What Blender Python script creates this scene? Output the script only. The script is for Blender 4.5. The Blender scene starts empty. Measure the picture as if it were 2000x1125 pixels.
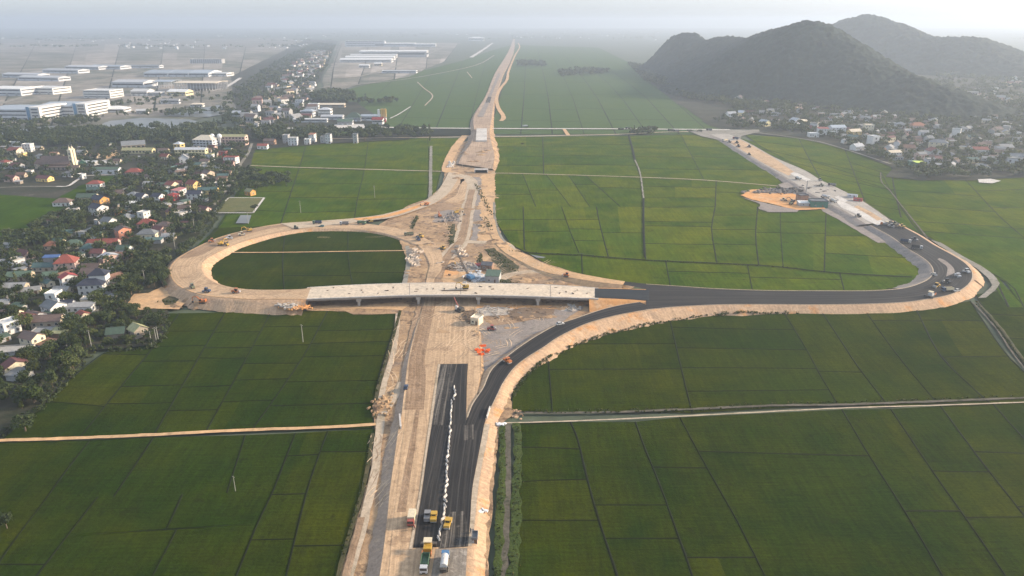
import bpy, bmesh, math, random
import numpy as np
from mathutils import Vector, Matrix, noise as mnoise
from mathutils.bvhtree import BVHTree
from mathutils.geometry import tessellate_polygon

SC = bpy.context.scene
COL = SC.collection
R = random.Random(7)
RN = np.random.default_rng(11)

# ---------------------------------------------------------------- camera
F, CX, CY, H = 1420.0, 1000.0, 562.5, 150.0
PITCH = math.atan((CY - 40.0) / F)
cp, sp = math.cos(PITCH), math.sin(PITCH)
cam_d = bpy.data.cameras.new('camera')
cam = bpy.data.objects.new('camera', cam_d)
COL.objects.link(cam)
cam.location = (0, 0, H)
cam.rotation_euler = (math.pi / 2 - PITCH, 0, 0)
cam_d.sensor_width = 36.0
cam_d.lens = F * 36.0 / 2000.0
cam_d.clip_start = 1.0
cam_d.clip_end = 60000.0
SC.camera = cam

# ---------------------------------------------------------------- light and sky
SUN_AZ, SUN_EL = math.radians(80.0), math.radians(20.0)     # azimuth clockwise from +Y
world = bpy.data.worlds.new('World')
SC.world = world
world.use_nodes = True
wn = world.node_tree.nodes
wl = world.node_tree.links
wn.clear()
sky = wn.new('ShaderNodeTexSky')
sky.sky_type = 'NISHITA'
sky.sun_disc = False
sky.sun_elevation = SUN_EL
sky.sun_rotation = SUN_AZ
sky.altitude = 100
sky.air_density = 1.2
sky.dust_density = 1.8
sky.ozone_density = 2.0
bg = wn.new('ShaderNodeBackground')
bg.inputs['Strength'].default_value = 0.15
wo = wn.new('ShaderNodeOutputWorld')
tint = wn.new('ShaderNodeMix'); tint.data_type = 'RGBA'; tint.blend_type = 'MULTIPLY'; tint.inputs[0].default_value = 1.0
tint.inputs[7].default_value = (0.94, 1.01, 1.16, 1)
hsv = wn.new('ShaderNodeHueSaturation'); hsv.inputs['Saturation'].default_value = 0.5
wl.new(sky.outputs[0], hsv.inputs['Color'])
wl.new(hsv.outputs[0], tint.inputs[6])
veil = wn.new('ShaderNodeMix'); veil.data_type = 'RGBA'; veil.inputs[0].default_value = 0.55
veil.inputs[7].default_value = (1.78, 1.96, 2.16, 1)      # thin even overcast of the hazy day
wl.new(tint.outputs[2], veil.inputs[6])
wl.new(veil.outputs[2], bg.inputs[0])
wl.new(bg.outputs[0], wo.inputs[0])

sun_d = bpy.data.lights.new('sun', 'SUN')
sun_d.energy = 3.4
sun_d.angle = math.radians(5.0)
sun_d.color = (1.0, 0.80, 0.58)
sun = bpy.data.objects.new('sun', sun_d)
COL.objects.link(sun)
to_sun = Vector((math.sin(SUN_AZ) * math.cos(SUN_EL), math.cos(SUN_AZ) * math.cos(SUN_EL), math.sin(SUN_EL)))
sun.rotation_euler = to_sun.to_track_quat('Z', 'Y').to_euler()
sun.location = (300, 100, 400)

SC.view_settings.view_transform = 'Standard'
SC.view_settings.look = 'None'
SC.view_settings.gamma = 1.0
SC.view_settings.exposure = 1.30
SC.view_settings.use_curve_mapping = False
SC.cycles.use_denoising = True
SC.cycles.max_bounces = 5
SC.cycles.diffuse_bounces = 2
SC.cycles.glossy_bounces = 2
SC.cycles.volume_bounces = 0
SC.cycles.transparent_max_bounces = 16
SC.cycles.sample_clamp_indirect = 4.0

# ---------------------------------------------------------------- geometry helpers
def ray(x, y):
    b = (CY - y) / F
    return ((x - CX) / F, cp + b * sp, -sp + b * cp)

def P(x, y, z=0.0):
    d = ray(x, y)
    t = (z - H) / d[2]
    return (d[0] * t, d[1] * t, z)

def mpp(y):
    return H / cp / (y - 40.0)

def smooth(pts, k=6):
    p = np.array(pts, float)
    if len(p) < 3 or k <= 1:
        if len(p) == 2 and k > 1:
            t = np.linspace(0, 1, k * 3)[:, None]
            return p[0] * (1 - t) + p[1] * t
        return p
    q = np.vstack([2 * p[0] - p[1], p, 2 * p[-1] - p[-2]])
    out = []
    for i in range(1, len(q) - 2):
        a, b, c, d = q[i - 1], q[i], q[i + 1], q[i + 2]
        for j in range(k):
            t = j / k
            out.append(0.5 * (2 * b + (c - a) * t + (2 * a - 5 * b + 4 * c - d) * t * t + (3 * b - a - 3 * c + d) * t ** 3))
    out.append(p[-1])
    return np.array(out)

BV, BF = [], []
def bvh_add(verts, faces):
    o = len(BV)
    BV.extend([tuple(v) for v in verts])
    BF.extend([tuple(int(i) + o for i in f) for f in faces])
BVH = None
def bvh_build():
    global BVH
    BVH = BVHTree.FromPolygons(BV, BF)
def G(x, y):
    "ground point seen through a pixel of the photograph"
    d = Vector(ray(x, y)).normalized()
    h = BVH.ray_cast(Vector((0, 0, H)), d, 60000.0)
    return h[0] if h[0] is not None else Vector(P(x, y))
def gz(x, y):
    h = BVH.ray_cast(Vector((x, y, 260.0)), Vector((0, 0, -1)), 1000.0)
    return h[0].z if h[0] is not None else 0.0

def n2(x, y, s=1.0, o=0.0):
    return mnoise.noise(Vector((x * s + o, y * s - o, o)))

def inside(poly, x, y):
    c = False; j = len(poly) - 1
    for i in range(len(poly)):
        xi, yi = poly[i]; xj, yj = poly[j]
        if (yi > y) != (yj > y) and x < (xj - xi) * (y - yi) / (yj - yi) + xi: c = not c
        j = i
    return c


# ---------------------------------------------------------------- objects
def tag(o, label=None, cat=None, group=None, kind=None):
    if label: o['label'] = label
    if cat: o['category'] = cat
    if group: o['group'] = group
    if kind: o['kind'] = kind
    return o

def empty(name, loc, rz=0.0, label=None, cat=None, group=None):
    o = bpy.data.objects.new(name, None)
    COL.objects.link(o)
    o.location = loc
    o.rotation_euler = (0, 0, rz)
    o.empty_display_size = 0.5
    return tag(o, label, cat, group)

def copy_tree(root, loc, rz, label=None, group=None, scale=None):
    r = root.copy()
    COL.objects.link(r)
    r.location = loc
    r.rotation_euler = (0, 0, rz)
    if scale is not None: r.scale = scale
    if label: r['label'] = label
    if group: r['group'] = group
    for ch in KIDS.get(root.name, []):
        c = ch.copy()
        COL.objects.link(c)
        c.parent = r
        for g in KIDS.get(ch.name, []):
            d = g.copy()
            COL.objects.link(d)
            d.parent = c
    return r
KIDS = {}

class MB:
    def __init__(s):
        s.v, s.f, s.m = [], [], []
    def face(s, pts, m=0):
        o = len(s.v)
        s.v.extend([tuple(p) for p in pts])
        s.f.append(tuple(range(o, o + len(pts))))
        s.m.append(m)
        return s
    def box(s, c, d, rz=0.0, m=0, taper=1.0, rx=0.0):
        o = len(s.v)
        M = Matrix.Rotation(rz, 3, 'Z') @ Matrix.Rotation(rx, 3, 'X')
        for k in (-1, 1):
            t = taper if k > 0 else 1.0
            for (i, j) in ((-1, -1), (1, -1), (1, 1), (-1, 1)):
                p = M @ Vector((i * d[0] / 2 * t, j * d[1] / 2 * t, k * d[2] / 2))
                s.v.append((c[0] + p.x, c[1] + p.y, c[2] + p.z))
        for q in ((3, 2, 1, 0), (4, 5, 6, 7), (0, 1, 5, 4), (1, 2, 6, 5), (2, 3, 7, 6), (3, 0, 4, 7)):
            s.f.append(tuple(o + i for i in q))
            s.m.append(m)
        return s
    def cyl(s, p0, p1, r0, r1=None, n=10, m=0):
        r1 = r0 if r1 is None else r1
        a, b = Vector(p0), Vector(p1)
        ax = (b - a).normalized()
        u = ax.orthogonal().normalized()
        w = ax.cross(u)
        o = len(s.v)
        for c, r in ((a, r0), (b, r1)):
            for i in range(n):
                t = 2 * math.pi * i / n
                s.v.append(tuple(c + u * (r * math.cos(t)) + w * (r * math.sin(t))))
        for i in range(n):
            j = (i + 1) % n
            s.f.append((o + i, o + j, o + n + j, o + n + i)); s.m.append(m)
        s.f.append(tuple(o + i for i in reversed(range(n)))); s.m.append(m)
        s.f.append(tuple(o + n + i for i in range(n))); s.m.append(m)
        return s
    def prism_x(s, yz, x0, x1, m=0):
        "polygon in y,z (ccw seen from +x) extruded along x"
        n = len(yz); o = len(s.v)
        for x in (x0, x1):
            for (y, z) in yz: s.v.append((x, y, z))
        for i in range(n):
            j = (i + 1) % n
            s.f.append((o + i, o + j, o + n + j, o + n + i)); s.m.append(m)
        s.f.append(tuple(o + i for i in reversed(range(n)))); s.m.append(m)
        s.f.append(tuple(o + n + i for i in range(n))); s.m.append(m)
        return s
    def blob(s, c, r, m=0, seg=7, rings=5, jit=0.25):
        o = len(s.v)
        for i in range(rings + 1):
            ph = math.pi * i / rings
            for j in range(seg):
                th = 2 * math.pi * (j + 0.5 * (i % 2)) / seg
                k = 1 + R.uniform(-jit, jit)
                s.v.append((c[0] + r[0] * k * math.sin(ph) * math.cos(th), c[1] + r[1] * k * math.sin(ph) * math.sin(th), c[2] + r[2] * math.cos(ph) * k))
        for i in range(rings):
            for j in range(seg):
                a = o + i * seg + j; b = o + i * seg + (j + 1) % seg
                s.f.append((a, a + seg, b + seg, b)); s.m.append(m)
        return s
    def build(s, name, mats, parent=None, label=None, shade=False):
        me = bpy.data.meshes.new(name)
        me.from_pydata(s.v, [], s.f)
        mats = mats if isinstance(mats, (list, tuple)) else [mats]
        for mm in mats: me.materials.append(mm)
        if len(mats) > 1:
            me.polygons.foreach_set('material_index', s.m)
        bm = bmesh.new(); bm.from_mesh(me)
        bmesh.ops.recalc_face_normals(bm, faces=bm.faces)
        bm.to_mesh(me); bm.free()
        if shade:
            me.polygons.foreach_set('use_smooth', [True] * len(me.polygons))
        me.update()
        o = bpy.data.objects.new(name, me)
        COL.objects.link(o)
        if parent is not None:
            o.parent = parent
            KIDS.setdefault(parent.name, []).append(o)
        if label: o['label'] = label
        return o

def mesh_np(name, v, q, mat, attrs=None, parent=None, smooth_=False):
    me = bpy.data.meshes.new(name)
    v = np.asarray(v, np.float32); q = np.asarray(q, np.int32)
    me.vertices.add(len(v)); me.vertices.foreach_set('co', v.ravel())
    k = q.shape[1]
    me.loops.add(q.size); me.loops.foreach_set('vertex_index', q.ravel())
    me.polygons.add(len(q))
    me.polygons.foreach_set('loop_start', np.arange(0, q.size, k, dtype=np.int32))
    if smooth_: me.polygons.foreach_set('use_smooth', np.ones(len(q), bool))
    for nm, a in (attrs or {}).items():
        dom = 'FACE' if len(a) == len(q) else 'POINT'
        at = me.attributes.new(nm, 'FLOAT', dom)
        at.data.foreach_set('value', np.asarray(a, np.float32))
    for mm in (mat if isinstance(mat, (list, tuple)) else [mat]): me.materials.append(mm)
    me.update(calc_edges=True)
    o = bpy.data.objects.new(name, me)
    COL.objects.link(o)
    if parent is not None:
        o.parent = parent
        KIDS.setdefault(parent.name, []).append(o)
    return o

# ---------------------------------------------------------------- materials
def nodes(name):
    m = bpy.data.materials.new(name)
    m.use_nodes = True
    nt = m.node_tree
    nt.nodes.clear()
    out = nt.nodes.new('ShaderNodeOutputMaterial')
    b = nt.nodes.new('ShaderNodeBsdfPrincipled')
    nt.links.new(b.outputs[0], out.inputs[0])
    return m, nt, b, out

def N(nt, t, **kw):
    n = nt.nodes.new(t)
    for k, v in kw.items():
        if k in n.inputs: n.inputs[k].default_value = v
        else: setattr(n, k, v)
    return n

def noise_n(nt, src, scale, detail=4.0, rough=0.6):
    n = N(nt, 'ShaderNodeTexNoise')
    n.inputs['Scale'].default_value = scale
    n.inputs['Detail'].default_value = detail
    n.inputs['Roughness'].default_value = rough
    if src is not None: nt.links.new(src, n.inputs['Vector'])
    return n.outputs[0]

def rng(nt, src, a, b, c, d):
    n = N(nt, 'ShaderNodeMapRange')
    nt.links.new(src, n.inputs[0])
    for i, v in enumerate((a, b, c, d)): n.inputs[i + 1].default_value = v
    return n.outputs[0]

def mixc(nt, fac, a, b, mode='MIX'):
    n = N(nt, 'ShaderNodeMix', data_type='RGBA', blend_type=mode)
    if isinstance(fac, (int, float)): n.inputs[0].default_value = fac
    else: nt.links.new(fac, n.inputs[0])
    for s, v in ((6, a), (7, b)):
        if isinstance(v, tuple): n.inputs[s].default_value = (*v[:3], 1)
        else: nt.links.new(v, n.inputs[s])
    return n.outputs[2]

def scalec(nt, colr, val):
    n = N(nt, 'ShaderNodeVectorMath', operation='SCALE')
    nt.links.new(colr, n.inputs[0])
    nt.links.new(val, n.inputs['Scale'])
    return n.outputs[0]

def addbump(nt, b, h, strength, dist=0.3):
    n = N(nt, 'ShaderNodeBump')
    n.inputs['Strength'].default_value = strength
    n.inputs['Distance'].default_value = dist
    nt.links.new(h, n.inputs['Height'])
    nt.links.new(n.outputs[0], b.inputs['Normal'])

def ground_mat(name, c1, c2, c3=None, s1=0.05, s2=0.6, rough=0.95, streak=0.0, seams=False, bump=0.4, c4=None, vary=0.30, t3=0.55, streakc=None):
    m, nt, b, out = nodes(name)
    geo = N(nt, 'ShaderNodeNewGeometry')
    pos = geo.outputs['Position']
    a = noise_n(nt, pos, s1, 6, 0.65)
    c = mixc(nt, rng(nt, a, 0.38, 0.62, 0, 1), c1, c2)
    if c3:
        d = noise_n(nt, pos, s1 * 2.7, 5, 0.7)
        c = mixc(nt, rng(nt, d, t3, t3 + 0.1, 0, 0.9), c, c3)
    if c4:
        d = noise_n(nt, pos, s1 * 0.6 + 0.013, 5, 0.7)
        c = mixc(nt, rng(nt, d, 0.56, 0.68, 0, 0.85), c, c4)
    if streak:
        uv = N(nt, 'ShaderNodeUVMap')
        mp = N(nt, 'ShaderNodeMapping')
        mp.inputs['Scale'].default_value = (0.9, 0.012, 1)
        nt.links.new(uv.outputs[0], mp.inputs[0])
        s = noise_n(nt, mp.outputs[0], 1.0, 5, 0.7)
        if streakc:
            c = mixc(nt, rng(nt, s, 0.48, 0.72, 0, streak), c, streakc)
        else:
            c = scalec(nt, c, rng(nt, s, 0.3, 0.7, 1 - streak, 1 + streak))
    if seams:
        uv2 = N(nt, 'ShaderNodeUVMap'); sx = N(nt, 'ShaderNodeSeparateXYZ'); nt.links.new(uv2.outputs[0], sx.inputs[0])
        md = N(nt, 'ShaderNodeMath', operation='PINGPONG'); nt.links.new(sx.outputs[0], md.inputs[0]); md.inputs[1].default_value = 1.9
        c = mixc(nt, rng(nt, md.outputs[0], 0.06, 0.14, 0.35, 0), c, (0.10, 0.095, 0.09))
    f = noise_n(nt, pos, s2, 6, 0.7)
    c = scalec(nt, c, rng(nt, f, 0.25, 0.75, 1 - vary, 1 + vary))
    nt.links.new(c, b.inputs['Base Color'])
    b.inputs['Roughness'].default_value = rough
    b.inputs['Specular IOR Level'].default_value = 0.15
    if bump: addbump(nt, b, f, bump, 0.5)
    return m

def plain_mat(name, col, rough=0.6, vary=0.18, scale=0.8, metal=0.0, rand=0.0, bump=0.0, spec=0.3, dirt=None):
    m, nt, b, out = nodes(name)
    tc = N(nt, 'ShaderNodeTexCoord')
    f = noise_n(nt, tc.outputs['Object'], scale, 5, 0.65)
    base = N(nt, 'ShaderNodeRGB'); base.outputs[0].default_value = (*col, 1)
    c = scalec(nt, base.outputs[0], rng(nt, f, 0.28, 0.72, 1 - vary, 1 + vary))
    if dirt:
        g = noise_n(nt, tc.outputs['Object'], scale * 0.45, 5, 0.7)
        c = mixc(nt, rng(nt, g, 0.5, 0.7, 0, 0.6), c, dirt)
    if rand:
        oi = N(nt, 'ShaderNodeObjectInfo')
        c = scalec(nt, c, rng(nt, oi.outputs['Random'], 0, 1, 1 - rand, 1 + rand))
    nt.links.new(c, b.inputs['Base Color'])
    b.inputs['Roughness'].default_value = rough
    b.inputs['Metallic'].default_value = metal
    b.inputs['Specular IOR Level'].default_value = spec
    if bump: addbump(nt, b, f, bump, 0.1)
    return m

def leaf_mat(name, c1, c2, c3, rand=True):
    m, nt, b, out = nodes(name)
    geo = N(nt, 'ShaderNodeNewGeometry')
    a = noise_n(nt, geo.outputs['Position'], 0.35, 4, 0.7)
    c = mixc(nt, rng(nt, a, 0.35, 0.65, 0, 1), c1, c2)
    if rand:
        oi = N(nt, 'ShaderNodeObjectInfo')
        r = oi.outputs['Random']
    else:
        at = N(nt, 'ShaderNodeAttribute', attribute_name='tint')
        r = at.outputs['Fac']
    c = mixc(nt, rng(nt, r, 0.55, 1.0, 0, 0.9), c, c3)
    c = scalec(nt, c, rng(nt, r, 0.0, 0.5, 0.7, 1.15))
    nt.links.new(c, b.inputs['Base Color'])
    b.inputs['Roughness'].default_value = 0.7
    b.inputs['Specular IOR Level'].default_value = 0.15
    tr = N(nt, 'ShaderNodeBsdfTranslucent')
    nt.links.new(c, tr.inputs[0])
    mx = N(nt, 'ShaderNodeMixShader')
    mx.inputs[0].default_value = 0.3
    nt.links.new(b.outputs[0], mx.inputs[1]); nt.links.new(tr.outputs[0], mx.inputs[2])
    nt.links.new(mx.outputs[0], out.inputs[0])
    return m

def paddy_mat(nm, lift, k=1.25):
    m, nt, b, out = nodes(nm)
    geo = N(nt, 'ShaderNodeNewGeometry')
    pos = geo.outputs['Position']
    at = N(nt, 'ShaderNodeAttribute', attribute_name='tint')
    a = noise_n(nt, pos, 0.035, 5, 0.6)
    t = N(nt, 'ShaderNodeMath', operation='ADD')
    nt.links.new(at.outputs['Fac'], t.inputs[0]); nt.links.new(rng(nt, a, 0.3, 0.7, -0.45, 0.45), t.inputs[1])
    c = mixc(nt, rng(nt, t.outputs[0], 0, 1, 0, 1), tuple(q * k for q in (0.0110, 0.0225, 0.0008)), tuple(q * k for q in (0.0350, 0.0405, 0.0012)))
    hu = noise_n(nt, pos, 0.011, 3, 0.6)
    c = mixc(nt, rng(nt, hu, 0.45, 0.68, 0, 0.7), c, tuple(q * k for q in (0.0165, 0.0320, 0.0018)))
    mp = N(nt, 'ShaderNodeMapping'); mp.inputs['Scale'].default_value = (0.5, 0.05, 1); mp.inputs['Rotation'].default_value = (0, 0, 0.1)
    nt.links.new(pos, mp.inputs[0])
    s = noise_n(nt, mp.outputs[0], 1.0, 5, 0.7)
    c = scalec(nt, c, rng(nt, s, 0.3, 0.7, 0.76, 1.24))
    mp2 = N(nt, 'ShaderNodeMapping'); mp2.inputs['Scale'].default_value = (0.06, 1.3, 1); mp2.inputs['Rotation'].default_value = (0, 0, -0.3)
    nt.links.new(pos, mp2.inputs[0])
    c = scalec(nt, c, rng(nt, noise_n(nt, mp2.outputs[0], 1.0, 3, 0.6), 0.3, 0.7, 0.82, 1.18))
    ys = noise_n(nt, pos, 0.05, 5, 0.75)
    c = mixc(nt, rng(nt, ys, 0.6, 0.75, 0, 0.5), c, tuple(q * k for q in (0.046, 0.050, 0.005)))
    f = noise_n(nt, pos, 0.9, 6, 0.75)
    c = scalec(nt, c, rng(nt, f, 0.25, 0.75, 0.62, 1.38))
    d = noise_n(nt, pos, 0.10, 4, 0.75)
    c = mixc(nt, rng(nt, d, 0.60, 0.72, 0, 0.65), c, (0.007, 0.012, 0.0035))
    if lift > 1: c = mixc(nt, 0.65, c, (0.082, 0.130, 0.055))  # mixes haze fade into the colour of the distant fields
    nt.links.new(c, b.inputs['Base Color'])
    b.inputs['Roughness'].default_value = 0.85
    b.inputs['Specular IOR Level'].default_value = 0.0
    addbump(nt, b, f, 0.5, 0.6)
    return m

MT = {}
MT['paddy'] = paddy_mat('rice_paddy', 1.0, 1.25)
MT['paddy_mid'] = paddy_mat('lifted_rice_paddy', 1.0, 2.75)  # lens vignette put into the colour: brighter than the near fields
MT['paddy_far'] = paddy_mat('hazed_rice_paddy', 2.1, 1.6)  # paler copy of the paddy, with distance haze put into its colour
MT['bund'] = ground_mat('bund_grass', (0.0045, 0.0080, 0.0012), (0.010, 0.0145, 0.0022), (0.04, 0.04, 0.015), s1=0.06, s2=1.0, t3=0.64)
MT['plain'] = ground_mat('hazed_plain', (0.070, 0.090, 0.055), (0.088, 0.102, 0.064), (0.05, 0.062, 0.042), s1=0.004, s2=0.08, c4=(0.09, 0.09, 0.07))  # greens paled so the colour carries part of the distance haze
MT['village'] = ground_mat('village_soil', (0.022, 0.027, 0.011), (0.05, 0.046, 0.03), (0.12, 0.11, 0.085), s1=0.03, s2=0.5, c4=(0.016, 0.023, 0.009), t3=.6)
MT['industrial'] = ground_mat('levelled_soil', (0.20, 0.175, 0.15), (0.11, 0.115, 0.08), (0.30, 0.265, 0.225), s1=0.006, s2=0.06, c4=(0.055, 0.075, 0.042), vary=.35)
MT['sand'] = ground_mat('sandy_soil', (0.54, 0.34, 0.175), (0.45, 0.295, 0.165), (0.30, 0.195, 0.115), s1=0.04, s2=0.5, c4=(0.64, 0.39, 0.20), t3=.6)
MT['site'] = ground_mat('churned_soil', (0.28, 0.185, 0.11), (0.44, 0.29, 0.16), (0.14, 0.09, 0.058), s1=0.07, s2=0.45, c4=(0.23, 0.18, 0.14), t3=.52, bump=0.9)
MT['mud'] = ground_mat('brown_mud', (0.25, 0.165, 0.10), (0.32, 0.22, 0.14), (0.20, 0.13, 0.08), s1=0.08, s2=0.6, streak=0.3, bump=0.8)
MT['orange'] = ground_mat('orange_laterite', (0.60, 0.29, 0.10), (0.54, 0.30, 0.14), (0.58, 0.39, 0.23), s1=0.05, s2=0.5)
MT['slope'] = ground_mat('embankment_soil', (0.48, 0.325, 0.20), (0.41, 0.28, 0.18), (0.49, 0.25, 0.10), s1=0.03, s2=0.7, c4=(0.36, 0.255, 0.17), bump=0.8, streak=0.2)
MT['far_soil'] = ground_mat('far_churned_soil', (0.31, 0.225, 0.16), (0.40, 0.29, 0.20), (0.22, 0.16, 0.12), s1=0.03, s2=0.3, streak=0.3)
MT['slope_grey'] = ground_mat('grey_slope_gravel', (0.36, 0.275, 0.205), (0.29, 0.22, 0.165), (0.45, 0.33, 0.225), s1=0.06, s2=0.8, bump=0.8)
MT['rut_dark'] = ground_mat('rut_dark', (0.27, 0.19, 0.125), (0.34, 0.245, 0.16), s1=0.1, s2=1.0)
MT['rut_light'] = ground_mat('rut_light', (0.62, 0.45, 0.29), (0.54, 0.40, 0.26), s1=0.1, s2=1.0)
MT['gravel'] = ground_mat('grey_gravel', (0.22, 0.19, 0.17), (0.28, 0.24, 0.205), (0.17, 0.15, 0.13), s1=0.08, s2=1.0, bump=0.6)
MT['base'] = ground_mat('pale_base_course', (0.48, 0.33, 0.20), (0.41, 0.285, 0.175), (0.29, 0.195, 0.12), s1=0.04, s2=0.7, streak=0.30)
MT['asphalt'] = ground_mat('fresh_asphalt', (0.0165, 0.0155, 0.0150), (0.022, 0.021, 0.020), None, s1=0.06, s2=1.5, rough=0.75, streak=0.9, bump=0.1, streakc=(0.085, 0.074, 0.062), vary=0.2, seams=True)
MT['asphalt_blue'] = ground_mat('tack_coated_asphalt', (0.014, 0.016, 0.018), (0.021, 0.022, 0.023), None, s1=0.05, s2=1.2, rough=0.6, streak=0.5, bump=0.1, streakc=(0.07, 0.072, 0.07), vary=0.2)
MT['dusty'] = ground_mat('dusty_asphalt', (0.022, 0.021, 0.020), (0.04, 0.037, 0.034), (0.10, 0.09, 0.08), s1=0.15, s2=1.0, bump=0.1, streak=0.95, streakc=(0.30, 0.265, 0.22))
MT['stonebase'] = ground_mat('grey_stone_base', (0.20, 0.175, 0.145), (0.24, 0.205, 0.165), (0.36, 0.32, 0.27), s1=0.12, s2=1.2, streak=0.3)
MT['concrete'] = ground_mat('deck_concrete', (0.58, 0.48, 0.36), (0.51, 0.43, 0.33), (0.28, 0.22, 0.16), s1=0.12, s2=0.6, streak=0.45, bump=0.1, t3=0.57)
MT['greyconc'] = ground_mat('grey_cement_base', (0.36, 0.325, 0.28), (0.30, 0.275, 0.24), (0.42, 0.37, 0.31), s1=0.06, s2=0.8, streak=0.3)
MT['slab'] = ground_mat('white_concrete_slab', (0.56, 0.53, 0.48), (0.48, 0.45, 0.41), (0.36, 0.31, 0.26), s1=0.08, s2=0.8, bump=0.1)
MT['track'] = ground_mat('track_soil', (0.46, 0.37, 0.27), (0.40, 0.32, 0.23), (0.30, 0.24, 0.16), s1=0.06, s2=0.7)
MT['greytrack'] = ground_mat('grey_concrete_lane', (0.26, 0.24, 0.20), (0.20, 0.185, 0.15), (0.12, 0.115, 0.085), s1=0.05, s2=0.7)
MT['verge'] = ground_mat('green_verge', (0.035, 0.056, 0.010), (0.055, 0.075, 0.014), (0.025, 0.035, 0.009), s1=0.15, s2=0.9, bump=0.9)
MT['murky'] = ground_mat('murky_ditch', (0.085, 0.075, 0.055), (0.12, 0.105, 0.08), (0.03, 0.038, 0.014), s1=0.1, s2=0.8)
MT['weeds'] = ground_mat('weedy_ground', (0.040, 0.045, 0.016), (0.09, 0.075, 0.038), (0.02, 0.028, 0.010), s1=0.08, s2=0.8, bump=0.8)
MT['straw'] = ground_mat('dry_grass', (0.12, 0.115, 0.04), (0.09, 0.10, 0.034), (0.16, 0.14, 0.06), s1=0.08, s2=0.8)
def water_mat():
    m, nt, b, out = nodes('still_water')
    geo = N(nt, 'ShaderNodeNewGeometry')
    a = noise_n(nt, geo.outputs['Position'], 0.03, 4, 0.6)
    c = mixc(nt, rng(nt, a, 0.4, 0.6, 0, 1), (0.10, 0.105, 0.10), (0.14, 0.145, 0.135))
    nt.links.new(c, b.inputs['Base Color'])
    b.inputs['Roughness'].default_value = 0.35
    b.inputs['Specular IOR Level'].default_value = 0.25
    w = noise_n(nt, geo.outputs['Position'], 1.2, 3, 0.5)
    addbump(nt, b, w, 0.05, 0.1)
    return m
MT['water'] = water_mat()
MT['leaf'] = leaf_mat('leaf_dark', (0.035, 0.054, 0.016), (0.062, 0.080, 0.024), (0.090, 0.105, 0.027))
MT['leaf_mass'] = leaf_mat('leaf_mass', (0.034, 0.053, 0.017), (0.060, 0.078, 0.025), (0.080, 0.092, 0.031), rand=False)
MT['leaf_bright'] = leaf_mat('leaf_bright', (0.028, 0.045, 0.009), (0.045, 0.065, 0.012), (0.055, 0.060, 0.012))
def plots_mat():
    m, nt, b, out = nodes('levelled_plots')
    geo = N(nt, 'ShaderNodeNewGeometry'); pos = geo.outputs['Position']
    at = N(nt, 'ShaderNodeAttribute', attribute_name='tint')
    a = noise_n(nt, pos, 0.008, 6, 0.7)
    t = N(nt, 'ShaderNodeMath', operation='ADD')
    nt.links.new(at.outputs['Fac'], t.inputs[0]); nt.links.new(rng(nt, a, 0.3, 0.7, -0.5, 0.5), t.inputs[1])
    c = mixc(nt, rng(nt, t.outputs[0], 0, 0.5, 0, 1), (0.08, 0.09, 0.06), (0.22, 0.195, 0.16))
    c = mixc(nt, rng(nt, t.outputs[0], 0.5, 1.1, 0, 1), c, (0.40, 0.35, 0.30))
    f = noise_n(nt, pos, 0.05, 6, 0.75)
    c = scalec(nt, c, rng(nt, f, 0.25, 0.75, 0.6, 1.4))
    nt.links.new(c, b.inputs['Base Color']); b.inputs['Roughness'].default_value = 0.95; b.inputs['Specular IOR Level'].default_value = 0.1
    return m
MT['plots'] = plots_mat()
MT['weed_leaf'] = leaf_mat('weed_leaf', (0.045, 0.066, 0.014), (0.068, 0.085, 0.018), (0.10, 0.09, 0.03), rand=False)
MT['bark'] = plain_mat('bark', (0.11, 0.085, 0.06), 0.9)
MT['forest'] = ground_mat('forest_canopy', (0.010, 0.021, 0.016), (0.022, 0.035, 0.023), (0.038, 0.045, 0.029), s1=0.012, s2=0.11, bump=0.8, t3=0.58, vary=.45, c4=(0.009, 0.015, 0.011))
# ================================================================ THE LAND
def struct(o): return tag(o, kind='structure')

def grid_mesh(name, g, mat, uv=None):
    "g: (n, m, 3) grid of points"
    n, m = g.shape[:2]
    v = g.reshape(-1, 3)
    i = np.arange(n * m).reshape(n, m)
    q = np.stack([i[:-1, :-1], i[:-1, 1:], i[1:, 1:], i[1:, :-1]], -1).reshape(-1, 4)
    a, b, c = v[q[0][0]], v[q[0][1]], v[q[0][3]]
    if np.cross(b - a, c - a)[2] < 0: q = q[:, ::-1]
    o = mesh_np(name, v, q, mat)
    if uv is not None:
        l = o.data.uv_layers.new(name='UVMap')
        l.data.foreach_set('uv', uv.reshape(-1, 2)[q.ravel()].astype(np.float32).ravel())
    bvh_add(v, q)
    return struct(o)

def strip(name, pairs, mat, dz=0.0, cols=5, k=6, uvs=1.0):
    "road surface between two edges; pairs of (xl, yl, xr, yr, z) in photo pixels"
    L = smooth([P(p[0], p[1], p[4] + dz) for p in pairs], k)
    Rr = smooth([P(p[2], p[3], p[4] + dz) for p in pairs], k)
    t = np.linspace(0, 1, cols)[None, :, None]
    g = L[:, None] * (1 - t) + Rr[:, None] * t
    mid = (L + Rr) / 2
    s = np.r_[0, np.cumsum(np.linalg.norm(np.diff(mid, axis=0), axis=1))]
    w = np.linalg.norm(Rr - L, axis=1)
    uv = np.zeros(g.shape[:2] + (2,))
    uv[..., 0] = (np.linspace(0, 1, cols)[None] - 0.5) * w[:, None] * uvs
    uv[..., 1] = s[:, None] * uvs
    o = grid_mesh(name, g, mat, uv)
    return o, L, Rr

def offset(line, d, smooth_n=3):
    t = np.gradient(line[:, :2], axis=0)
    t /= np.maximum(np.linalg.norm(t, axis=1), 1e-6)[:, None]
    nrm = np.stack([-t[:, 1], t[:, 0]], 1)
    r = line.copy()
    r[:, :2] += nrm * (d[:, None] if np.ndim(d) else d)
    return r

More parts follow.
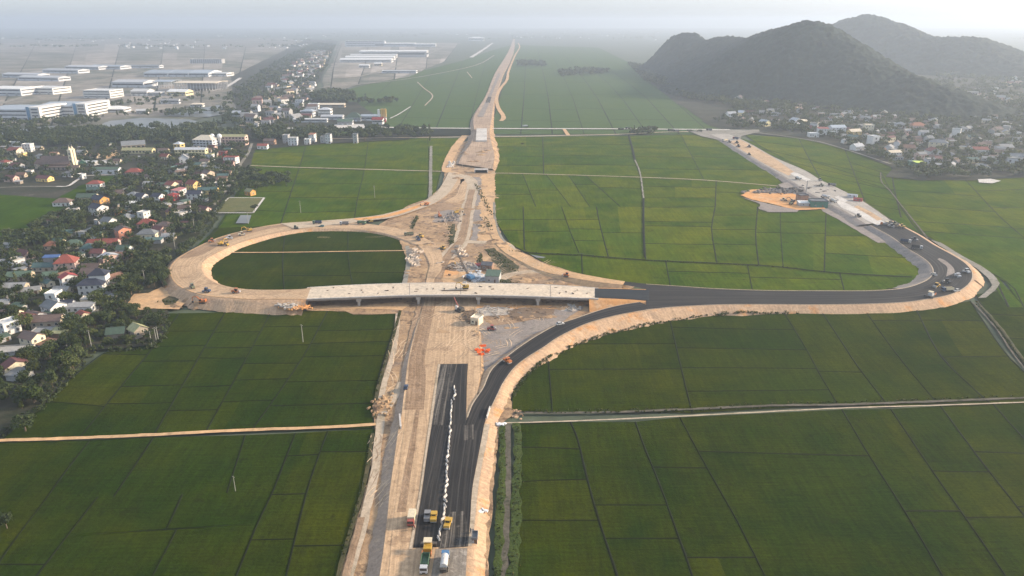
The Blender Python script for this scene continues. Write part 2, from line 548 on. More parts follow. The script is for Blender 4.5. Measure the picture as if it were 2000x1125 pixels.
def slope(name, edge, side, mat, ratio=1.6, ztoe=0.02, shoulder=0.0, rows=6, rough=0.4, drop=0.0):
    "embankment side falling from a road edge; side +1 left of travel, -1 right"
    e = edge.copy(); e[:, 2] -= 0.05 + drop
    a = [e]
    if shoulder: a.append(offset(e, side * shoulder)); a[-1][:, 2] -= 0.05
    s = a[-1]
    nz = np.array([0.75 + 0.5 * (0.5 + 0.5 * n2(p[0], p[1], 0.06, 3)) for p in s])
    nz += np.array([0.22 * n2(p[0], p[1], 0.35, 8) for p in s])
    h = np.maximum(s[:, 2] - ztoe, 0.05)
    toe = offset(s, side * ratio * h * nz)
    toe[:, 2] = ztoe
    t = np.linspace(0, 1, rows)[None, :, None]
    g = s[:, None] * (1 - t) + toe[:, None] * t
    for i in range(g.shape[0]):
        for j in range(1, rows - 1):
            g[i, j, 2] += rough * n2(g[i, j, 0], g[i, j, 1], 0.35, 9)
    if shoulder: g = np.concatenate([a[0][:, None], g], 1)
    uv = np.zeros(g.shape[:2] + (2,))
    uv[..., 0] = np.r_[0, np.cumsum(np.linalg.norm(np.diff(e, axis=0), axis=1))][:, None] * 0.8
    uv[..., 1] = np.linspace(0, 30, g.shape[1])[None]
    return grid_mesh(name, g, mat, uv)

def ragged(pts, rag, step=3.0, closed=True):
    p = [np.array(q[:2], float) for q in pts]
    if closed: p.append(p[0])
    out = []
    for a, b in zip(p[:-1], p[1:]):
        L = np.linalg.norm(b - a); k = max(1, min(60, int(L / step)))
        for i in range(k):
            c = a + (b - a) * i / k
            d = (b - a) / max(L, 1e-6)
            nn = np.array([-d[1], d[0]])
            o = rag * (n2(c[0], c[1], 0.5 / step, 1.7) + 0.7 * n2(c[0], c[1], 0.13 / step, 5.1)) if i else 0
            out.append(c + nn * o)
    if not closed: out.append(p[-1])
    return out

def sheet(name, poly, z, mat, rag=0.0, step=3.0, sm=0):
    "flat patch of ground outlined in photo pixels"
    pts = [P(x, y, z) for x, y in poly]
    if sm: pts = [tuple(q) for q in smooth(pts + [pts[0]], sm)[:-1]]
    if rag: pts = [(c[0], c[1], z) for c in ragged(pts, rag, step)]
    tr = tessellate_polygon([[Vector(p) for p in pts]])
    v = np.array(pts); q = np.array(tr)
    a, b, c = v[q[0][0]], v[q[0][1]], v[q[0][2]]
    # orient every triangle upward
    e1 = v[q[:, 1]] - v[q[:, 0]]; e2 = v[q[:, 2]] - v[q[:, 0]]
    dn = (e1[:, 0] * e2[:, 1] - e1[:, 1] * e2[:, 0]) < 0
    q[dn] = q[dn][:, ::-1]
    o = mesh_np(name, v, q, mat)
    bvh_add(v, q)
    return struct(o)

def ribbon(name, pts, w, z, mat, rag=0.15, k=4, crown=0.0, step=3.0):
    "a track, path, bank or ditch along a line drawn in photo pixels"
    c = smooth([P(p[0], p[1], z if len(p) < 3 else p[2]) for p in pts], k)
    # resample
    s = np.r_[0, np.cumsum(np.linalg.norm(np.diff(c, axis=0), axis=1))]
    n = max(2, min(400, int(s[-1] / step)))
    u = np.linspace(0, s[-1], n)
    c = np.stack([np.interp(u, s, c[:, i]) for i in range(3)], 1)
    j1 = np.array([rag * w * n2(p[0], p[1], 0.3 / step * 2, 2) for p in c])
    j2 = np.array([rag * w * n2(p[0], p[1], 0.3 / step * 2, 7) for p in c])
    L = offset(c, w / 2 + j1); Rr = offset(c, -w / 2 + j2)
    if crown:
        M = c.copy(); M[:, 2] += crown
        g = np.stack([L, M, Rr], 1)
    else:
        g = np.stack([L, Rr], 1)
    uv = np.zeros(g.shape[:2] + (2,))
    uv[..., 0] = (np.linspace(0, 1, g.shape[1])[None] - .5) * w
    uv[..., 1] = u[:, None]
    return grid_mesh(name, g, mat, uv)

def lx(line, y):
    ys = [p[1] for p in line]
    return float(np.interp(y, ys, [p[0] for p in line]))

FZ = [0.06]
FIELD_NAME = 'paddy_field'
def paddies(lines, crosses, bundw=0.8, tint=0.45, spread=0.35, sub=3, split=None, mat='paddy'):
    "a block of rice fields: polylines (top to bottom) and the cross banks between each two of them"
    z = FZ[0]; FZ[0] += 0.012
    bundw *= 0.8; spread *= 0.78
    v, q, tt = [], [], []
    bl = []
    for gi in range(len(lines) - 1):
        A, B = lines[gi], lines[gi + 1]
        cg = []
        for (ya, yb) in sorted(crosses[gi]):
            if R.random() < 0.12: continue
            j = R.uniform(-1, 1) * 0.012 * (ya - 40)
            cg.append((ya + j, yb + j))
        cr = [(A[0][1], B[0][1])] + cg + [(A[-1][1], B[-1][1])]
        for (ya0, yb0), (ya1, yb1) in zip(cr[:-1], cr[1:]):
            ns = split if split else R.choice((1, 1, 1, 2, 2))
            cuts = [0] + sorted(R.uniform(0.25, 0.75) for _ in range(ns - 1)) + [1]
            for c0, c1 in zip(cuts[:-1], cuts[1:]):
                t = tint + R.uniform(-spread, spread)
                o = len(v)
                for i in range(sub + 1):
                    f = i / sub
                    ya, yb = ya0 + (ya1 - ya0) * f, yb0 + (yb1 - yb0) * f
                    pa, pb = P(lx(A, ya), ya, z), P(lx(B, yb), yb, z)
                    for cc in (c0, c1):
                        v.append(tuple(pa[k] + (pb[k] - pa[k]) * cc for k in range(3)))
                for i in range(sub):
                    q.append((o + 2 * i + 2, o + 2 * i + 3, o + 2 * i + 1, o + 2 * i)); tt.append(t)
        for (ya, yb) in cg:
            bl.append(([(lx(A, ya), ya), ((lx(A, ya) + lx(B, yb)) / 2 + R.uniform(-1, 1), (ya + yb) / 2 + R.uniform(-.6, .6)), (lx(B, yb), yb)], bundw * R.uniform(0.6, 1.0)))
    o = struct(mesh_np(FIELD_NAME, v, q, MT[mat], {'tint': tt}))
    bvh_add(v, q)
    for L in lines: bl.append((L, bundw * R.uniform(0.6, 1.1)))
    for pts, w in bl:
        ribbon('field_bund', pts, w, z + 0.03, MT['bund'], rag=0.3, crown=0.2, step=4.0, k=3)

# ---- the plain itself
S = 16000.0
struct(mesh_np('ground', [(-S, -800, -0.4), (S, -800, -0.4), (S, S, -0.4), (-S, S, -0.4)], [(0, 1, 2, 3)], MT['plain']))
bvh_add([(-S, -800, -0.4), (S, -800, -0.4), (S, S, -0.4), (-S, S, -0.4)], [(0, 1, 2, 3)])

# ---- rice fields, near right
paddies([
    [(1016, 826), (1003, 1140)],
    [(1114, 824), (1127, 853), (1147, 935), (1168, 1010), (1192, 1082), (1210, 1140)],
    [(1241, 824), (1263, 884), (1291, 952), (1322, 1038), (1358, 1140)],
    [(1328, 815), (1368, 890), (1397, 942), (1438, 1014), (1502, 1140)],
    [(1645, 800), (1698, 890), (1770, 1003), (1850, 1140)],
    [(1740, 799), (1822, 921), (1880, 1003), (1975, 1140)],
    [(1837, 793), (1914, 897), (1996, 1001), (2105, 1140)],
    [(1938, 787), (2000, 856), (2150, 1005), (2280, 1140)],
    [(2090, 779), (2250, 900), (2560, 1140)]],
    [[(880, 884), (950, 945), (1019, 1019), (1099, 1089)], [(983, 983), (1050, 1050)], [(912, 914), (1090, 1090)], [(890, 899), (1008, 1003)], [(1003, 1003)], [(925, 927), (1002, 1001)], [(880, 884), (1001, 1000)], [(900, 900)]],
    bundw=0.9, tint=0.42)
# mid right, below the embankment
paddies([
    [(1000, 640), (1000, 802)],
    [(1066, 640), (1072, 715), (1079, 804)],
    [(1305, 610), (1330, 717), (1352, 806)],
    [(1530, 608), (1575, 682), (1598, 725), (1637, 791)],
    [(1607, 612), (1640, 662), (1675, 715), (1737, 795)],
    [(1693, 611), (1750, 690), (1805, 757), (1832, 788)],
    [(1790, 605), (1835, 692), (1900, 757), (1934, 788)],
    [(1895, 588), (1960, 685), (2010, 735), (2070, 790)]],
    [[(715, 714)], [(672, 671), (714, 713)], [(643, 648), (672, 676), (713, 715), (760, 757)], [(720, 722)], [], [(632, 633)], [(630, 632), (690, 688)]],
    bundw=0.9, tint=0.5)
paddies([[(1905, 575), (1975, 685), (2090, 800)], [(2010, 560), (2100, 680), (2230, 800)], [(2120, 555), (2250, 690), (2400, 800)]],
    [[(612, 618), (660, 670)], [(640, 640)]], bundw=1.0, tint=0.35)
# upper right, between the cross road and the viaduct
paddies([
    [(955, 267), (960, 338)],
    [(1060, 267), (1062, 340)],
    [(1227, 265), (1251, 345)],
    [(1330, 263), (1375, 351)],
    [(1400, 264), (1450, 295), (1515, 345), (1530, 362)]],
    [[(285, 286), (304, 305), (320, 321)], [(280, 281), (291, 292), (305, 307), (323, 325)], [(290, 291), (304, 306), (327, 330)], [(286, 290), (307, 312), (330, 333)]],
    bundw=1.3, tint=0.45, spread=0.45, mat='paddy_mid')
paddies([
    [(960, 338), (965, 404)],
    [(1020, 338), (1047, 404)],
    [(1067, 341), (1115, 404)],
    [(1110, 341), (1152, 404)],
    [(1142, 341), (1212, 404)],
    [(1251, 345), (1258, 404)],
    [(1399, 352), (1397, 404)],
    [(1530, 362), (1600, 404)]],
    [[(360, 360), (380, 379)], [(375, 375)], [(374, 374)], [(360, 360)], [(365, 367)], [(366, 368), (390, 390)], [(375, 378)]],
    bundw=1.2, tint=0.5, spread=0.4, mat='paddy_mid')
paddies([
    [(960, 404), (968, 430), (1000, 482)],
    [(1022, 404), (1024, 480), (1027, 489)],
    [(1097, 404), (1113, 450), (1131, 494)],
    [(1165, 404), (1172, 440), (1188, 501)],
    [(1257, 404), (1258, 447), (1261, 506)],
    [(1397, 404), (1390, 447), (1400, 513)],
    [(1480, 404), (1476, 460), (1482, 518)],
    [(1524, 404), (1525, 456), (1530, 524)],
    [(1614, 404), (1612, 456), (1610, 532)],
    [(1665, 404), (1765, 478), (1805, 540)]],
    [[(428, 428), (450, 450)], [(428, 427), (450, 448), (468, 468)], [(428, 427), (449, 450), (470, 471)], [(430, 428), (455, 455)], [(406, 405), (428, 430), (446, 448), (478, 480)], [(424, 424), (449, 449), (480, 482)], [(456, 456)], [(430, 430), (456, 457)], [(456, 457), (490, 500)]],
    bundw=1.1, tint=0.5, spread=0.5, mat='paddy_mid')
paddies([
    [(985, 470), (1040, 500), (1075, 520), (1110, 540)],
    [(1136, 496), (1138, 545)],
    [(1300, 508), (1310, 562)],
    [(1460, 517), (1470, 570)],
    [(1640, 532), (1650, 572)],
    [(1812, 538), (1815, 572)]],
    [[], [], [(534, 538)], [(540, 545)], [(555, 556)]], bundw=1.0, tint=0.45, spread=0.3, mat='paddy_mid')
# right of the paved ramp
paddies([
    [(1428, 266), (1560, 330), (1735, 425), (1840, 480), (1935, 540), (1970, 600)],
    [(1720, 335), (1745, 380), (1812, 470), (1960, 545), (2000, 600)],
    [(1880, 345), (1960, 430), (2070, 520), (2140, 600)],
    [(2010, 335), (2120, 430), (2260, 520), (2400, 600)]],
    [[(290, 350), (312, 362), (335, 374), (365, 390), (400, 415)], [(371, 384), (398, 412), (428, 440), (455, 470), (505, 515), (555, 560)], [(375, 370), (405, 400), (445, 440), (490, 480)]],
    bundw=1.4, tint=0.42, spread=0.35, mat='paddy_mid')
paddies([[(1455, 263), (1485, 285), (1530, 308)], [(1560, 270), (1575, 300), (1600, 345)], [(1650, 291), (1665, 330), (1690, 395)], [(1742, 323), (1745, 360), (1760, 425)]],
    [[(278, 290)], [(290, 308), (312, 340)], [(318, 345), (350, 375)]], bundw=1.4, tint=0.5, spread=0.35, mat='paddy_mid')
# near left
paddies([
    [(-30, 866), (-90, 985)], [(176, 860), (132, 915), (90, 974)], [(300, 854), (222, 970)], [(479, 850), (443, 963)], [(577, 846), (534, 957)]],
    [[(905, 905)], [], [], []], bundw=0.8, tint=0.42)
paddies([[(-90, 985), (-160, 1050)], [(90, 974), (30, 1052)], [(190, 971), (132, 1046)], [(356, 966), (325, 1033)], [(534, 957), (503, 1022)]],
    [[], [], [], []], bundw=0.8, tint=0.36)
paddies([[(-160, 1050), (-260, 1140)], [(30, 1052), (-30, 1140)], [(132, 1046), (60, 1140)], [(345, 1034), (290, 1140)], [(503, 1022), (455, 1140)]],
    [[(1099, 1100)], [(1099, 1099)], [(1098, 1100)], []], bundw=0.8, tint=0.33)
paddies([[(577, 846), (534, 957), (503, 1022), (455, 1140)], [(640, 842), (600, 957), (555, 1140)], [(735, 838), (715, 950), (690, 1040), (660, 1140)]],
    [[(892, 889), (955, 953), (1062, 1060)], [(889, 888), (953, 952), (1060, 1058)]], bundw=0.8, tint=0.42)
# mid left, south of the viaduct
paddies([
    [(330, 612), (180, 705), (0, 862)],
    [(350, 612), (305, 672), (236, 755), (158, 852)],
    [(440, 610), (387, 700), (300, 850)],
    [(530, 608), (470, 720), (400, 846)],
    [(640, 608), (590, 700), (492, 840)],
    [(785, 600), (765, 655), (740, 735), (728, 836)]],
    [[(690, 692), (735, 730), (790, 800)], [(645, 644), (678, 676), (707, 706), (756, 752), (797, 795)], [(643, 642), (675, 674), (706, 706), (752, 748), (795, 793)], [(642, 641), (674, 672), (706, 705), (748, 745), (793, 790)], [(641, 637), (672, 668), (705, 702), (745, 742), (790, 784)]],
    bundw=0.8, tint=0.5, spread=0.4)
# upper left, behind the loop
paddies([
    [(470, 280), (488, 323), (430, 440), (340, 520)],
    [(600, 276), (585, 326), (567, 380), (545, 448)],
    [(720, 270), (712, 330), (700, 380), (690, 440)],
    [(835, 270), (840, 334), (835, 384), (822, 405)],
    [(900, 270), (862, 334), (850, 384), (835, 400)]],
    [[(300, 300), (322, 326), (372, 372), (405, 410)], [(302, 302), (326, 330), (357, 357), (387, 387), (415, 412)], [(303, 305), (330, 334), (357, 358), (387, 386)], [(300, 302), (334, 334)]],
    bundw=1.1, tint=0.45, spread=0.35, mat='paddy_mid')
# inside the loop
paddies([[(420, 445), (385, 500), (400, 570)], [(560, 440), (552, 500), (555, 570)], [(680, 440), (680, 500), (690, 566)], [(795, 455), (796, 500), (786, 562)]],
    [[(490, 490), (533, 533)]] * 3, bundw=0.8, tint=0.36, spread=0.18, split=1)
# far fields left and right of the distant highway
paddies([[(690, 172), (560, 215), (470, 262)], [(775, 150), (720, 200), (660, 262)], [(850, 132), (815, 190), (775, 255)], [(905, 118), (880, 180), (850, 255)], [(955, 100), (935, 170), (915, 255)], [(998, 88), (970, 160), (940, 262)]],
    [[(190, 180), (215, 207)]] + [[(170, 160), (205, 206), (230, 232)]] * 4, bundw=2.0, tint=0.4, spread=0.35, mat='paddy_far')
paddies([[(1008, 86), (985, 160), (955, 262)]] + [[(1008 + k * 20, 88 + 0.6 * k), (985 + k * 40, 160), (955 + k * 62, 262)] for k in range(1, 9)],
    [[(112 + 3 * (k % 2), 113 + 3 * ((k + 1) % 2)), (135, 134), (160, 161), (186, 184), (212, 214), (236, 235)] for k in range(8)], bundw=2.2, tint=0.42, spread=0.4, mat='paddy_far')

# ---- settlements and levelled ground
sheet('village_ground', [(-260, 260), (330, 262), (480, 262), (700, 262), (800, 262), (800, 272), (640, 280), (500, 292), (485, 330), (455, 365), (420, 420), (390, 455), (345, 495), (325, 530), (325, 560), (330, 612), (322, 650), (300, 672), (240, 680), (180, 684), (140, 730), (80, 800), (0, 850), (-420, 900)], 0.95, MT['village'], rag=2.0, step=6)
def plots(name, *a, **k):
    global FIELD_NAME
    FIELD_NAME = name; paddies(*a, **k); FIELD_NAME = 'paddy_field'
sheet('industrial_ground', [(-900, 262), (300, 252), (560, 190), (610, 160), (660, 90), (560, 75), (-900, 78)], 0.5, MT['industrial'], rag=6, step=40)
sheet('industrial_ground', [(640, 182), (700, 166), (800, 150), (840, 130), (870, 100), (900, 84), (665, 80), (650, 120), (628, 160)], 0.62, MT['industrial'], rag=6, step=40)
FZ[0] = 0.70
plots('levelled_plot', [[(-240, 84), (-700, 258)], [(-40, 84), (-240, 258)], [(70, 84), (-20, 256)], [(150, 85), (100, 245)], [(235, 86), (200, 228)], [(320, 88), (300, 218)], [(400, 90), (392, 206)], [(480, 92), (455, 200)], [(560, 94), (520, 180)]],
    [[(100 + 4 * (k % 2), 101 + 4 * ((k + 1) % 2)), (118, 117), (136 + 3 * (k % 3), 133), (152, 149), (168, 163), (186, 180)] + ([(204, 198), (224, 216)] if k < 4 else []) for k in range(8)], bundw=4, tint=0.45, spread=0.36, mat='plots')
plots('levelled_plot', [[(668, 84), (655, 118), (645, 180)], [(720, 84), (715, 118), (700, 164)], [(780, 84), (775, 118), (770, 155)], [(840, 84), (835, 110), (832, 134)], [(895, 85), (880, 105), (868, 120)]],
    [[(98, 98), (112, 111), (134, 132), (152, 150)], [(98, 98), (112, 111), (130, 130), (146, 143)], [(96, 96), (108, 108), (124, 122), (138, 134)], [(94, 94), (104, 102), (116, 112)]], bundw=5, tint=0.5, spread=0.5, mat='plots')
FZ[0] = 0.30
sheet('village_ground', [(470, 262), (600, 262), (760, 248), (700, 200), (610, 190), (660, 80), (600, 76), (450, 150)], 0.8, MT['village'], rag=4, step=20)
sheet('village_ground', [(1760, 215), (1790, 140), (1990, 120), (2400, 118), (2400, 215)], 0.78, MT['village'], rag=4, step=20)
sheet('village_ground', [(1390, 246), (1430, 258), (1560, 268), (1640, 286), (1745, 328), (1730, 345), (1800, 352), (1900, 352), (2150, 340), (2300, 200), (1900, 200), (1560, 205), (1440, 190), (1300, 150), (1280, 135), (1250, 145), (1320, 200)], 0.8, MT['village'], rag=4, step=20)
sheet('paddy_field', [(-330, 360), (0, 380), (110, 388), (190, 345), (240, 342), (232, 352), (200, 365), (150, 400), (60, 450), (0, 475), (-330, 560)], 1.1, MT['paddy_mid'], rag=1.5)
sheet('straw_field', [(417, 414), (446, 387), (514, 387), (494, 414)], 1.1, MT['straw'])
for a, b in (((415, 416), (446, 386)), ((446, 386), (516, 386)), ((516, 386), (494, 416)), ((415, 415.5), (497, 415.5))):
    ribbon('field_path', [a, b], 1.8, 1.2, MT['slab'], rag=0.1)
sheet('meadow', [(690, 268), (690, 256), (760, 250), (925, 253), (925, 264)], 0.9, MT['bund'], rag=1)
sheet('meadow', [(380, 262), (370, 252), (470, 250), (480, 262)], 1.0, MT['bund'], rag=1)

# water
sheet('pond', [(460, 436), (470, 420), (491, 420), (486, 436)], 1.15, MT['water'])
sheet('pond', [(190, 246), (215, 236), (280, 230), (370, 233), (395, 240), (340, 250), (240, 252)], 1.05, MT['water'], rag=2)
sheet('pond', [(325, 226), (350, 216), (425, 217), (440, 222), (410, 228), (360, 228)], 1.05, MT['water'], rag=2)
sheet('pond', [(375, 214), (430, 205), (440, 212), (425, 216)], 1.05, MT['water'], rag=2)
sheet('river', [(-60, 262), (0, 257), (60, 250), (115, 245), (118, 249), (60, 255), (0, 263), (-60, 270)], 1.05, MT['water'], rag=1)
sheet('pond', [(1910, 350), (1935, 349), (1955, 353), (1938, 358), (1912, 356)], 1.0, MT['slab'])
sheet('pond', [(1036, 497), (1066, 502), (1061, 504), (1048, 503)], 0.5, MT['water'])
sheet('pond', [(1982, 245), (2100, 230), (2100, 246), (1985, 250)], 1.0, MT['water'])

# ---- construction ground
sheet('building_site', [(660, 1140), (683, 1060), (705, 990), (722, 900), (733, 850), (728, 800), (745, 745), (765, 680), (778, 612), (690, 614), (675, 608), (600, 606), (580, 590), (600, 572), (1165, 572), (1280, 592), (1000, 720), (985, 760), (1000, 785), (1000, 812), (975, 834), (968, 890), (962, 960), (958, 1060), (952, 1140)], 0.42, MT['site'], rag=1.2, step=4)
sheet('building_site', [(784, 580), (795, 520), (792, 470), (740, 455), (690, 448), (740, 440), (800, 400), (832, 390), (860, 374), (866, 350), (872, 322), (888, 283), (915, 274), (960, 274), (974, 290), (967, 335), (967, 390), (968, 430), (978, 460), (1000, 482), (1025, 495), (1062, 513), (1112, 529), (1175, 544), (1225, 553), (1240, 560), (1165, 585)], 0.48, MT['site'], rag=1.2, step=4)
Z = 0.56
sheet('bare_soil', [(850, 590), (885, 588), (1000, 594), (1000, 600), (905, 612), (912, 640), (914, 690), (914, 712), (826, 712), (838, 650)], Z, MT['sand'], rag=1.5)
sheet('bare_soil', [(875, 505), (960, 500), (930, 530), (930, 560), (850, 575), (862, 545)], Z, MT['sand'], rag=1.2)
sheet('bare_soil', [(868, 528), (925, 514), (932, 520), (900, 534), (866, 542)], Z + .05, MT['orange'], rag=1.0)
sheet('bare_soil', [(945, 340), (966, 340), (966, 430), (985, 475), (960, 470), (935, 470), (922, 440), (928, 400), (925, 350)], Z, MT['sand'], rag=2.0)
sheet('bare_soil', [(780, 470), (795, 463), (815, 478), (838, 505), (835, 560), (795, 562), (800, 520)], Z, MT['site'], rag=1.0)
sheet('bare_soil', [(905, 610), (1000, 600), (1110, 596), (1140, 600), (1100, 628), (1040, 655), (990, 690), (930, 712), (918, 690), (915, 640)], Z, MT['gravel'], rag=1.2)
sheet('bare_soil', [(955, 610), (1060, 606), (1080, 615), (1000, 632), (960, 636), (940, 622)], Z + .05, MT['mud'], rag=1.4)
sheet('bare_soil', [(930, 712), (990, 692), (985, 705), (955, 740), (930, 775), (914, 815), (914, 730)], Z + .06, MT['gravel'], rag=.6)
sheet('weed_patch', [(945, 487), (965, 484), (1015, 520), (1010, 535), (985, 540), (960, 505)], Z, MT['weeds'], rag=1.2)
sheet('weed_patch', [(930, 510), (940, 490), (946, 515), (936, 522)], Z + .03, MT['weeds'], rag=1)
sheet('weed_patch', [(970, 545), (1010, 545), (1030, 555), (975, 556)], Z + .04, MT['weeds'], rag=1)
sheet('bare_soil', [(832, 425), (880, 400), (900, 405), (895, 440), (885, 480), (850, 470), (810, 455), (800, 440)], Z, MT['site'], rag=4)
sheet('bare_soil', [(846, 424), (862, 412), (884, 410), (890, 424), (872, 436), (850, 434)], Z + .03, MT['gravel'], rag=4)
sheet('bare_soil', [(838, 400), (880, 396), (900, 402), (880, 408), (846, 414)], Z + .04, MT['mud'], rag=3)
sheet('bare_soil', [(923, 345), (940, 345), (936, 400), (940, 440), (932, 470), (921, 470), (926, 400)], Z + .05, MT['gravel'], rag=2.5)
sheet('bare_soil', [(905, 500), (925, 496), (932, 508), (918, 516), (905, 512)], Z + .06, MT['mud'], rag=2.5)
sheet('bare_soil', [(1000, 542), (1060, 546), (1120, 552), (1100, 558), (1010, 556)], Z + .06, MT['mud'], rag=2)
sheet('bare_soil', [(600, 590), (680, 586), (760, 584), (790, 590), (700, 597), (610, 599)], Z + .02, MT['mud'], rag=2)
sheet('bare_soil', [(855, 640), (880, 650), (878, 680), (858, 690), (850, 665)], Z + .5, MT['site'], rag=2)
sheet('weed_patch', [(800, 446), (812, 422), (818, 422), (808, 448)], Z + .06, MT['weeds'], rag=.8)
sheet('ditch', [(882, 435), (890, 430), (888, 480), (878, 478)], Z + .05, MT['weeds'], rag=.6)
sheet('bare_soil', [(600, 590), (700, 590), (780, 588), (800, 596), (785, 606), (700, 602), (610, 604)], Z, MT['sand'], rag=1.0)
sheet('yard_ground', [(245, 598), (262, 574), (290, 572), (315, 560), (340, 570), (372, 585), (350, 604), (300, 602), (270, 606)], 1.05, MT['sand'], rag=1.5)
sheet('weed_patch', [(316, 585), (330, 578), (352, 582), (345, 594), (322, 596)], 1.1, MT['weeds'], rag=1)
# haul roads on the site
def haul(pts, w, mat, z, name='haul_road'): return ribbon(name, pts, w, z, mat, rag=0.10, step=4, k=5)
haul([(845, 548), (840, 585), (824, 642), (812, 705), (806, 745)], 12, MT['mud'], Z + .12)
haul([(870, 505), (880, 492), (897, 478), (906, 450), (915, 405), (923, 365), (915, 348), (880, 338)], 11, MT['track'], Z + .10)
haul([(847, 548), (858, 532), (870, 508), (885, 487), (900, 470), (908, 440), (914, 405), (922, 370)], 6, MT['mud'], Z + .14)
haul([(842, 392), (872, 365), (886, 350), (888, 338), (872, 332), (880, 305), (895, 280), (912, 262)], 10, MT['sand'], Z + .08)
haul([(836, 398), (878, 368), (902, 345), (912, 350), (905, 380), (880, 395)], 13, MT['base'], Z + .09)
haul([(1005, 500), (985, 475), (930, 473), (905, 470)], 7, MT['track'], Z + .11)
haul([(905, 600), (960, 600), (1040, 600), (1105, 598), (1150, 590)], 5, MT['orange'], Z + .12)
haul([(1160, 552), (1100, 540), (1050, 530), (1000, 535), (980, 545)], 6, MT['track'], Z + .1)
haul([(900, 560), (905, 520)], 5, MT['sand'], Z + .13)
ribbon('service_track', [(745, 812), (737, 870), (735, 904), (726, 950), (716, 995), (705, 1040), (680, 1125), (672, 1150)], 3.0, Z + .1, MT['track'], step=4)
ribbon('service_track', [(790, 735), (770, 775), (745, 812)], 3.2, Z + .1, MT['track'], step=4)
ribbon('service_track', [(706, 1010), (690, 1070), (672, 1140)], 2.2, Z + .14, MT['mud'], step=4)
ribbon('service_track', [(778, 612), (770, 680), (752, 745), (738, 800)], 2.6, Z + .05, MT['track'], step=4)

# ---- the same ground carried on under the camera
sheet('building_site', [(652, 1136), (956, 1136), (950, 1900), (470, 1900)], 0.36, MT['site'], rag=1.0, step=4)
paddies([[(-700, 1136), (-1000, 1900)], [(-150, 1136), (-420, 1900)], [(100, 1136), (-220, 1900)], [(300, 1136), (60, 1900)], [(458, 1136), (270, 1900)], [(662, 1136), (490, 1900)]],
    [[(1300, 1300)], [(1250, 1250), (1500, 1500)], [(1400, 1400)], [(1320, 1320)], [(1200, 1200), (1450, 1450)]], bundw=.8, tint=.4)
paddies([[(1002, 1136), (985, 1900)], [(1208, 1136), (1420, 1900)], [(1356, 1136), (1700, 1900)], [(1500, 1136), (2050, 1900)], [(1848, 1136), (2700, 1900)], [(2280, 1136), (3400, 1900)], [(3000, 1136), (4400, 1900)]],
    [[(1200, 1200), (1350, 1350)], [(1300, 1300)], [(1250, 1250)], [(1400, 1400)], [(1220, 1220)], [(1300, 1300)]], bundw=.8, tint=.4)

# ---- the highway under construction
plat = [(610, 1900, 880, 1900, 2.2), (738, 1145, 909, 1145, 2.2), (756, 1014, 919, 1014, 2.2), (761, 962, 922, 950, 2.2), (769, 904, 930, 905, 2.1), (778, 839, 942, 828, 2.0), (785, 805, 930, 790, 1.9), (797, 705, 940, 712, 1.5), (812, 642, 935, 642, 1.0), (827, 595, 930, 595, .8), (835, 565, 925, 565, .75)]
_, PL, PR = strip('roadbed', plat, MT['base'])
slope('embankment', PL, 1, MT['slope_grey'], ratio=2.3, ztoe=0.45)
slope('embankment', PR[24:], -1, MT['site'], ratio=1.5, ztoe=0.45)
def platz(y): return float(np.interp(y, [565, 595, 642, 712, 800, 830, 905, 960, 1145], [.75, .8, 1.0, 1.5, 1.9, 2.0, 2.1, 2.2, 2.2]))
def pstrip(name, rows, mat, dz, **k): return strip(name, [(a, b, c, d, platz((b + d) / 2)) for a, b, c, d in rows], mat, dz, **k)
_, AL, AR = pstrip('asphalt_road', [(807, 1070, 914, 1066), (815, 1015, 918, 1014), (824, 962, 922, 955), (830, 918, 931, 905), (836, 877, 938, 868), (843, 834, 946, 824)], MT['asphalt'], .09)
pstrip('asphalt_road', [(842, 842, 910, 838), (847, 802, 911, 802), (855, 742, 912, 742), (860, 711, 914, 710)], MT['asphalt'], .075)
pstrip('dusty_surface', [(858, 1071, 914, 1067), (864, 1045, 915, 1042), (870, 1020, 912, 1018), (880, 1000, 905, 998)], MT['dusty'], .14)
pstrip('stone_base', [(839, 1145, 909, 1145), (846, 1100, 911, 1100), (851, 1072, 913, 1070)], MT['stonebase'], .06)
pstrip('kerb_gutter', [(799, 1072, 805, 1072), (819, 962, 823, 962), (831, 877, 835, 877), (839, 822, 844, 822), (851, 742, 855, 742), (856, 711, 860, 711)], MT['track'], .13, cols=2)
pstrip('shoulder', [(914.6, 1066, 922, 1066), (918.6, 1014, 928, 1014), (922.6, 955, 934, 955), (931.6, 905, 942, 905), (938.6, 868, 950, 868), (946, 828, 957, 828)], MT['track'], .085, cols=3)
pstrip('haul_road', [(757, 1145, 800, 1145), (770, 1000, 806, 1000), (781, 900, 818, 900), (790, 835, 826, 835), (795, 790, 830, 790), (801, 740, 832, 740)], MT['base'], .05)
pstrip('haul_road', [(775, 1000, 792, 1000), (788, 930, 802, 930), (797, 880, 810, 880), (806, 835, 815, 835), (812, 800, 820, 800)], MT['mud'], .08, cols=3)
pstrip('haul_road', [(790, 800, 828, 800), (797, 740, 832, 740), (800, 700, 830, 700), (812, 655, 838, 655), (826, 597, 850, 597)], MT['mud'], .07)
sh = smooth([P(a, b, platz(b) + .04) for a, b in ((879, 1900), (908, 1145), (914, 1066), (918, 1014), (922, 955), (931, 905), (938, 868), (945.5, 827))], 6)
slope('embankment', sh, -1, MT['slope'], ratio=2.2, ztoe=0.1, shoulder=1.9)

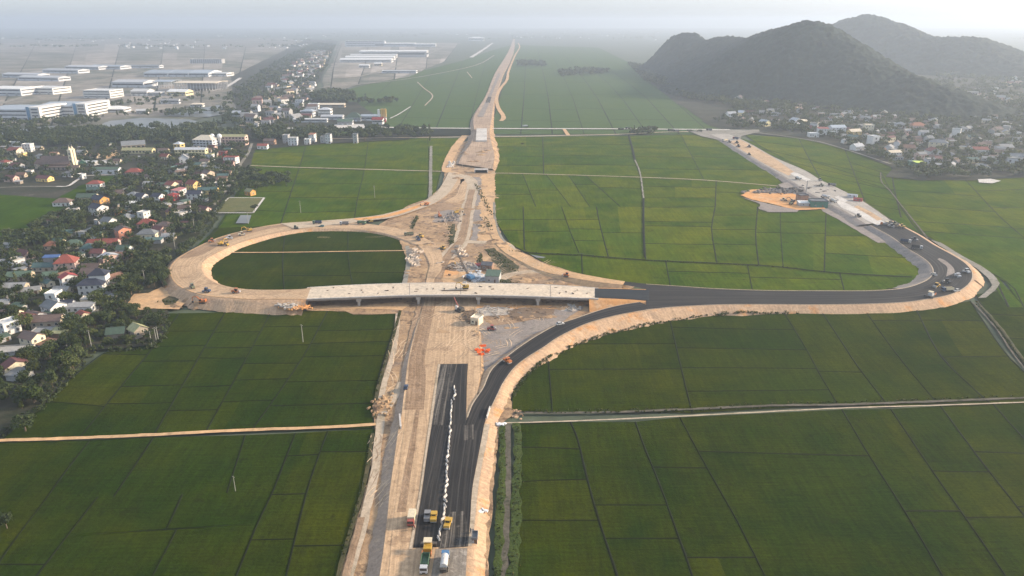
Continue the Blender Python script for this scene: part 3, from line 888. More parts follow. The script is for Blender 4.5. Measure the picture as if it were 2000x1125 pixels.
# near right ramp up to the viaduct
ramp = [(903, 838, 943, 842, 2.07), (911, 820, 947, 824, 2.07), (922, 791, 960, 795, 2.1), (935, 771, 973, 768, 2.15), (945, 755, 984, 746, 2.2), (962, 720, 1003, 720, 2.4), (1000, 689, 1027, 700, 2.8), (1025, 671, 1062, 678, 3.2), (1050, 655, 1088, 660, 3.6), (1087, 635, 1125, 641, 4.0), (1125, 622, 1155, 629, 4.3), (1175, 605, 1200, 617, 4.5), (1212, 596, 1240, 609, 4.6), (1250, 590, 1280, 603, 4.6)]
_, L1, R1 = strip('ramp_road', ramp, MT['asphalt'], .05)
o1 = offset(R1, -0.05); o1[:, 2] -= .03
slope('embankment', o1, -1, MT['slope'], ratio=2.0, ztoe=0.05, shoulder=1.0)
o2 = offset(L1[20:], 0.05); o2[:, 2] -= .03
slope('embankment', o2, 1, MT['slope'], ratio=1.6, ztoe=0.5, shoulder=.7)
def edge_line(name, line, d, w, mat, dz=.04):
    a, b = offset(line, d - w / 2), offset(line, d + w / 2)
    g = np.stack([a, b], 1); g[..., 2] += dz
    return grid_mesh(name, g, mat)
edge_line('kerb', L1[7:], 0.0, 0.5, MT['track'], .12)
edge_line('kerb', R1[7:], 0.0, 0.4, MT['track'], .12)
# approach from the bridge, and the wide road around the bend
strip('ramp_road', [(1162, 581, 1162, 563, 5.75), (1215, 583.5, 1215, 564.5, 5.3), (1268, 586.5, 1268, 566, 4.75)], MT['asphalt_blue'], .05)
app = [P(1150, 581.5, 5.65), P(1215, 583.8, 5.2), P(1280, 589, 4.5)]
slope('embankment', smooth(app, 6), -1, MT['orange'], ratio=1.5, ztoe=0.5, shoulder=1.0)
app = [P(1150, 562.5, 5.65), P(1215, 564, 5.2), P(1280, 566.5, 4.5)]
slope('embankment', smooth(app, 6), 1, MT['orange'], ratio=1.5, ztoe=0.5, shoulder=.8)
bend = [(1262, 605, 1262, 555, 4.62), (1325, 599, 1325, 559, 4.2), (1412, 595, 1400, 564, 3.7), (1500, 594.5, 1500, 567.5, 3.3), (1600, 595, 1600, 568, 3.2), (1700, 593.5, 1690, 568, 3.2), (1770, 590, 1737, 566, 3.2), (1820, 583, 1768, 562.5, 3.2), (1857, 575, 1793, 555, 3.2), (1884, 562, 1812, 546, 3.2), (1898, 546, 1821, 536, 3.1), (1898, 530, 1822, 526, 3.0), (1885, 514, 1814, 513, 2.9), (1862, 499, 1797, 500, 2.8), (1825, 479, 1772, 485, 2.6), (1790, 457, 1740, 462, 2.4), (1740, 431, 1700, 440, 2.2)]
_, BR_, BL_ = strip('bend_road', bend, MT['asphalt'], .05, cols=7)
o3 = BR_.copy(); o3[:, 2] -= .03
slope('embankment', o3[:92], -1, MT['slope'], ratio=1.7, ztoe=0.05, shoulder=.8)
slope('embankment', o3[60:], -1, MT['slope'], ratio=1.6, ztoe=0.05, shoulder=2.0)
o4 = BL_.copy(); o4[:, 2] -= .03
slope('embankment', o4[:42], 1, MT['slope'], ratio=1.3, ztoe=0.1, shoulder=1.0)
slope('embankment', o4[40:], 1, MT['gravel'], ratio=2.6, ztoe=0.1, shoulder=1.0)
edge_line('kerb', BL_, 0.0, 0.6, MT['track'], .12)
edge_line('kerb', BR_, 0.0, 0.5, MT['track'], .12)
med = [(1865, 533, 1848, 540, 3.05), (1862, 523, 1850, 522, 3.0), (1848, 510, 1838, 512, 2.9), (1835, 504, 1831, 506, 2.8)]
strip('median_island', med, MT['gravel'], .2, cols=3)
north = [(1270, 566, 1270, 555, 4.6), (1245, 561, 1245, 552.5, 4.4), (1217, 556, 1221, 549.5, 4.1)]
strip('ramp_road', north, MT['asphalt'], .08)
north2 = [(1217, 556, 1221, 549.5, 4.1), (1170, 551, 1176, 542.5, 3.2), (1105, 540, 1112, 530, 2.2), (1050, 526, 1062, 515, 1.5), (1012, 507, 1025, 496, 1.0), (985, 492, 1000, 484, .8), (962, 466, 975, 461, .75), (950, 430, 966, 428, .72)]
_, NL, NR = strip('haul_road', north2, MT['sand'], .07)
nn = NR.copy(); nn[:, 2] -= .03
slope('embankment', nn, -1, MT['weeds'], ratio=1.4, ztoe=0.05)
nn = NL.copy(); nn[:, 2] -= .03
slope('embankment', nn, 1, MT['sand'], ratio=1.6, ztoe=0.45)
# concrete-base road running back to the village
conc = [(1740, 431, 1692, 438, 2.2), (1712, 411, 1660, 418, 2.1), (1675, 387, 1622, 398, 2.0), (1625, 362, 1580, 376, 1.9), (1600, 350, 1553, 358, 1.8), (1570, 332, 1527, 341, 1.7), (1512, 307, 1490, 320, 1.6), (1475, 286, 1450, 296, 1.5), (1446, 271, 1414, 274, 1.3), (1425, 262, 1385, 262, 1.2)]
_, CR, CL = strip('concrete_road', conc, MT['greyconc'], .04, cols=5)
c5 = CL.copy(); c5[:, 2] -= .03
slope('embankment', c5, 1, MT['gravel'], ratio=3.6, ztoe=0.1, shoulder=2.0)
c5 = CR.copy(); c5[:, 2] -= .03
slope('embankment', c5, -1, MT['weeds'], ratio=1.6, ztoe=0.1, shoulder=1.0)
strip('concrete_road', [(1553, 337, 1540, 343, 1.75), (1512, 309, 1492, 319, 1.65), (1475, 288, 1452, 295, 1.55), (1447, 273, 1422, 276, 1.4)], MT['base'], .13, cols=5)
strip('concrete_slab', [(1729, 434, 1714, 440, 2.2), (1712, 425, 1692, 430, 2.15), (1690, 414, 1672, 418, 2.1), (1660, 400, 1643, 405, 2.0), (1640, 391, 1633, 394, 1.95)], MT['slab'], .22, cols=4, k=1)
strip('concrete_slab', [(1724, 428, 1714, 431, 2.18), (1700, 413, 1690, 416, 2.1), (1675, 401, 1668, 404, 2.05)], MT['base'], .26, cols=3, k=1)
strip('concrete_slab', [(1657, 392, 1648, 396, 1.97), (1638, 382, 1630, 385, 1.93)], MT['slab'], .24, cols=3)
strip('concrete_slab', [(1584, 351, 1575, 354, 1.82), (1562, 340, 1552, 344, 1.77), (1550, 336, 1543, 339, 1.75)], MT['slab'], .24, cols=3)
sheet('junction_ground', [(1345, 256), (1385, 252), (1482, 253), (1484, 257), (1448, 266), (1446, 274), (1408, 274), (1370, 266)], 1.0, MT['greytrack'], rag=.8)
sheet('gravel_patch', [(1595, 400), (1650, 420), (1700, 444), (1745, 474), (1715, 474), (1650, 436), (1606, 412)], .42, MT['gravel'], rag=.8)
sheet('orange_yard', [(1446, 381), (1468, 370), (1500, 369), (1545, 372), (1580, 374), (1612, 398), (1612, 408), (1560, 410), (1530, 404), (1500, 396), (1470, 390)], 1.0, MT['orange'], rag=1.2)
sheet('gravel_patch', [(1448, 385), (1500, 398), (1560, 410), (1556, 414), (1500, 414), (1482, 408), (1484, 398)], .9, MT['gravel'], rag=1.5)
sheet('gravel_patch', [(1520, 360), (1545, 354), (1580, 380), (1600, 400), (1570, 385), (1530, 372)], 1.05, MT['gravel'], rag=1.0)
# the loop
SC_ = 5.65 / 7.6
loop = [(599, 584.2, 607, 561.2, 7.62), (575, 584, 585, 565, 7.6), (500, 585, 500, 566, 7.4), (450, 582, 450, 561, 7.0), (400, 577, 420, 552, 6.6), (367, 567, 402, 541, 6.2), (345, 555, 393, 528, 5.8), (334, 539, 393, 517, 5.4), (332, 525, 400, 507, 5.2), (340, 512, 412, 499, 4.9), (362, 495, 432, 489, 4.6), (425, 465, 470, 473, 4.0), (500, 445, 532, 456, 3.4), (567, 435, 590, 447.5, 2.8), (640, 433, 640, 446, 2.4), (700, 436, 700, 447.5, 2.1), (750, 442, 750, 455, 1.8), (800, 452, 787, 467, 1.5), (830, 465, 817, 480, 1.3), (855, 482, 831, 497, 1.2), (864, 502, 839, 517, 1.1), (862, 527, 835, 535, 1.05), (850, 543, 832, 552, 1.0), (846, 560, 828, 568, .95)]
loop = [(a, b, c, d, max(e * SC_, 0.85)) for a, b, c, d, e in loop]
_, OL, IL = strip('loop_road', loop, MT['base'], .05, cols=7)
o6 = OL.copy(); o6[:, 2] -= .03
slope('embankment', o6[:100], 1, MT['slope'], ratio=1.5, ztoe=0.05, shoulder=1.0)
o6 = IL.copy(); o6[:, 2] -= .03
slope('embankment', o6[:120], -1, MT['slope'], ratio=1.3, ztoe=0.05, shoulder=.6)
edge_line('kerb', OL[:90], -0.2, .7, MT['sand'], .1)
strip('brown_subbase', [(352, 505, 372, 503, 4.9 * SC_), (365, 495, 400, 495, 4.6 * SC_), (425, 466, 447, 470, 4 * SC_), (500, 446, 512, 450, 3.4 * SC_), (567, 436, 575, 440, 2.8 * SC_)], MT['mud'], .12, cols=3)
loc = [(548, 436, 575, 447, 2.5), (600, 432.5, 640, 440, 2.0), (640, 430, 680, 436, 1.8), (700, 425, 725, 430, 1.6), (750, 418, 770, 424, 1.4), (800, 404, 817, 409, 1.2), (832, 391, 850, 396, 1.1), (855, 372, 876, 377, 1.0), (868, 352, 890, 357, .9), (876, 336, 900, 340, .85)]
_, UL, UR = strip('haul_road', loc, MT['track'], .06, cols=4)
strip('haul_road', [(690, 427, 700, 430, 1.72), (750, 420, 762, 422.5, 1.45), (800, 406, 810, 408, 1.22), (832, 393, 842, 395, 1.12)], MT['orange'], .12, cols=3)
u6 = UL.copy(); u6[:, 2] -= .02
slope('embankment', u6, 1, MT['weeds'], ratio=1.5, ztoe=.05)
# far highway
far = [(895, 320, 962, 330, 2.0), (905, 300, 966, 305, 3.0), (920, 279, 960, 279, 4.5), (926, 258, 956, 258, 4.0), (925, 230, 960, 233, 2.5), (937, 207, 964, 205, 1.5), (950, 185, 971, 178, 1.2), (969, 140, 983, 145, 1.0), (988, 110, 996, 120, 1.0), (998, 90, 1004, 97, 1.0), (1003, 74, 1005, 76, 1.0)]
_, FL, FR = strip('highway_earthwork', far, MT['far_soil'], 0, cols=5)
slope('embankment', FL, 1, MT['far_soil'], ratio=1.8, ztoe=.05)
slope('embankment', FR, -1, MT['site'], ratio=1.8, ztoe=.05)
strip('highway_earthwork', [(932, 228, 944, 228, 2.7), (944, 207, 953, 207, 1.7), (955, 185, 962, 182, 1.4), (973, 142, 978, 144, 1.2)], MT['gravel'], .1, cols=3)
strip('asphalt_road', [(948, 201, 957, 201, 1.4), (953, 189, 960, 189, 1.3)], MT['dusty'], .25, cols=3)
ribbon('service_track', [(978, 236), (984, 228), (973, 210), (970, 190), (978, 172), (990, 156), (993, 140), (1000, 122), (1007, 106), (1015, 92), (1012, 84)], 7, .9, MT['sand'], step=20)
# country roads, tracks, canals
ribbon('country_road', [(505, 250), (640, 250), (710, 247.5), (800, 249.5), (930, 250.5), (1000, 251), (1200, 251.5), (1425, 253)], 8, 1.1, MT['slab'], rag=.08, step=15)
ribbon('country_road', [(640, 271), (750, 269), (880, 267.5), (1000, 266.5), (1120, 264), (1225, 261.5), (1290, 258), (1345, 257)], 4.5, 1.05, MT['track'], rag=.12, step=12)
sheet('bare_soil', [(1098, 251), (1104, 251), (1114, 264), (1106, 264)], 1.0, MT['sand'])
sheet('bare_soil', [(625, 250), (660, 242), (710, 242), (712, 250)], 1.0, MT['slab'], rag=1)
ribbon('dirt_path', [(960, 338), (1000, 338.3), (1130, 342), (1252, 346), (1375, 351.5), (1500, 361.5), (1545, 366)], 2.0, .6, MT['track'])
ribbon('dirt_path', [(486, 323), (560, 326), (700, 330), (845, 334), (865, 334.5)], 2.4, .6, MT['track'])
ribbon('dirt_path', [(-200, 878), (0, 860), (70, 858), (274, 850), (445, 841), (640, 834), (735, 828)], 2.1, .6, MT['sand'])
ribbon('dirt_path', [(440, 493), (560, 492.5), (690, 490.5), (808, 489)], 1.5, .6, MT['sand'])
ribbon('dirt_path', [(972, 826), (1120, 822), (1330, 812.5), (1640, 797), (1840, 791), (2060, 783)], .8, .6, MT['track'], rag=.35)
ribbon('canal', [(1002, 806), (1100, 806), (1250, 803), (1500, 792), (1640, 790), (1840, 783), (2060, 774)], 1.5, .55, MT['murky'], rag=.4)
ribbon('canal', [(842, 285), (841, 340), (840, 384), (830, 398)], 3.2, .6, MT['greytrack'])
ribbon('canal', [(1240, 312), (1246, 325), (1252, 346), (1257, 387)], 1.4, .62, MT['greytrack'], rag=.4)
ribbon('canal', [(1228, 264), (1234, 285), (1240, 312)], 2.4, .6, MT['bund'], crown=.3)
ribbon('canal', [(1257, 387), (1257, 447), (1260, 502)], 1.6, .6, MT['bund'], crown=.3)
ribbon('canal', [(795, 480), (799, 505), (793, 540), (786, 572)], 3.0, .62, MT['greytrack'])
ribbon('canal', [(965, 395), (967, 430), (980, 465), (1002, 485)], 2.0, .62, MT['greytrack'])
ribbon('canal', [(782, 606), (770, 650), (755, 700), (738, 760), (730, 815)], 1.6, .62, MT['weeds'])
ribbon('canal', [(728, 846), (715, 930), (696, 1000), (672, 1080), (655, 1145)], 1.4, .62, MT['weeds'])
sheet('canal', [(1817, 468), (1838, 474), (1880, 500), (1915, 518), (1940, 536), (1953, 553), (1944, 567), (1926, 581), (1910, 582), (1926, 569), (1938, 557), (1930, 543), (1908, 524), (1870, 503), (1842, 484)], .6, MT['greytrack'], rag=.4)
ribbon('ditch', [(990, 828), (990, 911), (987, 1000), (982, 1145)], 3.0, .6, MT['murky'], rag=.15)
ribbon('weed_strip', [(981, 828), (981, 911), (977, 1000), (971, 1145)], 2.4, .62, MT['verge'], rag=.5, crown=.15)
ribbon('weed_strip', [(1010, 826), (1011, 911), (1008, 1000), (1000, 1145)], 3.2, .62, MT['verge'], rag=.5, crown=.15)
ribbon('dirt_path', [(985, 485), (1040, 494), (1132, 498), (1267, 508), (1400, 514), (1500, 519), (1625, 532), (1780, 541)], 1.4, .6, MT['bund'], rag=.3, crown=.3)
ribbon('dirt_path', [(1720, 337), (1722, 355), (1738, 372), (1760, 400), (1800, 450), (1812, 466)], 1.1, .6, MT['murky'], rag=.4)
ribbon('dirt_path', [(1900, 590), (1945, 640), (1975, 685), (2010, 730)], .8, .6, MT['murky'], rag=.4)
ribbon('dirt_path', [(1907, 588), (1954, 640), (1986, 685), (2022, 730)], 1.6, .6, MT['weeds'], rag=.35, crown=.3)
ribbon('dirt_path', [(1450, 255), (1580, 273), (1640, 288), (1740, 320)], 3.0, 1.1, MT['greytrack'])
ribbon('village_lane', [(192, 598), (178, 622), (160, 640), (145, 655), (132, 676)], 3.2, 1.15, MT['greytrack'])
ribbon('village_lane', [(110, 364), (133, 363), (150, 352), (170, 343), (232, 341)], 3.0, 1.2, MT['slab'])
ribbon('village_lane', [(0, 366), (55, 364), (110, 364)], 2.2, 1.18, MT['greytrack'])
ribbon('village_lane', [(492, 280), (484, 300), (470, 320), (462, 340), (440, 372), (418, 400)], 3.4, 1.15, MT['greytrack'])
ribbon('village_lane', [(-30, 606), (40, 606), (62, 606)], 3.0, 1.15, MT['greytrack'])
ribbon('village_lane', [(240, 300), (200, 314), (190, 318)], 4.0, 1.15, MT['track'])
sheet('school_yard', [(190, 322), (198, 313), (240, 312), (232, 322)], 1.2, MT['slab'])
sheet('school_yard', [(195, 306), (225, 295), (235, 302), (212, 310)], 1.15, MT['sand'], rag=1)
ribbon('country_road', [(505, 176), (560, 178), (640, 170), (700, 165), (820, 150), (930, 127), (965, 108)], 7, 1.1, MT['greytrack'], step=25)
ribbon('country_road', [(700, 150), (780, 128), (840, 104), (880, 86)], 12, 1.2, MT['greytrack'], step=25)
ribbon('country_road', [(662, 128), (665, 100), (672, 88)], 14, 1.2, MT['greytrack'], step=25)
ribbon('country_road', [(920, 112), (945, 96), (962, 84)], 16, 1.2, MT['slab'], step=25)
ribbon('country_road', [(640, 122), (650, 100), (655, 88)], 9, 1.2, MT['village'], step=25)
ribbon('country_road', [(-40, 215), (60, 185), (150, 165), (240, 148), (330, 130), (380, 120)], 12, 1.1, MT['greytrack'], step=25)
ribbon('country_road', [(-60, 250), (150, 228), (290, 218), (340, 210), (410, 204), (440, 198)], 8, 1.1, MT['greytrack'], step=25)
ribbon('country_road', [(410, 178), (440, 170), (470, 152)], 10, 1.2, MT['slab'], step=25)
ribbon('dirt_path', [(762, 231), (780, 222), (802, 208)], 2.6, .9, MT['slab'])
ribbon('dirt_path', [(815, 160), (828, 172), (845, 187), (830, 206)], 2.4, .9, MT['track'])
ribbon('dirt_path', [(912, 140), (922, 152)], 2.6, .9, MT['track'])
pstrip('dusty_surface', [(842.5, 830, 866, 830), (848, 790, 874, 790), (855, 742, 886, 742), (860, 712, 893, 711)], MT['dusty'], .10, k=4)
pstrip('dusty_surface', [(905, 830, 925, 828), (905, 860, 925, 858)], MT['dusty'], .12, k=3)
bvh_build()
def ruts():
    areas = [([(840, 600), (905, 605), (912, 705), (830, 705)], 26, 12, 1.2), ([(905, 612), (1100, 600), (1000, 680), (925, 705)], 46, 10, None), ([(850, 430), (890, 405), (890, 480), (850, 470)], 16, 10, None),
             ([(925, 350), (962, 345), (965, 440), (930, 470)], 24, 14, 1.4), ([(880, 500), (1000, 490), (1100, 540), (1000, 552), (880, 545)], 44, 12, None), ([(770, 640), (815, 620), (790, 720), (750, 790)], 14, 12, 1.4),
             ([(880, 320), (960, 325), (955, 345), (890, 345)], 18, 16, None), ([(1000, 500), (1150, 545), (1100, 560), (1010, 540)], 20, 14, 2.9), ([(720, 860), (760, 860), (745, 1000), (715, 1000)], 12, 8, 1.4),
             ([(560, 437), (780, 445), (840, 500), (820, 470), (700, 440)], 20, 16, 0.05), ([(345, 530), (400, 500), (395, 560), (360, 560)], 18, 12, 1.5), ([(420, 575), (560, 578), (560, 570), (430, 566)], 14, 14, 0)]
    for nm, mt in (('wheel_ruts', 'rut_dark'), ('wheel_ruts', 'rut_light')):
        V, Q = [], []
        for poly, n, L, ang in areas:
            xs = [p[0] for p in poly]; ys = [p[1] for p in poly]
            for _ in range(n // 2 + 1):
                for _t in range(20):
                    x, y = R.uniform(min(xs), max(xs)), R.uniform(min(ys), max(ys))
                    if inside(poly, x, y): break
                g = G(x, y); a = (ang + R.uniform(-.25, .25)) if ang is not None else R.uniform(0, 3.14)
                k = R.uniform(-.07, .07); m = 14; l = L * R.uniform(.6, 1.6); w = R.uniform(.25, .5)
                px, py = g.x, g.y; path = []
                for i in range(m):
                    path.append((px, py)); px += math.cos(a) * l / m; py += math.sin(a) * l / m; a += k
                for sd in (-.95, .95):
                    o = len(V); ok = []
                    for i, (qx, qy) in enumerate(path):
                        b = path[min(i + 1, m - 1)]; c = path[max(i - 1, 0)]
                        t = math.atan2(b[1] - c[1], b[0] - c[0]); nx, ny = -math.sin(t), math.cos(t)
                        for s2 in (sd - w / 2 * (1 - abs(i / (m - 1) - .5) * 1.2), sd + w / 2 * (1 - abs(i / (m - 1) - .5) * 1.2)):
                            X, Y = qx + nx * s2, qy + ny * s2
                            V.append((X, Y, gz(X, Y) + .035))
                    for i in range(m - 1): Q.append((o + 2 * i, o + 2 * i + 2, o + 2 * i + 3, o + 2 * i + 1))
        struct(mesh_np(nm, V, np.array(Q)[:, ::-1], MT[mt]))
def mounds():
    spots = [(850, 440, 4), (868, 456, 5), (842, 474, 4), (896, 505, 3), (930, 497, 4), (941, 432, 5), (950, 452, 5), (958, 385, 6), (940, 365, 6), (932, 405, 5), (1050, 546, 4), (1082, 552, 4), (1018, 548, 5), (985, 616, 3.5), (1040, 613, 3), (1070, 618, 3), (1000, 642, 2.5), (930, 652, 2), (1092, 602, 4), (1115, 598, 4), (745, 797, 2.6), (752, 775, 2), (905, 300, 7), (945, 300, 8), (925, 315, 6), (890, 345, 5), (960, 470, 4), (985, 478, 4), (820, 480, 3), (800, 530, 3), (870, 430, 5), (938, 615, 3), (955, 622, 3), (1010, 622, 3), (1130, 592, 3), (345, 592, 3), (380, 598, 3)]
    V, Q = [], []
    for x, y, r in spots:
        for _ in range(3):
            g = G(x + R.gauss(0, 6), y + R.gauss(0, 3)); rr = r * R.uniform(.35, .9); h = rr * R.uniform(.18, .38); o = len(V); sg, rg = 12, 5
            for i in range(rg + 1):
                f = i / rg
                for j in range(sg):
                    t = 2 * math.pi * j / sg; q = rr * f * (1 + .3 * n2(g.x + math.cos(t) * 2, g.y + math.sin(t) * 2, .5, i * .2))
                    X, Y = g.x + q * math.cos(t) * 1.4, g.y + q * math.sin(t)
                    V.append((X, Y, gz(X, Y) + h * (1 - f) ** 1.1 * (1 + .5 * n2(X, Y, 1.2, 4)) - .05 * f))
            for i in range(rg):
                for j in range(sg): Q.append((o + i * sg + j, o + (i + 1) * sg + j, o + (i + 1) * sg + (j + 1) % sg, o + i * sg + (j + 1) % sg))
    struct(mesh_np('spoil_ground', V, Q, MT['site']))
# ================================================================ HILLS
def hill(name, ridge, wfun, res, canopy, label):
    pts = smooth([(*[c * yd / ray(x, y)[1] for c in ray(x, y)[:1]], yd, H + ray(x, y)[2] * yd / ray(x, y)[1]) for x, y, yd in ridge], 5)
    pts[:, 2] -= canopy * 0.7
    x0, y0 = pts[:, 0].min() - 700, pts[:, 1].min() - 650
    x1, y1 = pts[:, 0].max() + 700, pts[:, 1].max() + 500
    xs = np.arange(x0, x1, res); ys = np.arange(y0, y1, res)
    X, Y = np.meshgrid(xs, ys)
    Zm = np.full(X.shape, -20.0)
    nseg = len(pts) - 1
    for si, (a, b) in enumerate(zip(pts[:-1], pts[1:])):
        ab = b[:2] - a[:2]; L2 = (ab ** 2).sum()
        t = np.clip(((X - a[0]) * ab[0] + (Y - a[1]) * ab[1]) / L2, 0, 1)
        d = np.hypot(X - a[0] - t * ab[0], Y - a[1] - t * ab[1])
        h = a[2] + t * (b[2] - a[2])
        W = wfun(h) * min(1.0, 0.52 + 0.48 * si / (0.4 * nseg))
        u = d / W
        z = h * np.where(u < 1, (1 - u) ** 1.0 * 0.45 + 0.55 * (0.5 + 0.5 * np.cos(np.pi * np.minimum(u, 1))), 0) - 6 * (u >= 1)
        Zm = np.maximum(Zm, z)
    # gullies and canopy
    nz = np.zeros(X.shape)
    for (s, amp) in ((0.006, 0.16), (0.015, 0.07), (0.04, 0.03)):
        nn = np.array([[mnoise.noise(Vector((x * s, y * s, 1.3))) for x in xs[::3]] for y in ys[::3]])
        nn = np.kron(nn, np.ones((3, 3)))[:X.shape[0], :X.shape[1]]
        for _ in range(2):
            nn = (nn + np.roll(nn, 1, 0) + np.roll(nn, -1, 0) + np.roll(nn, 1, 1) + np.roll(nn, -1, 1)) / 5
        nz += amp * nn
    rid = np.clip(Zm / max(pts[:, 2].max(), 1), 0, 1)
    Zb = Zm + np.clip(Zm, 0, None) * nz * (1.4 - rid) 
    cell = canopy * 1.5
    gx, gy = np.floor(X / cell), np.floor(Y / cell)
    best = np.zeros(X.shape)
    def hsh(a, b, k):
        return np.modf(np.abs(np.sin(a * 127.1 + b * 311.7 + k * 74.7) * 43758.5453))[0]
    for i in (-1, 0, 1):
        for j in (-1, 0, 1):
            cx, cy = gx + i, gy + j
            px, py = (cx + hsh(cx, cy, 1)) * cell, (cy + hsh(cx, cy, 2)) * cell
            hh = canopy * (0.45 + 0.9 * hsh(cx, cy, 3)); rr = cell * (0.45 + 0.35 * hsh(cx, cy, 4))
            best = np.maximum(best, hh * np.sqrt(np.clip(1 - ((X - px) ** 2 + (Y - py) ** 2) / rr ** 2, 0, 1)))
    Zb = Zb + best * (Zm > 1)
    g = np.stack([X, Y, Zb], -1)
    v = g.reshape(-1, 3)
    idx = np.arange(X.size).reshape(X.shape)
    q = np.stack([idx[:-1, :-1], idx[:-1, 1:], idx[1:, 1:], idx[1:, :-1]], -1).reshape(-1, 4)
    q = q[(v[q][:, :, 2] > -3).any(1)]
    u, inv = np.unique(q, return_inverse=True)
    o = mesh_np(name, v[u], inv.reshape(-1, 4), MT['forest'])
    return struct(o)
hill('hill', [(1322, 67, 2400), (1345, 65, 2350), (1376, 77, 2250), (1398, 70, 2150), (1440, 70, 2050), (1500, 62, 1900), (1545, 47, 1760), (1577, 39, 1660), (1607, 57, 1620), (1660, 85, 1540), (1745, 132, 1430), (1800, 147, 1360), (1850, 172, 1300), (1905, 208, 1250)],
     lambda h: 70 + 1.55 * h, 4.0, 5.5, '')
hill('hill', [(1570, 66, 2950), (1640, 45, 2850), (1690, 30, 2800), (1740, 42, 2700), (1800, 66, 2550), (1850, 72, 2450), (1892, 72, 2400), (1950, 97, 2250), (2000, 115, 2150), (2080, 150, 2000), (2200, 200, 1900)],
     lambda h: 110 + 1.9 * h, 6.0, 7.5, '')

# ================================================================ TREES
def leaf_cloud(lobes, n, size, up=0.35):
    "small leaf-clump faces spread through ellipsoidal lobes: (centre, radii)"
    vol = np.array([np.prod(r) ** 0.67 for c, r in lobes]); pr = vol / vol.sum()
    k = RN.choice(len(lobes), n, p=pr)
    d = RN.normal(size=(n, 3)); d /= np.linalg.norm(d, axis=1)[:, None]
    rad = RN.uniform(0.35, 1.0, n) ** 0.45
    c = np.array([l[0] for l in lobes])[k] + d * rad[:, None] * np.array([l[1] for l in lobes])[k]
    nr = d + RN.normal(scale=0.6, size=(n, 3)); nr[:, 2] += up
    nr /= np.linalg.norm(nr, axis=1)[:, None]
    a = np.cross(nr, RN.normal(size=(n, 3))); a /= np.linalg.norm(a, axis=1)[:, None]
    b = np.cross(nr, a)
    s = size * RN.uniform(0.6, 1.4, n)[:, None]
    w = RN.uniform(0.55, 1.0, n)[:, None]
    v = np.stack([c - a * s, c - b * s * w, c + a * s, c + b * s * w], 1).reshape(-1, 3)
    q = np.arange(n * 4).reshape(n, 4)
    return v, q

def lobes_round(h, w, n=7):
    L = [((0, 0, h * 0.66), (w * 0.33, w * 0.33, h * 0.27))]
    for i in range(n):
        t = 2 * math.pi * i / n + R.uniform(-.4, .4); r = w * R.uniform(0.18, 0.34)
        L.append(((r * math.cos(t), r * math.sin(t), h * R.uniform(0.42, 0.82)), (w * R.uniform(.15, .26), w * R.uniform(.15, .26), h * R.uniform(.10, .19))))
    return L
def lobes_tall(h, w):
    L = []
    for i in range(6):
        z = h * (0.3 + 0.65 * i / 5); k = w * (0.34 - 0.035 * i) * R.uniform(.8, 1.2)
        L.append(((R.uniform(-.12, .12) * w, R.uniform(-.12, .12) * w, z), (k, k, h * 0.12)))
    return L
PROTO = []
for kind in range(6):
    if kind < 4:
        hh, ww = 6.5, 6.2 + kind * 0.6; lob = lobes_round(hh, ww, 6 + kind)
    else:
        hh, ww = 8.5, 4.2; lob = lobes_tall(hh, ww)
    PROTO.append((hh, ww, lob))
tree_protos = {}
def tree_proto(kind, leafm):
    if (kind, leafm) in tree_protos: return tree_protos[(kind, leafm)]
    hh, ww, lob = PROTO[kind]
    tr = MB()
    tr.cyl((0, 0, -0.3), (0.12, 0.05, hh * 0.45), 0.24, 0.15, 7)
    tr.cyl((0.12, 0.05, hh * 0.45), (0.0, 0.1, hh * 0.8), 0.15, 0.06, 6)
    for i in range(4):
        t = 1.6 * i + kind
        tr.cyl((0.1, 0.05, hh * (0.32 + 0.06 * i)), (ww * .28 * math.cos(t), ww * .28 * math.sin(t), hh * (0.55 + 0.06 * i)), 0.09, 0.03, 5)
    v, q = leaf_cloud(lob, 420, 0.36)
    trm = bpy.data.meshes.new('trunk'); trm.from_pydata(tr.v, [], tr.f); trm.materials.append(MT['bark']); trm.update()
    crm = bpy.data.meshes.new('crown'); crm.from_pydata([tuple(p) for p in v], [], [tuple(int(i) for i in f) for f in q]); crm.materials.append(MT[leafm]); crm.update()
    tree_protos[(kind, leafm)] = (trm, crm, hh)
    return tree_protos[(kind, leafm)]
def plant_tree(loc, kind, scale, leafm, label, group, name='broadleaf_tree'):
    trm, crm, hh = tree_proto(kind, leafm)
    e = empty(name, loc, R.uniform(0, 6.28), label, 'tree', group)
    e.scale = (scale * R.uniform(.9, 1.15), scale * R.uniform(.9, 1.15), scale * R.uniform(.85, 1.15))
    for nm, me in (('trunk', trm), ('crown', crm)):
        c = bpy.data.objects.new(nm, me); COL.objects.link(c); c.parent = e
    return e

ruts(); mounds()
# occupied footprints (filled in by the house builder): x, y, radius
OCC = []
def free(x, y, r=0.0):
    for (a, b, rr) in OCC:
        if (a - x) ** 2 + (b - y) ** 2 < (rr + r) ** 2: return False
    return True
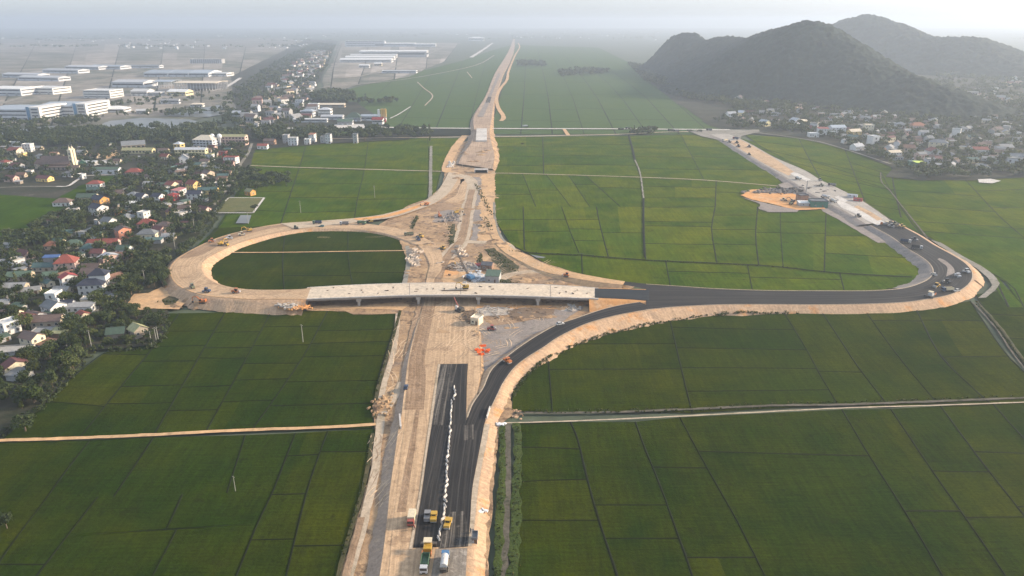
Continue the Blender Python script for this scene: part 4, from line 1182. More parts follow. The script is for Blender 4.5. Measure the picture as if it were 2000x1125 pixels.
# zones: outline in photo pixels, trees per 100 square metres, height range, tall share, bright share, wording
ZONES = [
    ('tree among the houses at the near end of the left village', [(-20, 520), (140, 500), (260, 480), (330, 520), (318, 560), (250, 600), (200, 640), (140, 690), (-20, 760)], 1.15, (3.5, 7.5), .12, .08),
    ('tree in the belt between left village and near paddies', [(-20, 760), (60, 705), (140, 660), (180, 684), (142, 735), (78, 800), (0, 848), (-40, 860)], 2.6, (4, 7.5), .1, .35),
    ('tree around the green-roofed paddy cottage', [(165, 660), (185, 630), (250, 605), (325, 612), (318, 650), (300, 680), (176, 682)], 3.6, (2.5, 5.5), .1, .2),
    ('tree in the grove between white villa and loop', [(228, 590), (240, 540), (290, 500), (335, 500), (326, 540), (328, 572), (290, 570), (250, 590)], 2.6, (4, 8), .15, .12),
    ('tree in the middle of the left village', [(60, 470), (200, 370), (300, 330), (470, 325), (440, 380), (400, 430), (345, 495), (260, 490), (140, 505), (0, 520), (0, 480)], 1.05, (4, 8), .15, .05),
    ('tree in the grove between the left village and its paddy field', [(-30, 475), (60, 452), (150, 402), (200, 370), (170, 430), (120, 480), (-20, 530)], 1.8, (4, 8), .1, .05),
    ('tree along the paddy edge of the left village above the loop', [(345, 495), (400, 425), (425, 420), (395, 460), (360, 500), (335, 520)], 3.0, (3.5, 7), .15, .1),
    ('tree beside the lane and ball field at the edge of the left village', [(400, 420), (440, 375), (470, 335), (500, 340), (575, 348), (560, 366), (500, 375), (440, 385), (418, 415)], 1.6, (4, 8), .15, .05),
    ('tree around the brown church in the upper left village', [(-30, 290), (240, 280), (300, 325), (200, 366), (120, 352), (-30, 372)], .5, (4, 7.5), .2, .02),
    ('tree behind the school buildings of the left village', [(240, 278), (490, 272), (480, 318), (300, 326)], .6, (4, 8), .2, .02),
    ('tree in the dark belt between the left village and the river', [(-40, 266), (110, 257), (240, 254), (390, 252), (480, 264), (470, 276), (240, 284), (-40, 292)], 1.3, (6, 11), .35, 0),
    ('tree in the roadside belt by the tall narrow houses', [(490, 256), (640, 256), (690, 262), (700, 272), (640, 274), (500, 280)], 1.4, (6, 11), .2, 0),
    ('tree on the cross road left of the highway', [(690, 262), (740, 256), (800, 257), (842, 260), (840, 270), (700, 274)], .9, (6, 12), .1, 0),
    ('tree by the river in front of the blue-ended factories', [(-40, 244), (180, 232), (200, 240), (150, 250), (-40, 262)], .55, (6, 10), .3, 0),
    ('tree on the bank of the long pond', [(220, 252), (410, 246), (440, 228), (420, 224), (380, 229), (220, 229), (220, 227), (450, 214), (470, 240), (400, 256)], .5, (6, 10), .2, 0),
    ('tree in the wood beside the far paddies left of the highway', [(600, 192), (640, 182), (690, 185), (700, 203), (650, 206), (610, 200)], .8, (9, 14), .1, 0),
    ('tree in the row at the edge of the far left paddies', [(690, 197), (720, 196), (790, 200), (790, 206), (700, 206)], .28, (8, 13), .1, 0),
    ('tree in the hazy far village left of the white sheds', [(440, 190), (560, 110), (620, 85), (655, 90), (640, 130), (600, 190), (620, 210), (600, 245), (480, 262), (430, 240)], .2, (6, 11), .15, 0),
    ('tree in the clump on the cross road right of the highway', [(1232, 258), (1282, 255), (1284, 264), (1234, 266)], 1.5, (6, 9), .1, 0),
    ('tree in the hazy clumps standing in the far right paddies', [(1090, 140), (1150, 136), (1200, 141), (1160, 148), (1095, 152)], .3, (9, 13), .1, 0),
    ('tree in the hazy clumps standing in the far right paddies', [(1008, 121), (1066, 123), (1066, 131), (1012, 131)], .3, (9, 13), .1, 0),
    ('tree at the foot of the right hill', [(1225, 126), (1290, 130), (1330, 165), (1420, 190), (1540, 205), (1560, 222), (1450, 214), (1340, 196), (1300, 175), (1260, 160)], .6, (7, 12), .15, 0),
    ('tree in the right village below the hill', [(1395, 240), (1440, 206), (1560, 205), (1700, 215), (1900, 205), (2050, 200), (2100, 330), (1920, 345), (1800, 345), (1745, 330), (1640, 282), (1560, 262), (1440, 255)], .5, (5, 9), .15, 0),
    ('tree in the hazy valley right of the main hill', [(1820, 214), (1825, 150), (1960, 130), (2100, 126), (2100, 215)], .14, (8, 13), .1, 0),
    ('tree scattered over the industrial plain', [(200, 215), (300, 190), (470, 180), (540, 120), (590, 100), (600, 150), (560, 190), (450, 212), (400, 200), (300, 212)], .07, (6, 11), .1, 0),
    ('tree scattered over the industrial plain', [(-40, 240), (200, 228), (240, 200), (180, 205), (60, 240), (-40, 250)], .18, (6, 10), .1, 0),
    ('tree on the paddy edge of the right village', [(1480, 258), (1560, 258), (1640, 278), (1740, 318), (1735, 312), (1640, 268), (1560, 246)], .8, (6, 9), .1, 0),
    ('tree on the paddy edge of the right village', [(1745, 340), (1800, 343), (1920, 338), (2050, 330), (2050, 345), (1920, 350), (1800, 352)], .9, (6, 9), .1, 0),
]
# single trees the photo shows standing alone: pixel, height, kind, label
SINGLES = [
    (50, 842, 8.5, 2, 'lone dark tree over the dirt path at the left edge of the frame'),
    (303, 632, 7.5, 1, 'taller round tree right of the green-roofed cottage by the paddies'),
    (163, 495 + 20, 6.5, 2, 'bushy yellow-green tree right of the house with the red hip roof'),
    (497, 412, 6, 3, 'lone tree at the right corner of the ball field'),
    (840, 277, 8, 4, 'slim tree at the top of the straight grey canal'),
    (713, 274, 13, 0, 'big spreading tree on the paddy edge left of the grey canal'),
    (1020, 284, 4, 3, 'small bush in the paddies right of the far highway bridge'),
    (14, 1032, 6, 2, 'dark bush on the field bank at the left frame edge, bottom left'),
]
def plant_all():
    spots = []
    for zi, (word, poly, dens, (h0, h1), tall, bright) in enumerate(ZONES):
        xs = [p[0] for p in poly]; ys = [p[1] for p in poly]
        gp = [P(a, b) for a, b in poly]
        gx0, gx1 = min(p[0] for p in gp), max(p[0] for p in gp); gy0, gy1 = min(p[1] for p in gp), max(p[1] for p in gp)
        n = int((gx1 - gx0) * (gy1 - gy0) * dens * (1.65 if zi < 10 else 1.3) / 100); ns0 = len(spots)
        gpoly = [(p[0], p[1]) for p in gp]
        for _ in range(n):
            x, y = R.uniform(gx0, gx1), R.uniform(gy0, gy1)
            if not inside(gpoly, x, y): continue
            if n2(x, y, 0.03, 4 + zi) < -0.42 and zi < 12: continue
            if not free(x, y, -0.6): continue
            h = R.uniform(h0, h1) * 1.12
            kind = R.choice((4, 5)) if R.random() < tall else R.randrange(4)
            spots.append((math.hypot(x, y), x, y, h, kind, 'leaf_bright' if R.random() < bright else 'leaf', zi))
    def vis(s):
        d, x, y = s[0], s[1], s[2]
        a = x / y * 1.0
        zc = y * cp + H * sp
        return abs(x / zc * F) < 1000 + 6
    spots.sort(key=lambda s: (not vis(s), s[0]))
    near, rest = spots[:292], spots[292:]
    LOOK = {0: 'rounded', 1: 'broad', 2: 'wide spreading', 3: 'bushy', 4: 'slim upright', 5: 'tall narrow'}
    for d, x, y, h, kind, lm, zi in near:
        z = gz(x, y)
        word = ('bright green ' if lm == 'leaf_bright' else 'dark green ') + LOOK[kind] + ' ' + ZONES[zi][0]
        plant_tree((x, y, z), kind, h / PROTO[kind][0], lm, word, 'trees of the left village, ' + ('bright' if lm == 'leaf_bright' else 'dark') + ' ' + LOOK[kind] + ', zone ' + ZONES[zi][0])
    for px, py, h, kind, lab in SINGLES:
        g = G(px, py)
        plant_tree(g, kind, h / PROTO[kind][0], 'leaf_bright' if 'yellow' in lab else 'leaf', lab, None)
    V, Q, T = [], [], []
    off = 0
    for d, x, y, h, kind, lm, zi in rest:
        hh, ww, lob = PROTO[kind]
        k = h / hh
        n = 110 if d < 700 else (70 if d < 1300 else 40)
        v, q = leaf_cloud(lob, n, 0.36 * math.sqrt(420 / n) * 0.85)
        v = v * k
        a = R.uniform(0, 6.28); c, s_ = math.cos(a), math.sin(a)
        v = np.stack([v[:, 0] * c - v[:, 1] * s_ + x, v[:, 0] * s_ + v[:, 1] * c + y, v[:, 2] + gz(x, y)], 1)
        V.append(v); Q.append(q + off); off += len(v); T.append(np.full(len(q), R.random()))
    o = mesh_np('tree_mass', np.concatenate(V), np.concatenate(Q), MT['leaf_mass'], {'tint': np.concatenate(T)})
    tag(o, 'mass of dark green trees filling the villages and belts of the middle distance', 'trees', kind='stuff')
    # far belts of woodland and scrub dissolving in the haze
    V, Q, T = [], [], []; off = 0
    for _ in range(1500):
        y = 40 + 62 * R.random() ** 0.8 + 6
        x = R.uniform(-150, 1300) if R.random() < .8 else R.uniform(1850, 2100)
        if y > 76 and x > 650: y = R.uniform(48, 76)
        if y > 92: y = R.uniform(50, 92)
        p = P(x, y)
        if n2(p[0], p[1], 0.0012, 3) < 0.0: continue
        lob = [((R.uniform(-30, 30), R.uniform(-12, 12), 5), (R.uniform(8, 20), 8, 5)) for _ in range(3)]
        v, q = leaf_cloud(lob, 26, 3.6)
        V.append(v + np.array([p[0], p[1], 0])); Q.append(q + off); off += len(v); T.append(np.full(len(q), R.random()))
    o = mesh_np('distant_woodland', np.concatenate(V), np.concatenate(Q), MT['leaf_mass'], {'tint': np.concatenate(T)})
    tag(o, 'far-off belts of trees fading into the haze along the horizon', 'woodland', kind='stuff')
    # shrubs and weeds
    def weeds(name, label, lines, dens, hgt, wid, mat, size=.22):
        V, Q, T = [], [], []; off = 0
        for ln in lines:
            c = smooth([tuple(G(*p)) for p in ln], 4)
            s = np.r_[0, np.cumsum(np.linalg.norm(np.diff(c, axis=0), axis=1))]
            for _ in range(int(s[-1] * dens)):
                u = R.uniform(0, s[-1]); p = [np.interp(u, s, c[:, i]) for i in range(3)]
                x, y = p[0] + R.gauss(0, wid * .4), p[1] + R.gauss(0, wid * .4)
                h = hgt * R.uniform(.4, 1.3)
                v, q = leaf_cloud([((0, 0, h * .5), (h * .6, h * .6, h * .5))], 16, size * max(1, h * .7))
                V.append(v + np.array([x, y, gz(x, y) - .05])); Q.append(q + off); off += len(v); T.append(np.full(len(q), R.random()))
        o = mesh_np(name, np.concatenate(V), np.concatenate(Q), MT[mat], {'tint': np.concatenate(T)})
        return tag(o, label, 'shrubs', kind='stuff')
    weeds('roadside_shrubs', 'rough green shrubs and weeds lining the ditch right of the near highway',
          [[(979, 832), (979, 911), (974, 1000), (968, 1125)], [(983, 832), (983, 911), (979, 1000), (973, 1125)], [(1008, 832), (1009, 911), (1006, 1000), (998, 1125)], [(1012, 832), (1013, 911), (1010, 1000), (1002, 1125)]], 0.8, .26, 1.8, 'weed_leaf')
    weeds('embankment_shrubs', 'dark green bushes along the foot of the curved ramp embankment',
          [[(1003, 775), (1015, 752), (1035, 728), (1070, 700), (1105, 682)], [(1005, 770), (1030, 735), (1060, 706)], [(1105, 682), (1180, 655), (1260, 634)], [(1260, 634), (1400, 616), (1560, 612)]], 1.2, 1.1, 1.2, 'weed_leaf', .3)
    weeds('village_bushes', 'low bushes on the paddy edge of the left village and around the cottage',
          [[(176, 684), (205, 686), (240, 684), (300, 678)], [(300, 676), (322, 650), (326, 615)], [(180, 684), (142, 734), (80, 800), (0, 848)], [(200, 672), (290, 670)], [(345, 500), (395, 462), (425, 425)], [(485, 340), (455, 372), (425, 412)]], 1.6, 1.5, 2.6, 'leaf_mass', .36)
    weeds('site_weeds', 'dry and green weeds scattered over the building site north of the viaduct',
          [[(950, 490), (985, 515), (1005, 530)], [(960, 490), (1000, 515)], [(938, 495), (936, 518)], [(975, 550), (1020, 552)], [(945, 425), (960, 450)], [(935, 440), (945, 445)], [(804, 445), (814, 424)], [(880, 440), (880, 480)], [(318, 588), (345, 590)], [(930, 360), (960, 420)]], 1.0, .9, 3.0, 'weed_leaf', .3)
    weeds('canal_weeds', 'green weeds growing on the banks of the canal and field paths',
          [[(1005, 801), (1250, 799), (1500, 788), (1640, 786), (2000, 773)], [(1005, 810), (1250, 808), (1500, 797)], [(780, 612), (768, 655), (752, 705), (735, 765)], [(724, 850), (711, 935), (692, 1005), (668, 1085)], [(990, 490), (1132, 500), (1267, 510), (1500, 521), (1625, 534)], [(1905, 592), (1980, 685)], [(838, 290), (836, 384)]], .55, .55, .5, 'weed_leaf', .25)
# ================================================================ BUILDINGS
WALL = dict(white=(.64, .63, .60), cream=(.66, .58, .42), grey=(.36, .36, .35), yellow=(.68, .50, .19), pink=(.56, .40, .34), coral=(.60, .25, .16), tan=(.46, .38, .28), orange=(.60, .31, .09), stone=(.28, .24, .19), red=(.36, .05, .045), palegrey=(.55, .56, .57), blue=(.12, .24, .38), greenw=(.06, .17, .125), brown=(.26, .17, .12), paleyellow=(.70, .62, .36))
ROOF = dict(red=(.22, .06, .042), orange=(.27, .11, .06), maroon=(.12, .045, .042), green=(.075, .115, .08), teal=(.065, .115, .105), grey=(.27, .27, .265), darkgrey=(.10, .10, .105), navy=(.032, .036, .055), brown=(.13, .09, .075), olive=(.29, .28, .14), blue=(.06, .12, .28), white=(.60, .60, .58), palegrey=(.44, .455, .47), bright=(.30, .05, .042), slate=(.17, .18, .185), concrete=(.42, .40, .36), bluegrey=(.33, .38, .43), rust=(.19, .105, .07), cream=(.72, .62, .47), lime=(.45, .55, .10), pinkr=(.45, .18, .17))
def roof_mat(k):
    key = 'roof_' + k
    if key not in MT:
        m, nt, b, out = nodes(key)
        tc = N(nt, 'ShaderNodeTexCoord')
        o = tc.outputs['Object']
        f = noise_n(nt, o, 0.7, 5, 0.7)
        base = N(nt, 'ShaderNodeRGB'); base.outputs[0].default_value = (*ROOF[k], 1)
        c = scalec(nt, base.outputs[0], rng(nt, f, 0.28, 0.72, 0.7, 1.25))
        wv = N(nt, 'ShaderNodeTexWave', wave_type='BANDS', bands_direction='X')
        wv.inputs['Scale'].default_value = 1.6; wv.inputs['Distortion'].default_value = 0.4
        nt.links.new(o, wv.inputs['Vector'])
        c = scalec(nt, c, rng(nt, wv.outputs['Fac'], 0, 1, 0.86, 1.1))
        g = noise_n(nt, o, 0.25, 4, 0.7)
        c = mixc(nt, rng(nt, g, 0.55, 0.72, 0, 0.5), c, (0.09, 0.085, 0.07) if k not in ('white', 'palegrey', 'cream', 'bluegrey') else (0.4, 0.4, 0.39))
        oi = N(nt, 'ShaderNodeObjectInfo')
        c = scalec(nt, c, rng(nt, oi.outputs['Random'], 0, 1, 0.8, 1.2))
        nt.links.new(c, b.inputs['Base Color'])
        b.inputs['Roughness'].default_value = 0.65
        b.inputs['Specular IOR Level'].default_value = 0.3
        addbump(nt, b, wv.outputs['Fac'], 0.4, 0.06)
        MT[key] = m
    return MT[key]
def wall_mat(k):
    key = 'wall_' + k
    if key not in MT: MT[key] = plain_mat(key, WALL[k], 0.85, 0.16, 0.9, rand=0.08, dirt=tuple(c * .55 for c in WALL[k]))
    return MT[key]
MT['glass'] = plain_mat('window_glass', (.025, .03, .035), 0.25, 0.3, 2.0, spec=0.6)
MT['frame'] = plain_mat('window_frame', (.5, .48, .44), 0.6)
MT['door'] = plain_mat('door_wood', (.14, .085, .05), 0.6)
MT['steelwhite'] = plain_mat('tank_steel', (.7, .7, .68), 0.35)

def roof_mesh(W, D, h, kind, rh, ov=0.5, th=0.16):
    m = MB()
    w, d = W / 2 + ov, D / 2 + ov
    if kind == 'gable':
        for s in (-1, 1):
            e = h - ov * rh / (D / 2)
            a, b = (-w, s * d, e), (w, s * d, e); c, dd = (w, 0, h + rh), (-w, 0, h + rh)
            up = lambda p: (p[0], p[1], p[2] + th)
            lo = [a, b, c, dd]; hi = [up(p) for p in lo]
            m.face(hi); m.face(lo[::-1])
            m.face([lo[0], lo[1], hi[1], hi[0]]); m.face([lo[1], lo[2], hi[2], hi[1]]); m.face([lo[3], lo[0], hi[0], hi[3]])
        m.box((0, 0, h + rh + th), (2 * w, 0.3, 0.14))
    elif kind == 'hip':
        r = max(0.2, w - d * 0.95) if w > d else 0.15
        e = h - 0.15
        A = [(-w, -d, e), (w, -d, e), (w, d, e), (-w, d, e)]
        T = [(-r, 0, h + rh), (r, 0, h + rh)]
        m.face([A[0], A[1], T[1], T[0]]); m.face([A[2], A[3], T[0], T[1]]); m.face([A[1], A[2], T[1]]); m.face([A[3], A[0], T[0]])
        m.box((0, 0, e - 0.08), (2 * w, 2 * d, 0.15))
        m.box((0, 0, h + rh + .02), (2 * r + .3, 0.28, 0.16))
    elif kind == 'shed':
        lo = [(-w, -d, h + .05), (w, -d, h + .05), (w, d, h + rh), (-w, d, h + rh)]
        hi = [(p[0], p[1], p[2] + th) for p in lo]
        m.face(hi); m.face(lo[::-1])
        for i in range(4): m.face([lo[i], lo[(i + 1) % 4], hi[(i + 1) % 4], hi[i]])
    else:
        m.box((0, 0, h + .08), (W + .3, D + .3, .22))
        for s in (-1, 1):
            m.box((0, s * (D / 2 + .05), h + .45), (W + .28, .15, .6))
            m.box((s * (W / 2 + .06), 0, h + .44), (.15, D - .1, .58))
    return m

def walls_mesh(W, D, h, kind, rh, base=0.5):
    m = MB()
    m.box((0, 0, (h - base) / 2), (W, D, h + base))
    if kind == 'gable':
        for s in (-1, 1):
            x = s * (W / 2 - 0.01)
            m.face([(x, -D / 2, h), (x, D / 2, h), (x, 0, h + rh)])
    if kind == 'shed':
        for s in (-1, 1):
            x = s * (W / 2 - 0.01)
            m.face([(x, -D / 2, h), (x, D / 2, h), (x, D / 2, h + rh)])
        m.face([(-W / 2, D / 2 - .01, h), (W / 2, D / 2 - .01, h), (W / 2, D / 2 - .01, h + rh), (-W / 2, D / 2 - .01, h + rh)])
    return m

def window_obj(parent, side, u, z, W, D, ww=1.1, wh=1.3, fm='frame'):
    m = MB()
    if side == 'f':
        m.box((u, -D / 2 - .03, z), (ww + .24, .06, wh + .24), m=0)
        m.box((u, -D / 2 - .05, z), (ww, .05, wh), m=1)
        m.box((u, -D / 2 - .065, z), (.07, .05, wh), m=0)
    else:
        m.box((W / 2 + .03, u, z), (.06, ww + .24, wh + .24), m=0)
        m.box((W / 2 + .05, u, z), (.05, ww, wh), m=1)
        m.box((W / 2 + .065, u, z), (.05, .07, wh), m=0)
    return m.build('window', [MT[fm], MT['glass']], parent)

def house(label, pos, W, D, h, roof, rh, rot, rc, wc, floors=1, group=None, name='house', cat='house', ov=0.5, win=True, door=True, extra=None, porch=None):
    e = empty(name, pos, math.radians(rot), label, cat, group)
    walls_mesh(W, D, h, roof, rh).build('wall', wall_mat(wc), e)
    roof_mesh(W, D, h, roof, rh, ov).build('roof', roof_mat(rc), e)
    if win:
        fh = h / floors
        nf = max(1, min(4, int(W / 3.2))); ns = max(1, min(3, int(D / 3.5)))
        for f in range(floors):
            z = fh * f + fh * 0.55
            for i in range(nf):
                u = (i + .5) / nf * W - W / 2
                if f == 0 and i == nf // 2 and door: continue
                window_obj(e, 'f', u, z, W, D)
            for i in range(ns):
                window_obj(e, 's', (i + .5) / ns * D - D / 2, z, W, D)
    if door:
        nf = max(1, min(4, int(W / 3.2)))
        u = (nf // 2 + .5) / nf * W - W / 2
        MB().box((u, -D / 2 - .04, 1.1), (1.5, .08, 2.2)).build('door', MT['door'], e)
    if name == 'house' and pos[2] > -10:
        OCC.append((pos[0] + math.sin(math.radians(rot)) * (D / 2 + 1.5), pos[1] - math.cos(math.radians(rot)) * (D / 2 + 1.5), W * .42 + .8))
    if porch:
        pw, pd, pc = porch
        m = MB(); m.box((0, -D / 2 - pd / 2, 2.7), (pw, pd, .16), rx=math.radians(6))
        for s in (-1, 1): m.cyl((s * pw * .46, -D / 2 - pd * .9, -.3), (s * pw * .46, -D / 2 - pd * .9, 2.6), .1, n=6)
        m.build('porch', roof_mat(pc), e)
    if extra == 'tank':
        m = MB(); m.cyl((W * .2 - .9, D * .2, h + rh + .6), (W * .2 + .9, D * .2, h + rh + .6), .55, n=12)
        m.box((W * .2, D * .2, h + rh * .5), (1.4, .9, max(.3, rh)))
        m.build('water_tank', MT['steelwhite'], e)
    if extra == 'terrace':
        m = MB(); m.box((W / 2 + 2.2, 0, 1.4), (4.4, D, 3.4)); m.build('terrace', wall_mat(wc), e)
        m = MB()
        for s in (-1, 1): m.box((W / 2 + 2.2, s * (D / 2 - .1), 3.5), (4.4, .15, .8))
        m.box((W / 2 + 4.3, 0, 3.5), (.15, D - .3, .8)); m.build('railing', MT['frame'], e)
    r = 0.5 * math.hypot(W, D)
    if W > 1.6 * D:
        c, s = math.cos(math.radians(rot)), math.sin(math.radians(rot))
        for t in (-.33, 0, .33): OCC.append((pos[0] + t * W * c, pos[1] + t * W * s, D * .62))
    else: OCC.append((pos[0], pos[1], r * .85))
    return e

def at_house(x, y, D, rot):
    "base centre of a house whose front foot is seen at a pixel"
    g = G(x, y)
    r = math.radians(rot)
    px, py = g.x - math.sin(r) * D / 2, g.y + math.cos(r) * D / 2
    return (px, py, gz(px, py))

